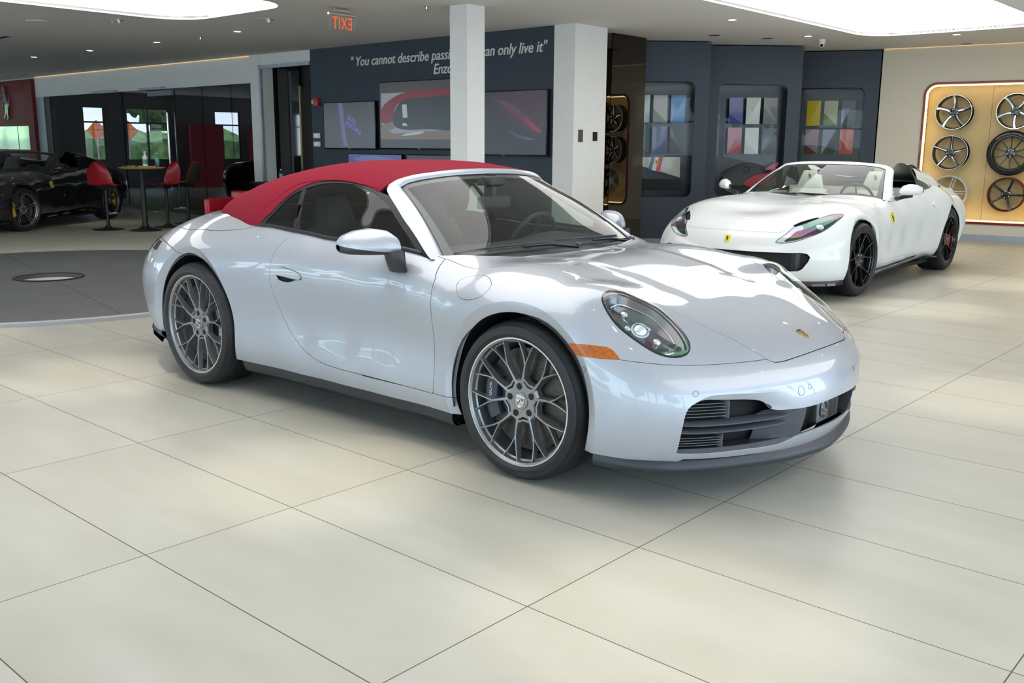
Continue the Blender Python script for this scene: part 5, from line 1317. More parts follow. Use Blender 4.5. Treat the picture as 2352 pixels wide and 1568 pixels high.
    q = MB(); a_, b_, c_ = yellow_shield(.085); p = along(G_SKIN, [(.926, 0, .556)])[0]; nn = skin_n(G_SKIN, p)[0]; ez = Vector(nn); ey = Vector((-.2, 0, 1)); ey = (ey - ez * ey.dot(ez)).normalized(); ex = ey.cross(ez)
    Tm = Matrix(((ex.x, ey.x, ez.x, p[0]), (ex.y, ey.y, ez.y, p[1]), (ex.z, ey.z, ez.z, p[2]), (0, 0, 0, 1)))
    q.box(-.027, .027, -.037, .037, 0, .004, bev=.0015); bo = q.build('nose_badge', M['shield_yellow'], bump_o, smooth=False, T=Tm); q = MB(); q.prism(rearing_horse(.05), .004, .006); q.build('horse_mark', M['matte_black'], bo, smooth=False, T=Tm)
    kind, md, mf, ml, mc, (RF, LF, HF), (RB, LB_, HB_) = wheel_args
    for x, R, lip, half, front in ((0.02, RF, LF, HF, True), (-2.72, RB, LB_, HB_, False)):
        for s in (-1, 1):
            w = gt_wheel(R, lip, half, root, kind, md, mf, ml, mc, front); w.location = (x, s * (.965 - half), R); w.rotation_euler = (0, 0, (PI if s > 0 else 0) + (steer if front else 0))
    return root
M['lamp_pale'] = mat('lamp_pale', (.70, .72, .74), .2, coat=.5)
M['dark_glass'] = mat('dark_glass', (.01, .011, .012), .04, coat=.5)
M['shield_yellow'] = mat('shield_yellow', (.85, .68, .03), .35)
M['shield_red2'] = mat('shield_red2', (.6, .02, .02), .35)
M['flag_green'] = mat('flag_green', (.0, .25, .06), .35)
M['rim_satin'] = mat('rim_satin', (.42, .40, .41), .25, .95)
white_car = build_gt('grand_tourer', (-1.903, 5.216, 0), -1.548, 'white open two-seat sports car with black wheels parked behind the silver car', M['white_paint'], M['interior_cream'],
    ('forked', M['rim_black'], M['rim_dark'], M['rim_black'], M['caliper_red'], (.350, .270, .1375), (.364, .270, .1575)), steer=math.radians(-4))
dark_car = build_gt('grand_tourer', (-14.145, 2.108, 0), -.941, 'black open two-seat sports car with bright five-spoke wheels at the far left', M['black_paint'], mat('interior_tan', (.05, .035, .02), .5),
    ('twin', M['rim_satin'], M['chrome'], M['rim_satin'], M['caliper_yellow'], (.345, .268, .13), (.350, .268, .145)), steer=math.radians(-14), horse=False)
# ================================================================ SHOWROOM
RT = Matrix.Rotation(math.radians(-.513), 4, 'Z')      # the building stands half a degree off the silver car
CZ = 2.945
def rp(x, y, z=0.): v = RT @ Vector((x, y, z)); return (v.x, v.y, v.z)
M['wall_white'] = noise_mix(mat('wall_white', (.84, .84, .82), .85), (.83, .83, .81), (.85, .85, .83), 6, detail=6, bump=.05)
M['wall_blue'] = noise_mix(mat('wall_blue', (.026, .039, .062), .55), (.025, .038, .060), (.029, .043, .067), 40, bump=.15)
M['ceiling_paint'] = mat('ceiling_paint', (.76, .75, .725), .9)
M['cream_wall'] = mat('cream_wall', (.72, .66, .54), .85)
M['panel_red'] = mat('panel_red', (.16, .008, .014), .55)
M['dark_tint'] = thin_glass('dark_tint', (.16, .165, .17), ior=2.1); M['sample_pane'] = thin_glass('sample_pane', (.92, .94, .95), ior=1.16)
M['bronze_tint'] = thin_glass('bronze_tint', (.30, .25, .19))
M['clear_pane'] = thin_glass('clear_pane', (.86, .89, .9))
M['window_pane'] = thin_glass('window_pane', (.93, .96, .97))
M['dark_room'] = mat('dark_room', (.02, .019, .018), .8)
M['wood_panel'] = noise_mix(mat('wood_panel', (.3, .2, .1), .5), (.24, .16, .085), (.32, .22, .12), 3, stretch=(8, 8, 1))
M['table_wood'] = noise_mix(mat('table_wood', (.4, .28, .14), .4), (.34, .22, .10), (.45, .31, .16), 4, stretch=(1, 10, 1))
M['frame_metal'] = mat('frame_metal', (.42, .46, .52), .4, .5)
M['black_metal'] = mat('black_metal', (.02, .021, .023), .45, .3)
M['stool_red'] = mat('stool_red', (.40, .008, .022), .38, coat=.2)
M['shell_brown'] = mat('shell_brown', (.03, .025, .018), .6)
M['disc_dark'] = noise_mix(mat('disc_dark', (.075, .077, .082), .5), (.066, .068, .073), (.084, .086, .09), 3, detail=8)
M['disc_edge'] = mat('disc_edge', (.34, .34, .35), .4)
M['lettering_white'] = mat('lettering_white', (.75, .75, .75), .35)
M['niche_tan'] = mat('niche_tan', (.70, .52, .24), .5)
M['niche_red'] = mat('niche_red', (.22, .004, .012), .3, coat=.3)
M['tv_black'] = mat('tv_black', (.006, .006, .008), .2)
M['skylight'] = lamp_mat('skylight', (1, .985, .955), 2.5)
M['warm_led'] = lamp_mat('warm_led', (1, .66, .30), .7); M['warm_led_hi'] = lamp_mat('warm_led_hi', (1, .78, .42), 9.)
M['spot_glow'] = lamp_mat('spot_glow', (1, .93, .82), 14.)
M['exit_red'] = mat('exit_red', (.75, .10, .02), .4, emit=(1, .12, .02), estr=.6)
M['acrylic'] = thin_glass('acrylic', (.93, .93, .93))
M['cloth_yellow'] = noise_mix(mat('cloth_yellow', (.7, .6, .05), .9), (.62, .52, .04), (.75, .66, .1), 60, bump=.4)
M['water'] = thin_glass('water', (.75, .88, .93))
M['label_blue'] = mat('label_blue', (.15, .35, .5), .4)
M['bottle_white'] = mat('bottle_white', (.75, .77, .76), .4)
M['label_green'] = mat('label_green', (.05, .3, .22), .4)

# floor: 60 x 120 cm porcelain tiles with dark joints
def floor_mat():
    m = mat('floor_tiles', (.6, .58, .52), .3, spec=.45); nt = m.node_tree; b = nt.nodes['Principled BSDF']
    tc = nt.nodes.new('ShaderNodeTexCoord'); sp = nt.nodes.new('ShaderNodeSeparateXYZ'); nt.links.new(tc.outputs['Object'], sp.inputs[0])
    def mth(op, a, bb=None):
        n = nt.nodes.new('ShaderNodeMath'); n.operation = op
        for i, v in enumerate((a, bb)):
            if v is None: continue
            if isinstance(v, (int, float)): n.inputs[i].default_value = v
            else: nt.links.new(v, n.inputs[i])
        return n.outputs[0]
    def line(c, size, off, hw):
        f = mth('MODULO', mth('ADD', mth('SUBTRACT', c, off), 100 * size), size); return mth('LESS_THAN', mth('MINIMUM', f, mth('SUBTRACT', size, f)), hw)
    joint = mth('MAXIMUM', line(sp.outputs['X'], 1.2068, .782, .0019), line(sp.outputs['Y'], .6002, -2.305, .0019))
    cx = mth('FLOOR', mth('DIVIDE', mth('SUBTRACT', sp.outputs['X'], .782), 1.2068)); cy = mth('FLOOR', mth('DIVIDE', mth('SUBTRACT', sp.outputs['Y'], -2.305), .6002))
    cv = nt.nodes.new('ShaderNodeCombineXYZ'); nt.links.new(cx, cv.inputs[0]); nt.links.new(cy, cv.inputs[1]); wn = nt.nodes.new('ShaderNodeTexWhiteNoise'); nt.links.new(cv.outputs[0], wn.inputs['Vector'])
    off = nt.nodes.new('ShaderNodeVectorMath'); off.operation = 'MULTIPLY_ADD'; nt.links.new(wn.outputs['Color'], off.inputs[0]); off.inputs[1].default_value = (9, 9, 9); nt.links.new(tc.outputs['Object'], off.inputs[2])
    mp = nt.nodes.new('ShaderNodeMapping'); mp.inputs['Scale'].default_value = (1.1, 3.2, 1); nt.links.new(off.outputs[0], mp.inputs[0])
    n1 = nt.nodes.new('ShaderNodeTexNoise'); n1.inputs['Scale'].default_value = 1.3; n1.inputs['Detail'].default_value = 7; nt.links.new(mp.outputs[0], n1.inputs['Vector'])
    r = nt.nodes.new('ShaderNodeValToRGB'); r.color_ramp.elements[0].position = .3; r.color_ramp.elements[0].color = (.445, .425, .35, 1); r.color_ramp.elements[1].position = .72; r.color_ramp.elements[1].color = (.515, .498, .425, 1); nt.links.new(n1.outputs['Fac'], r.inputs[0])
    mx = nt.nodes.new('ShaderNodeMix'); mx.data_type = 'RGBA'; nt.links.new(joint, mx.inputs[0]); nt.links.new(r.outputs[0], mx.inputs[6]); mx.inputs[7].default_value = (.10, .085, .055, 1)
    nt.links.new(mx.outputs[2], b.inputs['Base Color'])
    rr = nt.nodes.new('ShaderNodeMapRange'); rr.inputs['To Min'].default_value = .30; rr.inputs['To Max'].default_value = .42; nt.links.new(n1.outputs['Fac'], rr.inputs[0]); nt.links.new(mth('MAXIMUM', rr.outputs[0], mth('MULTIPLY', joint, .9)), b.inputs['Roughness'])
    bp = nt.nodes.new('ShaderNodeBump'); bp.inputs['Strength'].default_value = .6; bp.inputs['Distance'].default_value = .001; bp.invert = True; nt.links.new(joint, bp.inputs['Height']); nt.links.new(bp.outputs[0], b.inputs['Normal'])
    return m
def room_obj(q, name, m, label=None, cat=None, group=None, kind=None, parent=None, smooth=False, sharp=35):
    o = q.build(name, m, parent, smooth=smooth, sharp=sharp)
    if parent is None: o.rotation_euler = (0, 0, math.radians(-.513))
    return tag(o, label, cat, group, kind)
def S(q, name, m, parent=None): return room_obj(q, name, m, kind='structure', parent=parent) if parent is None else room_obj(q, name, m, parent=parent)
def rempty(name, loc, label, cat, group=None, rz=0.):
    p = rp(*loc); return empty(name, p, rz + math.radians(-.513), label, cat, group)
def rrect(x0, x1, y0, y1, r, n=8):
    P = []
    for cx, cy, a0 in ((x1 - r, y0 + r, -PI / 2), (x1 - r, y1 - r, 0), (x0 + r, y1 - r, PI / 2), (x0 + r, y0 + r, PI)):
        for i in range(n + 1): a = a0 + PI / 2 * i / n; P.append((cx + r * math.cos(a), cy + r * math.sin(a)))
    return P
from mathutils.geometry import tessellate_polygon
def holed(q, outer, holes, h0, h1, T=None):
    loops = [[Vector((x, y, 0)) for x, y in outer]] + [[Vector((x, y, 0)) for x, y in h] for h in holes]
    tri = tessellate_polygon(loops); flat = [p for l in loops for p in l]; n = len(flat)
    V = [(p.x, p.y, h0) for p in flat] + [(p.x, p.y, h1) for p in flat]; F = []
    for t in tri:
        a, b, c = t; cr = (flat[b] - flat[a]).cross(flat[c] - flat[a]).z
        if cr < 0: a, c = c, a
        F.append((a + n, b + n, c + n)); F.append((c, b, a))
    s = 0
    for l in loops:
        m = len(l)
        for i in range(m): F.append((s + i, s + (i + 1) % m, n + s + (i + 1) % m, n + s + i))
        s += m
    return q.add(V, F, T)
def vert(origin, along, normal):
    """matrix: local x along the wall, local y up, local z out of the wall"""
    a = Vector((*along, 0)).normalized(); n = Vector((*normal, 0)).normalized()
    return Matrix(((a.x, 0, n.x, origin[0]), (a.y, 0, n.y, origin[1]), (0, 1, 0, origin[2] if len(origin) > 2 else 0), (0, 0, 0, 1)))

q = MB(); q.box(-27, 6.5, -8.6, 13.2, -.08, 0); S(q, 'floor', floor_mat())
# ceiling with the two long luminous openings
openL = rrect(-9.37, -6.94, -3.3, 3.17, .55); openR = rrect(-3.17, -.78, 3.40, 10.32, .50); openC = rrect(-3.17, .15, -3.3, 1.45, .50); openD = rrect(3.05, 5.45, -3.3, 9.0, .50)
q = MB(); holed(q, [(-27, -8.6), (6.5, -8.6), (6.5, 13.2), (-27, 13.2)], [openL, openR, openC, openD], CZ, CZ + .10); S(q, 'ceiling', M['ceiling_paint'])
for op_, lb in ((openL, 'long rounded luminous ceiling panel over the dark turntable, left of the column'), (openR, 'long rounded luminous ceiling panel above the white sports car'), (openC, 'rounded luminous ceiling panel above the silver convertible'), (openD, 'long rounded luminous ceiling panel on the window side of the hall')):
    t = rempty('luminous_ceiling_panel', (sum(p[0] for p in op_) / len(op_), sum(p[1] for p in op_) / len(op_), CZ + .14), lb, 'ceiling light')
    Ti = t.matrix_basis.inverted() if False else (Matrix.Translation(t.location) @ Matrix.Rotation(t.rotation_euler.z, 4, 'Z')).inverted() @ RT
    q = MB(); q.add([(x, y, CZ + .045) for x, y in op_], [tuple(range(len(op_)))[::-1]], Ti); q.build('light_diffuser', M['skylight'], t, smooth=False)
    q = MB(); q.sheet([[(x, y, CZ + .02) for x, y in op_ + op_[:1]], [(x, y, CZ + .05) for x, y in op_ + op_[:1]]], Ti); q.build('recess_rim', M['bottle_white'], t, smooth=False)

def wallbox(name, x0, x1, y0, y1, z0=0, z1=CZ, m=None): q = MB(); q.box(x0, x1, y0, y1, z0, z1); return S(q, name, m or M['wall_white'])
YB = 6.43
wallbox('wall_back_header', -22.06, -12.87, YB, YB + .25, 2.47)
wallbox('wall_back_post', -12.87, -12.56, YB - .02, YB + .25)
wallbox('wall_back_left', -26.9, -22.06, YB, YB + .25)
wallbox('wall_alcove_header', -12.56, -11.11, YB, YB + .25, 2.745)
wallbox('wall_back_blue', -11.11, -5.53, YB, YB + .30, m=M['wall_blue'])
wallbox('wall_return', -5.80, -5.45, YB - .02, 7.11)
q = MB(); q.box(-27, -26.9, 6.43, 13.2, 0, CZ); S(q, 'wall_far_left', M['wall_white'])
wallbox('wall_behind', -26.9, 6.5, 13.1, 13.2, m=M['dark_room'])
wallbox('wall_right_side', 6.3, 6.5, 8, 13.2)
# skirting of the glass front, steel frame
q = MB(); q.box(-22.06, -12.87, YB - .01, YB + .06, 0, .09); S(q, 'baseboard_back', M['black_metal'])
q = MB(); q.box(-12.60, -11.11, YB - .03, YB + .02, 2.70, 2.76); q.box(-12.60, -12.545, YB - .03, YB + .02, 0, 2.76); S(q, 'trim_1', M['frame_metal'])
q = MB(); q.box(-22.06, -21.64, YB - .01, YB + .05, 0, 2.47); S(q, 'trim_2', M['frame_metal'])
q = MB(); q.box(-21.64, -21.33, YB, YB + .05, 0, 2.47); S(q, 'trim_3', M['black_metal'])
# glass panes of the dark office front
gx = [(-21.33, -18.50), (-18.50, -17.77), (-17.74, -15.58), (-15.575, -14.58), (-14.57, -13.57), (-13.56, -12.87)]
glab = ['wide dark glass pane nearest the red wall panel', 'narrow dark glass pane in front of the wood-clad pillar', 'dark glass swing door with the long vertical steel pull', 'dark glass pane just right of the glass swing door', 'dark glass pane second from the white wall post', 'slim dark glass pane touching the white wall post']
for (a, b), lb in zip(gx, glab):
    q = MB(); q.box(a + .004, b - .004, YB + .012, YB + .024, .09, 2.468); o = room_obj(q, 'glass_pane', M['dark_tint'], lb, 'glass panel')
    if 'swing door' in lb:
        q = MB(); q.tube([(-15.79, YB - .06, .45), (-15.79, YB - .06, 2.0)], .016, 10); q.tube([(-15.79, YB - .06, .6), (-15.79, YB + .012, .6)], .01, 8); q.tube([(-15.79, YB - .06, 1.85), (-15.79, YB + .012, 1.85)], .01, 8); q.build('pull_bar', M['chrome'], o)
        q = MB(); q.box(-16.60, -15.63, YB - .03, YB + .03, 2.335, 2.435); q.build('patch_fitting', M['frame_metal'], o, smooth=False)
for x0, x1, lb in ((-18.87, -17.92, 'flat aluminium door closer cover above the narrow glass pane'), (-16.82, -15.90, 'flat aluminium door closer cover above the glass swing door')):
    q = MB(); q.box(x0, x1, YB - .10, YB - .002, 2.455, 2.505, bev=.004); room_obj(q, 'door_closer', M['frame_metal'], lb, 'door hardware')
# the dark office behind
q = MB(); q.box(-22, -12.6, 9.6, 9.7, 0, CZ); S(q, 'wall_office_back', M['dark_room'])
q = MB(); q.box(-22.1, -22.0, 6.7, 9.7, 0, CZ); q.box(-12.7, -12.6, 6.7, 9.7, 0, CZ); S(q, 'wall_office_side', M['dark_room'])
q = MB(); q.box(-19.0, -17.6, 7.1, 7.5, 0, 2.6); room_obj(q, 'wood_pillar', M['wood_panel'], 'wood-clad pillar standing behind the dark glass front', 'pillar')
q = MB(); q.box(-18.9, -17.7, 7.04, 7.098, 1.15, 1.95); room_obj(q, 'wall_screen', M['tv_black'], 'switched-off black screen on the wood-clad pillar behind glass', 'screen')
q = MB(); q.box(-18.95, -17.55, 6.75, 7.09, .0, .88); room_obj(q, 'cabinet', M['wood_panel'], 'low wooden cabinet at the foot of the wood-clad pillar', 'cabinet')
# alcove
q = MB(); q.box(-12.56, -11.85, YB + .30, YB + .32, 0, 2.72); room_obj(q, 'alcove_glass', M['dark_glass'], 'tall black glass panel filling the left of the alcove', 'glass panel')
q = MB(); q.box(-11.845, -11.80, YB + .28, YB + .33, 0, 2.40); room_obj(q, 'door_edge', mat('brass', (.30, .24, .12), .4, .6), 'narrow brass-coloured edge strip of the black alcove door', 'door trim')
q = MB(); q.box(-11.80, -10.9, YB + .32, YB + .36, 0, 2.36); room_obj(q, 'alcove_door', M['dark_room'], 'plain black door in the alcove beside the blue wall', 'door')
q = MB(); q.box(-12.6, -10.9, YB + .40, YB + .45, 0, CZ); S(q, 'wall_alcove_back', mat('alcove_wall', (.10, .095, .085), .8))
q = MB(); q.add([(-12.05, 5.75, .75), (-11.15, 5.75, .75), (-11.15, 6.3, .75), (-12.05, 6.3, .75), (-11.85, 5.8, .62), (-11.2, 5.8, .62), (-11.2, 6.3, .62), (-11.85, 6.3, .62)], [(3, 2, 1, 0), (4, 5, 6, 7), (0, 1, 5, 4), (1, 2, 6, 5), (2, 3, 7, 6), (3, 0, 4, 7)]); q.add([(a, b, c + .0) for a, b, c in []], []); q.box(-11.75, -11.3, 5.9, 6.2, 0, .62); room_obj(q, 'counter', M['black_metal'], 'small black standing counter in front of the alcove', 'counter')
# column
q = MB(); q.box(-5.60, -5.32, 4.28, 4.57, 0, CZ, bev=.006); room_obj(q, 'column', M['wall_white'], 'square white column standing between the silver car and the blue screen wall', 'column')
# red panel with the rearing horse
q = MB(); q.box(-24.95, -22.09, YB - .09, YB - .001, 0, 2.90); rpn = room_obj(q, 'red_wall_panel', M['panel_red'], 'dark red wall panel at the far left edge', 'wall panel')
q = MB(); q.box(-24.9, -23.08, YB - .105, YB - .091, 1.22, 1.79); room_obj(q, 'wall_mirror', M['mirror_pane'] if 'mirror_pane' in M else M['chrome'], 'left mirror pane of the strip on the red wall panel', 'mirror')
q = MB(); q.box(-23.04, -22.40, YB - .105, YB - .091, 1.22, 1.79); room_obj(q, 'wall_mirror', M['chrome'], 'right mirror pane of the strip on the red wall panel', 'mirror')
q = MB(); Tm = vert((-23.60, YB - .091, 2.37), (1, 0), (0, -1)); q.prism(rearing_horse(.84), 0, .05, Tm); room_obj(q, 'horse_emblem', M['chrome'], 'chrome rearing horse emblem on the dark red wall panel', 'emblem')
# lettering
wq = rempty('wall_lettering', (-8.0, YB - .012, 2.5), 'white slanted quotation lettering across the top of the blue wall', 'sign')
Tl = (Matrix.Translation(wq.location) @ Matrix.Rotation(wq.rotation_euler.z, 4, 'Z')).inverted() @ RT
words = [('"', 0), ('You', 1), ('cannot', 2), ('describe', 3), ('passion,', 4), ('you', 5), ('can', 6), ('only', 7), ('live', 8), ('it"', 9)]
V_, F_ = text_geo('" You cannot describe passion, you can only live it"', .2, 0, shear=.25, bold=.0016); L0 = V_[:, 0].max(); sx = 4.12 / L0
def put_text(body, size, x0, z0, sxx, T, parent, m, ext=.006, shear=.25, name='word', bold=.0016):
    cur = x0; sp_ = None; wd = body.split(' ')
    full = ''
    for i, w_ in enumerate(wd):
        pre = ' '.join(wd[:i]) + (' ' if i else '')
        if pre: a = text_geo(pre + 'I', size, 0, shear=shear)[0][:, 0].max() - text_geo('I', size, 0, shear=shear)[0][:, 0].max()
        else: a = 0
        V, F = text_geo(w_, size, ext, shear=shear, bold=bold)
        mb = MB(); mb.add([(x0 + (a + v[0]) * sxx, 0, z0 + v[1]) if False else (x0 + (a + v[0]) * sxx, z0 + v[1], v[2]) for v in V], F, T); mb.build(name, m, parent, smooth=False)
Tw = Tl @ vert((0, YB - .008, 0), (1, 0), (0, -1))
def fit_text(body, x0, x1, z0, size=.205):
    w = text_geo(body, size, 0, shear=.22)[0][:, 0].max(); put_text(body, size, x0, z0, (x1 - x0) / w, Tw, wq, M['lettering_white'], shear=.22)
fit_text('" You cannot describe passi', -10.05, -7.75, 2.622); fit_text('on, you', -7.73, -7.22, 2.622); fit_text('can only live it"', -7.145, -5.925, 2.622)
fit_text('Enzo Ferrari', -8.12, -7.075, 2.425)
# screens
def tv(x0, x1, z0, z1, label, paint, on=.25):
    t = rempty('wall_screen', ((x0 + x1) / 2, YB, z0), label, 'screen', None)
    Ti = (Matrix.Translation(t.location) @ Matrix.Rotation(t.rotation_euler.z, 4, 'Z')).inverted() @ RT
    q = MB(); q.box(x0, x1, YB - .07, YB - .001, z0, z1, Ti, bev=.006); q.build('housing', M['tv_black'], t, smooth=True)
    W_, H_ = x1 - x0 - .03, z1 - z0 - .035
    Tp = Ti @ vert((x0 + .015, YB - .0705, z0 + .022), (1, 0), (0, -1))
    base = MB(); base.add([(0, 0, .0), (W_, 0, .0), (W_, H_, .0), (0, H_, .0)], [(0, 1, 2, 3)], Tp)
    bo = base.build('display', paint[0], t, smooth=False)
    for k, (pm, poly) in enumerate(paint[1:]):
        if callable(poly): poly(Tp, W_, H_, bo, pm, k); continue
        mb = MB(); P_ = [(min(.995, max(.005, u)) * W_, min(.995, max(.005, v)) * H_) for u, v in poly]
        try: tr = tessellate_polygon([[Vector((a, b, 0)) for a, b in P_]])
        except Exception: continue
        F3 = []
        for a, b, c in tr:
            cr = (P_[b][0] - P_[a][0]) * (P_[c][1] - P_[a][1]) - (P_[c][0] - P_[a][0]) * (P_[b][1] - P_[a][1]); F3.append((a, b, c) if cr > 0 else (c, b, a))
        mb.add([(a, b, .0006 * (k + 1)) for a, b in P_], F3, Tp); mb.build('picture', pm, bo, smooth=False)
    q = MB(); q.box((x0 + x1) / 2 - .03, (x0 + x1) / 2 + .03, YB - .072, YB - .068, z0 + .005, z0 + .015, Ti); q.build('status_bar', M['steel_dim'], t, smooth=False)
def scr(name, c, e): m = mat(name, (.008, .008, .01), .25, emit=c, estr=e * .6); return m
def smooth_poly(P): return [tuple(v) for v in cspline(P, 5, True)]
dk = scr('screen_grey', (.045, .055, .06), 1)
def t_fit(Tp, W_, H_, par, pm, k):
    for j, (s, sz, x_, y_) in enumerate((("DRIVERS'", .115, .47, .63), ('FITNESS AREA', .115, .45, .50))):
        V, F = text_geo(s, sz, 0, bold=.001); c, sn = math.cos(-.40), math.sin(-.40)
        mb = MB(); mb.add([(x_ * W_ + (v[0] * .56) * c - v[1] * 0, y_ * H_ + v[0] * .56 * sn + v[1] * 1.0, .002) for v in V], F, Tp); mb.build('screen_text', pm, par, smooth=False)
tv(-10.70, -9.385, 1.315, 2.07, 'leftmost wall screen showing violet fitness area writing', [dk, (scr('screen_violet', (.13, .11, .27), 1), [(.29, 1), (.385, 1), (.45, .14), (.50, .04), (.385, .04)]), (scr('screen_text_violet', (.24, .19, .72), 1), t_fit)])
tv(-9.28, -7.47, 1.325, 2.345, 'largest wall screen showing the red car, half hidden by the column', [scr('s2_grey', (.05, .05, .048), 1), (scr('s2_pale', (.26, .28, .34), 1), [(.02, .84), (1, .84), (1, .15), (.02, .15)]),
    (scr('s2_tan', (.16, .14, .11), 1), smooth_poly([(.0, .05), (0, .30), (.1, .28), (.2, .22), (.5, .25), (1, .25), (1, .05)])),
    (scr('s2_red', (.17, .012, .02), 1), smooth_poly([(.01, .40), (.02, .60), (.14, .74), (.34, .84), (.7, .87), (.99, .85), (.99, .70), (.7, .72), (.3, .70), (.2, .6), (.16, .40)])), (scr('s2_dark', (.02, .028, .03), 1), smooth_poly([(.17, .38), (.22, .62), (.34, .73), (.7, .76), (.98, .74), (.98, .30), (.6, .28), (.3, .28)])),
    (scr('s2_white', (.40, .45, .47), 1), [(.30, .46), (.36, .46), (.35, .66), (.29, .66)]), (bpy.data.materials['s2_white'], [(.29, .34), (.36, .33), (.34, .38), (.30, .38)]), (bpy.data.materials['s2_white'], smooth_poly([(.28, .19), (.40, .235), (.55, .245), (.54, .22), (.38, .19)])), (scr('s2_beige', (.14, .15, .12), 1), smooth_poly([(.01, .28), (.06, .38), (.16, .37), (.18, .30), (.10, .26)])), (scr('s2_bot', (.035, .045, .05), 1), [(0, 0), (1, 0), (1, .13), (0, .13)])])
tv(-7.44, -5.865, 1.25, 2.135, 'dark wall screen right of the column with a red and blue light streak', [scr('s3_grey', (.028, .030, .038), 1), (scr('s3_purple', (.055, .028, .045), 1), smooth_poly([(.35, .98), (.98, .98), (.99, .55), (.9, .3), (.7, .45), (.5, .65)])), (scr('s3_purple2', (.11, .035, .075), 1), smooth_poly([(.42, .88), (.60, .80), (.74, .66), (.86, .48), (.93, .36), (.86, .38), (.74, .50), (.60, .66), (.48, .80)])),
    (scr('s3_red', (.22, .03, .06), 1), smooth_poly([(.76, .60), (.88, .47), (.95, .36), (.88, .37), (.80, .46)])), (scr('s3_blue', (.04, .065, .11), 1), smooth_poly([(.55, .40), (.66, .33), (.80, .27), (.89, .24), (.78, .235), (.66, .28)])), (scr('s3_blue2', (.09, .16, .24), 1), smooth_poly([(.72, .285), (.82, .25), (.88, .245), (.80, .243)]))])
tv(-10.085, -8.775, .50, 1.25, 'lower wall screen showing a blue sky picture', [scr('s4_blue', (.05, .08, .30), 1), (scr('s4_cloud', (.12, .16, .36), 1), smooth_poly([(.1, .9), (.4, .97), (.8, .93), (.95, .85), (.6, .80), (.3, .84)]))])
tv(-8.67, -7.36, .50, 1.25, 'switched-off lower wall screen beside the blue sky screen', [scr('s5_dark', (.012, .014, .018), 1)])
# small wall items
def plate(name, x0, x1, z0, z1, d, m, lb, cat, bev=.01, extra=None):
    q = MB(); q.box(x0, x1, YB - d, YB - .001, z0, z1, bev=bev); o = room_obj(q, name, m, lb, cat, smooth=True)
    if extra: q2 = MB(); q2.box(*extra); q2.build('display' if cat == 'thermostat' else 'strobe', M['lens_grey'], o, smooth=False)
M['lens_grey'] = mat('lens_grey', (.35, .45, .5), .2, coat=.5)
plate('fire_alarm', -11.005, -10.87, 2.02, 2.155, .06, mat('alarm_red', (.4, .01, .02), .35), 'red fire alarm with clear strobe at the left end of the blue wall', 'fire alarm', .008, (-11.0, -10.95, YB - .085, YB - .061, 2.06, 2.12))
plate('thermostat', -11.06, -10.875, 1.492, 1.58, .03, M['bottle_white'], 'upper of the two white thermostats on the blue wall', 'thermostat', .012, (-11.0, -10.93, YB - .034, YB - .031, 1.52, 1.56))
plate('thermostat', -11.06, -10.875, 1.355, 1.44, .03, M['bottle_white'], 'lower of the two white thermostats on the blue wall', 'thermostat', .012, (-11.0, -10.93, YB - .034, YB - .031, 1.38, 1.42))
q = MB(); q.box(-5.449, -5.435, 6.51, 6.60, 1.445, 1.605, bev=.003); room_obj(q, 'wall_plate', mat('plate_bronze', (.12, .11, .09), .4, .5), 'bronze switch plate on the white wall end', 'switch')
q = MB(); q.box(-5.449, -5.435, 6.83, 6.92, 1.46, 1.58, bev=.003); room_obj(q, 'wall_plate', M['matte_black'], 'black switch plate on the white wall end, nearer the bronze glass', 'switch')

# rims for display
def display_rim(T, lip, kind, md, mf, ml, label, group, depth=.19, tyre=None, cap=None):
    root = bpy.data.objects.new('display_rim', None); COL.objects.link(root); root.matrix_world = T; tag(root, label, 'wheel rim', group)
    A, Fc, L, G = gt_rim(lip, kind, -depth / 2, depth)
    ro = A.build('rim', md, root, sharp=30)
    if Fc.V: Fc.build('spoke_face', mf, root)
    L.build('rim_edge', ml, root); G.build('wheel_nuts', M['steel'], root)
    if tyre:
        ty = tyre_mesh(tyre, lip - .006, depth / 2 + .01).build('tyre', M['rubber'], root)
        g = arc_text('LIGHTWEIGHT PERFORMANCE', .032, lip + .018, 90, -depth / 2 - .0125); mb = MB(); mb.add(*g); mb.build('tyre_lettering', mat('letter_grey', (.4, .4, .4), .5), ty, smooth=False)
    return root
def facing(P, normal, roll=0.):
    """matrix that turns the -y face of a rim towards `normal`"""
    n = Vector((*normal, 0)).normalized(); y = -n; x = Vector((y.y, -y.x, 0)); 
    return Matrix(((x.x, y.x, 0, P[0]), (x.y, y.y, 0, P[1]), (0, 0, 1, P[2]), (0, 0, 0, 1))) @ Matrix.Rotation(roll, 4, 'Y')

# right wall with the lit rim niche
A0 = Vector((-3.5, 12.04)); dA = Vector((3., .36)).normalized(); nA = Vector((dA.y, -dA.x))
Tw = vert((A0.x, A0.y, 0), dA, nA)
nich = rrect(.70, 2.43, .285, 2.37, .16)
q = MB(); holed(q, [(.0, 0), (10.2, 0), (10.2, CZ), (.0, CZ)], [nich], -.02, 0, Tw); o = q.build('wall_right', M['cream_wall'], smooth=False); tag(o, kind='structure')
q = MB(); q.box(.9, 10, 0, .09, .0, .012, Tw); o = q.build('baseboard_right', M['frame_metal'], smooth=False); tag(o, kind='structure')
dn = bpy.data.objects.new('rim_display_niche', None); COL.objects.link(dn); tag(dn, 'lit tan wall niche with red frame holding wheel rims', 'display niche')
q = MB(); holed(q, rrect(.665, 2.465, .25, 2.405, .19), [nich], -.02, .02, Tw); q.build('niche_frame', M['niche_red'], dn, smooth=False)
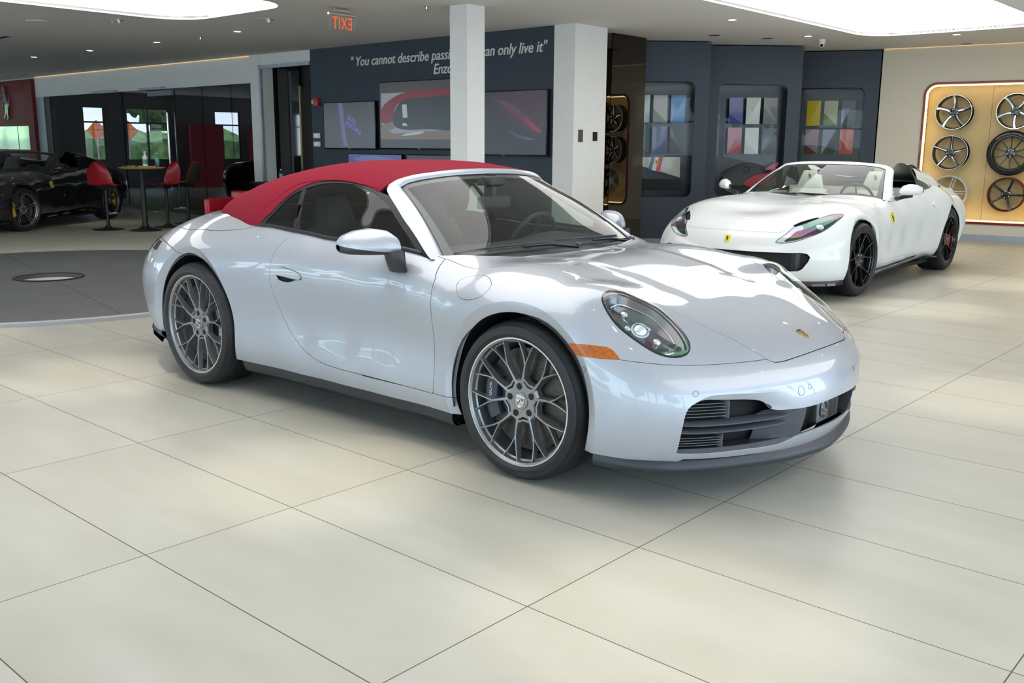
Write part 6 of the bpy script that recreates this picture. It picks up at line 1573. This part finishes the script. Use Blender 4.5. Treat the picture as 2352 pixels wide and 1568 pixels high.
q = MB(); n2 = nich + nich[:1]; q.sheet([[(x, y, .0) for x, y in n2], [(x, y, -.24) for x, y in n2]], Tw); q.build('niche_side', M['niche_tan'], dn, smooth=False)
for a, b in ((.66, 1.617), (1.621, 2.47)): q = MB(); q.box(a, b, .25, 2.41, -.26, -.24, Tw); q.build('niche_back_panel', M['niche_tan'], dn, smooth=False)
q = MB(); q.tube([Tw @ Vector((x, y, -.03)) for x, y in rrect(.715, 2.415, .30, 2.355, .15)], .009, 6, closed=True); q.build('led_strip', M['warm_led_hi'] if 'warm_led_hi' in M else M['warm_led'], dn)
rim_specs = [(1.116, 1.95, 'star', M['rim_black'], M['chrome'], M['chrome'], 'black five-spoke rim with polished facets, top left in the lit niche', .262, None, .1),
    (1.116, 1.335, 'five', M['rim_black'], M['rim_lip'], M['rim_satin'], 'black five-spoke rim with thin polished spoke lines, middle left in the lit niche', .262, None, .05),
    (1.15, .72, 'twin', mat('rim_white', (.72, .70, .66), .3, .3), mat('rim_white2', (.75, .74, .7), .3, .3), M['bottle_white'], 'plain white rim at the lower left of the lit niche', .262, None, .3),
    (1.975, 1.955, 'star', M['rim_black'], M['rim_lip'], M['chrome'], 'silver-faced five-spoke rim, top right in the lit niche', .262, None, .75),
    (1.965, 1.335, 'ten', M['rim_black'], None, M['rim_black'], 'black ten-spoke rim with its lettered tyre, middle right in the lit niche', .262, .335, 0.),
    (1.965, .715, 'five', M['rim_black'], M['rim_black'], mat('rim_red_edge', (.5, .03, .01), .3), 'black five-spoke rim with red edge, lower right in the lit niche', .262, None, .35)]
for s, z, kind, md, mf, ml, lb, r_, ty, roll in rim_specs:
    P_ = Tw @ Vector((s, z, -.105)); display_rim(facing(P_, nA, roll), r_, kind, md, mf or md, ml, lb, 'display rims in the lit niche', .19, ty)

# three blue sample walls set like saw teeth
cols = [[(.62, .66, .63), (.33, .31, .28), (.03, .19, .48), (.008, .075, .05), (.025, .03, .13), (.018, .028, .026)],
        [(.02, .04, .24), (.63, .61, .55), (.13, .125, .12), (.34, .004, .02), (.66, .67, .65), (.012, .014, .022)],
        [(.72, .50, .01), (.27, .29, .12), (.06, .062, .075), (.13, .01, .025), (.03, .032, .034), (.50, .06, .035)]]
cname = [['pale grey green', 'taupe', 'sky blue', 'dark green', 'navy blue', 'near-black green'], ['royal blue', 'cream', 'warm grey', 'crimson red', 'off-white', 'black'], ['yellow', 'pale olive', 'slate grey', 'dark wine red', 'charcoal', 'orange red']]
places = ['behind the bronze glass, left sample wall', 'on the middle sample wall', 'on the right sample wall']
pw = [((-5.92, 8.57), (.85, .80), -.275), ((-5.32, 9.80), (1.07, .96), 0.), ((-4.61, 11.60), (1.10, .47), -.265)]
M['recess_dark'] = mat('recess_dark', (.012, .016, .024), .25)
for k, ((ax, ay), (dx, dy), so_) in enumerate(pw):
    d = Vector((dx, dy)).normalized(); n_ = Vector((d.y, -d.x)); T_ = vert((ax + d.x * so_, ay + d.y * so_, 0), d, n_)
    rec = rrect(.155, 1.225, .635, 2.355, .10)
    q = MB(); holed(q, [(0, 0), (1.44, 0), (1.44, CZ - .02), (0, CZ - .02)], [rec], -.22, 0, T_)
    w = q.build('sample_wall', M['wall_blue'], smooth=False); tag(w, ['dark blue display wall beside the bronze glass, left of three', 'dark blue display wall in the middle of three', 'dark blue display wall next to the cream wall, right of three'][k], 'display wall')
    q = MB(); q.box(.14, 1.24, .62, 2.37, -.215, -.20, T_); q.build('recess_back', M['recess_dark'], w, smooth=False)
    q = MB(); q.prism(rec, -.012, -.006, T_); q.build('cover_glass', M['sample_pane'], w, smooth=False)
    for i in range(6):
        c_ = cols[k][i]; x0 = .345 + .272 * (i % 3); z0 = 1.752 if i < 3 else 1.292
        mm = mat('sample_' + cname[k][i].replace(' ', '_').replace('-', '_'), c_, .22, coat=.6)
        q = MB(); a, b, cx_, dd = x0, x0 + .215, z0, z0 + .405; f0, f1 = -.12, -.095
        # folded plate: a diagonal ridge
        up = (i + k) % 2
        V = [(a, cx_, f0), (b, cx_, f0), (b, dd, f0), (a, dd, f0), (a, cx_, f1), (b, cx_, f1 + .035 * up), (b, dd, f1 + .03 * (1 - up)), (a, dd, f1), (a if up else b, cx_ + .16 + .05 * (i % 3), f1 + .02)]
        F = [(3, 2, 1, 0), (0, 1, 5, 4), (1, 2, 6, 5) if up else (1, 2, 6, 8, 5), (2, 3, 7, 6), (3, 0, 4, 8, 7) if up else (3, 0, 4, 7)] + ([(4, 5, 8), (5, 6, 7, 8)] if up else [(4, 5, 8), (4, 8, 6, 7)])
        q.add(V, F, T_); o = q.build('paint_sample', mm, smooth=False); tag(o, '%s folded paint sample plate, %s row %s' % (cname[k][i], 'upper' if i < 3 else 'lower', places[k]), 'paint sample', 'paint sample plates')
        q = MB(); q.box(a + .05, b - .05, cx_ + .1, dd - .1, -.20, f0, T_); q.build('mount', M['matte_black'], o, smooth=False)
    if k == 0:
        q = MB(); P_ = [(.33, 1.14), (.33, 1.235), (1.065, 1.24), (1.07, .93)]
        q.prism([(a, b) for a, b in P_][::-1], -.17, -.11, T_); o = q.build('livery_sample', mat('livery_beige', (.50, .46, .38), .2, coat=.7), smooth=False); tag(o, 'beige livery sample with green white and red stripes on the left sample wall', 'paint sample')
        def zt(x): return 1.235 + (x - .33) * .0068
        def zb(x): return 1.14 - (x - .33) * .284
        for nm, x0, x1, mm in (('green_stripe', .62, .675, mat('stripe_green', (.03, .15, .12), .25)), ('white_stripe', .675, .735, M['white_print']), ('red_stripe', .735, .80, mat('stripe_red', (.6, .01, .015), .25))):
            q = MB(); sl = -.045; q.add([(x0 + sl, zb(x0), -.108), (x1 + sl, zb(x1), -.108), (x1, zt(x1), -.108), (x0, zt(x0), -.108)], [(0, 1, 2, 3)], T_); q.build(nm, mm, o, smooth=False)
        q = MB(); sc, b2, c2 = yellow_shield(.075); Ts = T_ @ Matrix.Translation((.70, 1.165, -.107)); yo = sc.build('small_shield', M['shield_yellow'], o, smooth=False, T=Ts); b2.build('horse_mark', M['matte_black'], yo, smooth=False, T=Ts)
        q = MB(); q.box(.30, 1.1, .75, .90, -.19, -.10, T_, bev=.01); o = q.build('sample_box', M['matte_black'], smooth=False); tag(o, 'low black box under the striped livery sample', 'box')
    if k == 1:
        q = MB(); rows = []
        for t in np.linspace(0, 1, 12): rows.append([(.30 + .85 * t, .98 + .16 * math.sin(t * PI) + .02, -.19), (.30 + .85 * t, .92 + .10 * math.sin(t * PI), -.10), (.30 + .85 * t, .80, -.06)])
        q.sheet(rows, T_); o = q.build('interior_display', M['interior_dark'], smooth=True); tag(o, 'dark miniature cockpit display with red leather parts on the middle sample wall', 'cockpit display')
        for j, P_ in enumerate(([(.62, .85), (.80, .96), (1.02, 1.0), (1.12, 1.08), (1.10, .98), (.98, .86), (.80, .78), (.66, .80)], [(.95, 1.06), (1.13, 1.16), (1.15, 1.12), (1.05, 1.05)])):
            q = MB(); q.prism([tuple(v) for v in cspline(P_, 4, True)][::-1], -.06, -.03, T_); q.build('red_leather', M['stool_red'], o)
        q = MB(); q.tube([T_ @ Vector((.66 + .045 * math.cos(a), 1.05 + .045 * math.sin(a), -.05)) for a in np.linspace(0, 2 * PI, 20, endpoint=False)], .008, 6, closed=True); q.build('small_wheel', M['matte_black'], o)
# bronze glass and the room behind it with a second niche
q = MB(); v = [(-5.62, 7.60), (-5.60, 8.28)]; q.box(-5.63, -5.615, 7.60, 8.45, 0, CZ - .005); o = q.build('bronze_glass', M['bronze_tint'], smooth=False); tag(o, 'tall bronze-tinted glass pane between the white wall end and the blue display walls', 'glass panel')
q = MB(); holed(q, [(7.2, 0), (12.2, 0), (12.2, CZ), (7.2, CZ)], [rrect(9.17, 10.9, .42, 2.21, .15)], -.02, 0, vert((-7.0, 0, 0), (0, 1), (1, 0))); S(q, 'wall_side_room', mat('side_room', (.12, .10, .075), .8))
d2 = bpy.data.objects.new('rim_display_niche', None); COL.objects.link(d2); tag(d2, 'narrow view of a lit tan rim niche seen beside the white wall end', 'display niche')
Tn = vert((-7.0, 0, 0), (0, 1), (1, 0)); nn2 = rrect(9.17, 10.9, .42, 2.21, .15); nn3 = nn2 + nn2[:1]
q = MB(); holed(q, rrect(9.14, 10.93, .39, 2.24, .17), [nn2], -.01, .02, Tn); q.build('niche_frame', M['niche_red'], d2, smooth=False)
q = MB(); q.sheet([[(x, y, 0) for x, y in nn3], [(x, y, -.24) for x, y in nn3]], Tn); q.box(9.1, 10.95, .4, 2.25, -.26, -.24, Tn); q.build('niche_back_panel', M['niche_tan'], d2, smooth=False)
q = MB(); q.tube([Tn @ Vector((x, y, -.03)) for x, y in rrect(9.185, 10.885, .435, 2.195, .14)], .008, 6, closed=True); q.build('led_strip', M['warm_led'], d2)
for z, lb, kd in ((1.86, 'top dark rim in the narrow niche behind bronze glass', 'five'), (1.33, 'middle dark rim in the narrow niche behind bronze glass', 'ten'), (.79, 'bottom dark rim in the narrow niche behind bronze glass', 'five')):
    display_rim(facing((-7.08, 9.66, z), (1, 0), .3), .255, kd, M['rim_black'], M['rim_black'], M['rim_black'], lb, 'rims in the narrow niche')
wallbox('wall_side_room_back', -12.5, -7.3, 6.8, 6.9, m=M['dark_room'])

# ceiling fittings
def rc(x, y): return rp(x, y)
spots = [(-12.062, 4.209, 'recessed round ceiling downlight, third from the left wall'), (-9.76, 4.183, 'recessed round ceiling downlight nearest the left luminous panel'), (-14.272, 4.17, 'recessed round ceiling downlight, second from the left wall'), (-16.376, 4.10, 'recessed round ceiling downlight furthest left'),
    (-3.718, 7.352, 'recessed round ceiling downlight left of the long luminous panel'), (-3.768, 9.604, 'recessed round ceiling downlight above the middle sample wall'), (-2.083, 10.648, 'recessed round ceiling downlight above the lit rim niche')]
extra = [(-.66, -1.39), (-3.1, -1.2), (1.11, -1.5), (1.2, 2.0), (-.2, 4.9), (-.25, 7.15), (-5.0, -1.5), (-3.2, -3.6), (-.6, -3.8), (3.2, -1.2), (3.0, 1.5), (2.3, 5.5), (1.5, 8.5)]
def downlight(x, y, label, power=45, ang=40, glow=True, group='recessed ceiling downlights'):
    t = rempty('ceiling_downlight', (x, y, CZ), label, 'ceiling light', group)
    q = MB(); q.lathe([(.052, .0), (.075, 0), (.078, -.004), (.050, -.006), (.048, .03)], 28, None, cap=False); q.build('trim_ring', M['bottle_white'], t)
    q = MB(); q.lathe([(.049, -.001), (.0001, -.001)], 28, None, cap=False); q.build('lamp_face', M['spot_glow'], t, smooth=False)
    l = light('downlight_beam', 'SPOT', (0, 0, -.02), power, (1, .90, .74), spot_size=math.radians(ang), spot_blend=.9, shadow_soft_size=.05); l.parent = t
for i, (x, y, lb) in enumerate(spots): downlight(x, y, lb)
for x, y in extra:
    wx, wy = (RT.inverted() @ Vector((x, y, 0))).xy[:]
    downlight(wx, wy, 'recessed round ceiling downlight above the open floor', 125, 30)
def ring(px, lb):
    t = empty('unlit_downlight', px, 0, lb, 'ceiling light', 'unlit ceiling rings'); q = MB(); q.lathe([(.06, -.0), (.085, 0), (.088, -.005), (.062, -.006)], 24, None, cap=False); q.build('trim_ring', M['frame_metal'], t); q = MB(); q.lathe([(.061, -.002), (.0001, -.002)], 24, None, cap=False); q.build('dark_lens', M['grey_plastic'], t, smooth=False)
ring((-4.671, 8.744, CZ), 'unlit ceiling ring above the left sample wall'); ring((-4.263, 9.542, CZ), 'unlit ceiling ring right of the one above the left sample wall'); ring((-2.249, 12.0, CZ), 'unlit ceiling ring close to the cream wall')
def gimbal(px, lb, rz):
    t = empty('gimbal_spotlight', px, rz, lb, 'ceiling light'); q = MB(); q.lathe([(.085, 0), (.10, 0), (.102, -.004), (.083, -.006)], 28, None, cap=False); q.build('trim_ring', M['bottle_white'], t)
    Tt = Matrix.Rotation(math.radians(28), 4, 'X'); q = MB(); q.lathe([(.075, .03), (.078, -.03), (.070, -.034), (.055, -.01), (.03, .005), (.0001, .008)], 28, Tt, cap=False); q.build('lamp_head', M['steel'], t)
gimbal((-9.851, 2.563, CZ), 'tilted unlit spotlight in the ceiling beside the left luminous panel', .4); gimbal((-8.261, 3.746, CZ), 'tilted unlit spotlight in the ceiling left of the exit sign', .2)
for p, lb in (((-5.81, 4.21, CZ), 'small ceiling sprinkler head beside the white column'), ((-10.8, 4.34, CZ), 'small ceiling sprinkler head between the downlights')):
    q = MB(); q.lathe([(.035, 0), (.035, -.004), (.012, -.006), (.010, -.035), (.022, -.038), (.022, -.041), (.0001, -.042)], 16, Matrix.Translation(p), cap=False); o = q.build('sprinkler_head', M['chrome']); tag(o, lb, 'sprinkler')
q = MB(); q.lathe([(.13, 0), (.125, -.010), (.0001, -.012)], 32, Matrix.Translation((-10.82, 1.975, CZ)), cap=False); o = q.build('ceiling_cover', M['ceiling_paint']); tag(o, 'flat round painted cover disc on the ceiling at upper left', 'ceiling cover')
q = MB(); q.box(-14.6, -13.1, 2.35, 2.43, CZ - .004, CZ - .0005); room_obj(q, 'air_slot', M['matte_black'], 'long black slot diffuser in the ceiling at the left edge', 'air vent')
ct = empty('security_camera', (-3.712, 10.177, CZ), 0, 'small white dome security camera on the ceiling before the right sample wall', 'camera')
q = MB(); q.lathe([(.055, 0), (.055, -.03), (.048, -.045)], 24, None, cap=False); q.lathe([(.046, -.04), (.044, -.075), (.03, -.105), (.0001, -.115)], 24, None, cap=False); q.build('dome', M['bottle_white'], ct); q = MB(); q.lathe([(.022, 0), (.020, .012), (.0001, .016)], 16, Matrix.Translation((.018, -.034, -.085)) @ Matrix.Rotation(math.radians(105), 4, 'X'), cap=False); q.build('camera_eye', M['matte_black'], ct)
# exit sign, seen from behind: reads mirrored
ex = empty('exit_sign', (-6.70, 3.70, CZ), 0, 'clear hanging exit sign with red letters seen mirrored from behind', 'exit sign')
q = MB(); q.tube([(0, -.20, -.072), (0, .20, -.072)], .019, 12); q.tube([(0, -.10, -.03), (0, .10, -.03)], .022, 12); q.build('canopy', M['chrome'], ex)
q = MB(); q.box(-.003, .003, -.18, .18, -.255, -.085); q.build('acrylic_plate', M['acrylic'], ex, smooth=False)
V, F = text_geo('EXIT', .195, .001, align='CENTER', bold=.0, space=1.08); q = MB(); q.add([(.006 + v[2], -v[0] * .70, -.240 + v[1]) for v in V], F); q.build('exit_letters', M['exit_red'], ex, smooth=False)
# cove lines
q = MB(); q.box(-22.0, -12.9, YB - .018, YB - .002, CZ - .014, CZ - .004); room_obj(q, 'cove_light', M['warm_led'], 'thin warm light line where the ceiling meets the back wall', 'cove light')
q = MB(); q.box(.02, 9, CZ - .012, CZ - .004, .004, .02, Tw); o = q.build('cove_light', M['warm_led'], smooth=False); tag(o, 'thin warm light line along the top of the cream wall', 'cove light')

# turntable disc
dt = empty('turntable', (-7.44, .41, 0), 0, 'large dark grey round turntable platform in the floor at left', 'turntable')
q = MB(); q.lathe([(.30, .0), (.30, .036), (2.655, .036), (2.67, .034)], 128, None, cap=False); q.build('platform', M['disc_dark'], dt, sharp=40)
q = MB(); q.lathe([(2.67, .034), (2.70, .026), (2.702, 0)], 128, None, cap=False); q.build('platform_edge', M['disc_edge'], dt)
q = MB(); q.lathe([(.335, .0365), (.335, .046), (.315, .048), (.303, .040), (.303, .004)], 64, None, cap=False); q.build('centre_ring', M['matte_black'], dt)
q = MB()
for a in (-12, 78, 168, 258): c, s = math.cos(math.radians(a)), math.sin(math.radians(a)); q = MB(); q.add([(.34 * c - s * .003, .34 * s + c * .003, .0366), (.34 * c + s * .003, .34 * s - c * .003, .0366), (2.66 * c + s * .003, 2.66 * s - c * .003, .0366), (2.66 * c - s * .003, 2.66 * s + c * .003, .0366)], [(0, 1, 2, 3)]); q.build('segment_joint', M['matte_black'], dt, smooth=False)

# bar stools, table and what stands on it
def stool(loc, rz, label):
    t = empty('bar_stool', loc, rz, label, 'bar stool', 'red bar stools around the high table')
    rows = []
    for u in np.linspace(-1, 1, 17):
        r_ = []
        for v in np.linspace(0, 1, 22):
            # v: front edge of the seat -> top of the back
            if v < .45: s = v / .45; x = .25 - .40 * s; z = .715 - .03 * math.sin(s * PI) + .0 * s; hw = .13 + .10 * math.sin(min(1, s * 1.2) * PI / 2)
            else: s = (v - .45) / .55; x = -.15 - .10 * math.sin(s * PI / 2) * 1.0; z = .715 + .375 * s ** 1.15; hw = .23 * math.sqrt(max(0, 1 - (max(0, s - .15) / .86) ** 2.2)) + .004
            curl = abs(u) ** 2.2
            z2 = z + (.035 * curl if v < .45 else 0); x2 = x + (.07 * curl * min(1, max(0, (v - .35) * 4)))
            r_.append((x2, u * hw, z2))
        rows.append(r_)
    q = MB(); q.sheet(rows); so = q.build('seat_shell', M['stool_red'], t)
    q = MB(); q.sheet([[(a - .012 if i > 9 else a, b * .97, c - (.014 if i <= 10 else .004)) for i, (a, b, c) in enumerate(r_)] for r_ in rows]); q.build('shell_underside', M['shell_brown'], t)
    q = MB(); q.lathe([(.12, .682), (.05, .655), (.026, .64), (.024, .10), (.03, .07), (.06, .035), (.14, .016), (.24, .008), (.252, .0)], 36, None, cap=False); q.build('pedestal', M['black_metal'], t)
    q = MB(); q.tube([(.02, -.0, .27), (.10, -.09, .27), (.20, -.11, .27), (.235, -.0, .27), (.20, .11, .27), (.10, .09, .27)], .011, 8, closed=True); q.build('foot_bar', M['chrome'], t)
    q = MB(); q.tube([(-.02, .05, .66), (-.02, .17, .64)], .007, 6); q.build('height_lever', M['chrome'], t)
    return t
va = math.atan2(.753, -.658)     # the way the camera looks
stool((-12.82, 3.70, 0), .18, 'red bar stool left of the high round table'); stool((-12.57, 4.62, 0), -1.5, 'red bar stool just right of the high table, facing forward'); stool((-13.06, 5.29, 0), -2.62, 'red bar stool right of the others with a yellow cloth on its seat')
t = empty('lounge_chair', (-10.55, 4.75, 0), .35, 'low red lounge chair almost hidden behind the red fabric roof', 'chair')
q = MB(); q.box(-.35, .35, -.35, .35, .16, .38, bev=.03); q.build('seat', M['stool_red'], t)
q = MB(); q.box(-.40, .40, .25, .38, .16, .66, bev=.03); q.build('backrest', M['stool_red'], t)
for sx in (-1, 1):
    q = MB(); q.box(sx * .40 - .05, sx * .40 + .05, -.35, .36, .16, .56, bev=.025); q.build('armrest', M['stool_red'], t)
    for sy in (-1, 1): q = MB(); q.tube([(sx * .36, sy * .31, 0), (sx * .36, sy * .31, .17)], .016, 8); q.build('leg', M['black_metal'], t)
tt = empty('high_table', (-12.26, 4.045, 0), 0, 'high round table with thin wooden top on a black pedestal', 'table')
q = MB(); q.lathe([(.0001, .985), (.30, .985), (.352, 1.0), (.355, 1.006), (.350, 1.012), (.0001, 1.012)], 48, None, cap=False); q.build('table_top', M['table_wood'], tt, sharp=30)
q = MB(); q.lathe([(.10, .985), (.04, .97), (.032, .94), (.045, .12), (.06, .07), (.12, .03), (.24, .010), (.255, 0)], 36, None, cap=False); q.build('pedestal', M['black_metal'], tt)
rt = Vector((.753, .658, 0)); tc = Vector((-12.26, 4.045, 1.012))
def at_t(r, f, z=0): v = tc + rt * r + Vector((-.658, .753, 0)) * f; return (v.x, v.y, v.z + z)
def cloth(name, c, w, d, rz, z0, lb, seed, grp=None):
    random.seed(seed); rows = []; n = 14
    ph = [random.uniform(0, 6) for _ in range(4)]
    for i in range(n):
        for_ = []
        for j in range(n):
            u, v = i / (n - 1) - .5, j / (n - 1) - .5; e = .012 * abs(math.sin(u * 9 + ph[0]) * math.cos(v * 8 + ph[1])) + .007 * abs(math.sin(v * 17 + ph[2] + u * 6)); for_.append((u * w, v * d, .002 + e))
        rows.append(for_)
    T_ = Matrix.Translation((c[0], c[1], z0)) @ Matrix.Rotation(rz, 4, 'Z'); q = MB(); q.sheet(rows, T_); q.sheet([[(a, b, max(.0005, c_ - .005)) for a, b, c_ in r_] for r_ in rows], T_); o = q.build(name, M['cloth_yellow']); tag(o, lb, 'cloth', grp)
c_ = at_t(-.14, 0); cloth('microfibre_cloth', c_, .30, .16, .72, 1.013, 'long crumpled yellow cloth lying across the high table', 3); c_ = at_t(.17, -.09); cloth('microfibre_cloth', c_, .14, .10, 1.3, 1.016, 'bunched yellow cloth under the water bottle on the high table', 5)
cloth('microfibre_cloth', (-13.02, 5.25),   .16, .20, .6, .722, 'folded yellow cloth on the seat of the right bar stool', 8)
def water_bottle(loc, lb):
    t = empty('water_bottle', loc, 0, lb, 'bottle'); q = MB(); q.lathe([(.0001, .0), (.030, .001), (.033, .008), (.031, .03), (.033, .05), (.033, .15), (.026, .175), (.013, .195), (.012, .205)], 24, None, cap=False); q.build('bottle_body', M['water'], t)
    q = MB(); q.lathe([(.0335, .085), (.0338, .09), (.0338, .14), (.0335, .145)], 24, None, cap=False); q.build('label', M['label_blue'], t); q = MB(); q.lathe([(.015, .203), (.015, .220), (.0001, .221)], 16, None, cap=False); q.build('cap', M['bottle_white'], t)
water_bottle(at_t(.26, .0, .006), 'clear water bottle standing on the high table'); w_ = rp(-11.45, 6.0); water_bottle((w_[0], w_[1], .752), 'clear water bottle standing on the small black counter')
t = empty('spray_bottle', at_t(.055, .03, .01), 2.3, 'white spray bottle with green label on the high table', 'spray bottle')
q = MB(); q.lathe([(.0001, 0), (.036, .002), (.039, .01), (.039, .13), (.034, .16), (.016, .185), (.015, .20)], 28, None, cap=False); q.build('bottle_body', M['bottle_white'], t); q = MB(); q.lathe([(.0395, .04), (.0397, .045), (.0397, .11), (.0395, .115)], 28, None, cap=False); q.build('label', M['label_green'], t)
q = MB(); q.box(-.02, .045, -.013, .013, .205, .24, bev=.006); q.tube([(0, 0, .195), (0, 0, .21)], .017, 12); q.tube([(.03, 0, .21), (.038, 0, .175), (.03, 0, .155)], .006, 6); q.build('trigger_head', M['bottle_white'], t)

# window walls towards the street, behind and beside the camera
def window(n, T, w, h=CZ, bars=(.0, 1.15, 2.25)):
    q = MB(); q.box(0, w, 0, .10, -.04, .04, T); q.box(0, w, h - .12, h, -.04, .04, T)
    q.box(-.05, .05, 0, h, -.06, .06, T)
    q.box(0, w, 2.10, 2.16, -.03, .03, T); o = q.build('window_%d' % n, mat('mullion', (.12, .13, .14), .4, .6) if n == 1 else bpy.data.materials['mullion'], smooth=False); tag(o, kind='structure')
    q = MB(); q.box(.05, w, .10, h - .12, -.006, .006, T); q.build('pane', M['window_pane'], o, smooth=False)
n = 0
for i in range(17):
    x = -26.9 + 2. * i
    n += 1; window(n, RT @ vert((x, -8.5, 0), (1, 0), (0, 1)), 2.0)
for i in range(8):
    n += 1; window(n, RT @ vert((6.4, -8.5 + 2.06 * i, 0), (0, 1), (-1, 0)), 2.06)
fw = [(-8.4, -6.6), (-5.9, -4.1), (-2.35, -1.35), (.30, 1.75), (2.42, 3.12), (4.4, 5.9)]
Tf = RT @ vert((-26.95, 0, 0), (0, -1), (1, 0)); q = MB(); holed(q, [(-6.5, 0), (8.6, 0), (8.6, CZ), (-6.5, CZ)], [[(-b_, .85), (-a_, .85), (-a_, 2.5), (-b_, 2.5)] for a_, b_ in fw], -.1, .0, Tf); S(q, 'wall_end', mat('end_wall', (.22, .22, .22), .8)) if False else tag(q.build('wall_end', mat('end_wall', (.22, .22, .22), .8), smooth=False), kind='structure')  # white end wall, its dim light put into the grey colour
for a_, b_ in fw:
    n += 1; q = MB(); w_ = b_ - a_
    for x0, x1, z0, z1 in ((-b_, -a_, .85, .90), (-b_, -a_, 2.45, 2.5), (-b_, -b_ + .05, .85, 2.5), (-a_ - .05, -a_, .85, 2.5), (-b_, -a_, 2.0, 2.05)) + (((-(a_ + b_) / 2 - .03, -(a_ + b_) / 2 + .03, .85, 2.5),) if w_ > 1.2 else ()): q.box(x0, x1, z0, z1, -.07, -.03, Tf)
    o = q.build('window_%d' % n, bpy.data.materials['mullion'], smooth=False); tag(o, kind='structure'); q = MB(); q.box(-b_, -a_, .85, 2.5, -.055, -.05, Tf); q.build('pane', M['window_pane'], o, smooth=False)
# low red partitions in the camera-side part of the hall
for x0, x1, lb in ((-12.5, -10.2, 'low red partition panel near the street windows, left one'), (-9.9, -7.6, 'low red partition panel near the street windows, right one'), (0, 0, 'tall red partition panel in front of the far end windows, left one'), (1, 1, 'tall red partition panel in front of the far end windows, right one')):
    q = MB(); (q.box(x0, x1, -6.3, -6.2, 0, 1.25) if x0 < 0 else q.box(-26.2, -26.1, -1.15 - 2.2 * x0, .05 - 2.2 * x0, 0, 2.0)); room_obj(q, 'partition', mat('partition_red', (.45, .01, .03), .5) if 'partition_red' not in bpy.data.materials else bpy.data.materials['partition_red'], lb, 'partition')
# outside
q = MB(); q.box(-60, 45, -60, -8.61, -.15, -.10); o = room_obj(q, 'street_ground', mat('asphalt', (.42, .41, .39), .9), kind='structure')
q = MB(); q.box(-60, -27.1, -8.61, 40, -.15, -.10); room_obj(q, 'end_ground', bpy.data.materials['asphalt'], kind='structure')
q = MB(); q.box(6.55, 45, -8.61, 40, -.15, -.10); o = room_obj(q, 'side_ground', bpy.data.materials['asphalt'], kind='structure')
M['leaf'] = noise_mix(mat('leaf', (.05, .12, .03), .8), (.02, .06, .012), (.11, .21, .05), 3.5, detail=8, bump=.6)
for x0, x1, y_, h_ in ((-40, -2, -24, 1.2), (2, 30, -26, 1.4), (-6, 12, None, 1.9)):
    random.seed(int(x1)); q = MB(); rows = []
    for x in np.arange(x0, x1, .5):
        if y_ is None: yy = -33; rows.append([(yy + 1 + random.uniform(-.2, .2), x, 0), (yy + .9, x, h_ * .8 + random.uniform(-.1, .1)), (yy + random.uniform(-.2, .2), x, h_ + random.uniform(-.15, .2)), (yy - .9, x, h_ * .8), (yy - 1, x, 0)]); continue
        rows.append([(x, y_ - 1 + random.uniform(-.2, .2), 0), (x, y_ - .9, h_ * .8 + random.uniform(-.1, .1)), (x, y_ + random.uniform(-.2, .2), h_ + random.uniform(-.15, .2)), (x, y_ + .9, h_ * .8 + random.uniform(-.1, .1)), (x, y_ + 1 + random.uniform(-.2, .2), 0)])
    q.sheet(rows); room_obj(q, 'hedge', M['leaf'], 'clipped green hedge outside the %s windows' % ('far end' if y_ is None else 'street front left' if x0 < -10 else 'street front right'), 'hedge', 'hedges outside', kind='stuff', smooth=True)
trees = [(-29, -18), (-20, -20), (-12, -18.5), (-4, -20), (7, -19), (16, -14), (19, -4), (18, 6), (-38, -5), (-37, 1.5), (-39, 7)]
tb = None
for i, (x, y) in enumerate(trees):
    if tb is None:
        random.seed(4); tb = empty('street_tree', rp(x, y, -.1), 0, 'leafy street tree outside the showroom windows', 'tree', 'street trees')
        q = MB(); q.tube([(0, 0, 0), (.05, 0, 1.5), (.0, .05, 3.2), (.1, 0, 4.5)], [.16, .13, .11, .07], 10); q.build('trunk', M['shell_brown'], tb)
        bm = bmesh.new(); 
        for k in range(9):
            m2 = bmesh.ops.create_icosphere(bm, subdivisions=4, radius=random.uniform(.8, 1.3)); c = Vector((random.uniform(-1.3, 1.3), random.uniform(-1.3, 1.3), random.uniform(3.4, 5.4)))
            for v in m2['verts']: v.co = v.co * (1 + .16 * math.sin(v.co.x * 9 + k) * math.cos(v.co.y * 8) + .22 * random.random()) + c
        me = bpy.data.meshes.new('crown'); bm.to_mesh(me); bm.free(); me.materials.append(M['leaf']); o = bpy.data.objects.new('crown', me); COL.objects.link(o); o.parent = tb
    else:
        t2 = copy_tree(tb); t2.location = rp(x, y, -.1); t2.rotation_euler = (0, 0, i * 1.3); s = .85 + .3 * ((i * 37) % 10) / 10; t2.scale = (s, s, s)
M['sign_orange'] = mat('sign_orange', (.85, .16, .01), .5)
for x, lb in ((.35, 'orange diamond roadwork sign outside, left one'), (1.45, 'orange diamond roadwork sign outside, right one')):
    t = rempty('road_sign', (-29.6, x, -.1), lb, 'road sign', None, PI / 2); q = MB(); q.prism([(0, -.36), (.36, 0), (0, .36), (-.36, 0)], 0, .02, Matrix.Translation((0, 0, 1.9)) @ Matrix.Rotation(PI / 2, 4, 'X') @ Matrix.Scale(-1, 4, (0, 0, 1))); q.build('sign_board', M['sign_orange'], t, smooth=False); q = MB(); q.tube([(0, 0, 0), (0, 0, 1.7)], .03, 8); q.build('post', M['steel'], t)
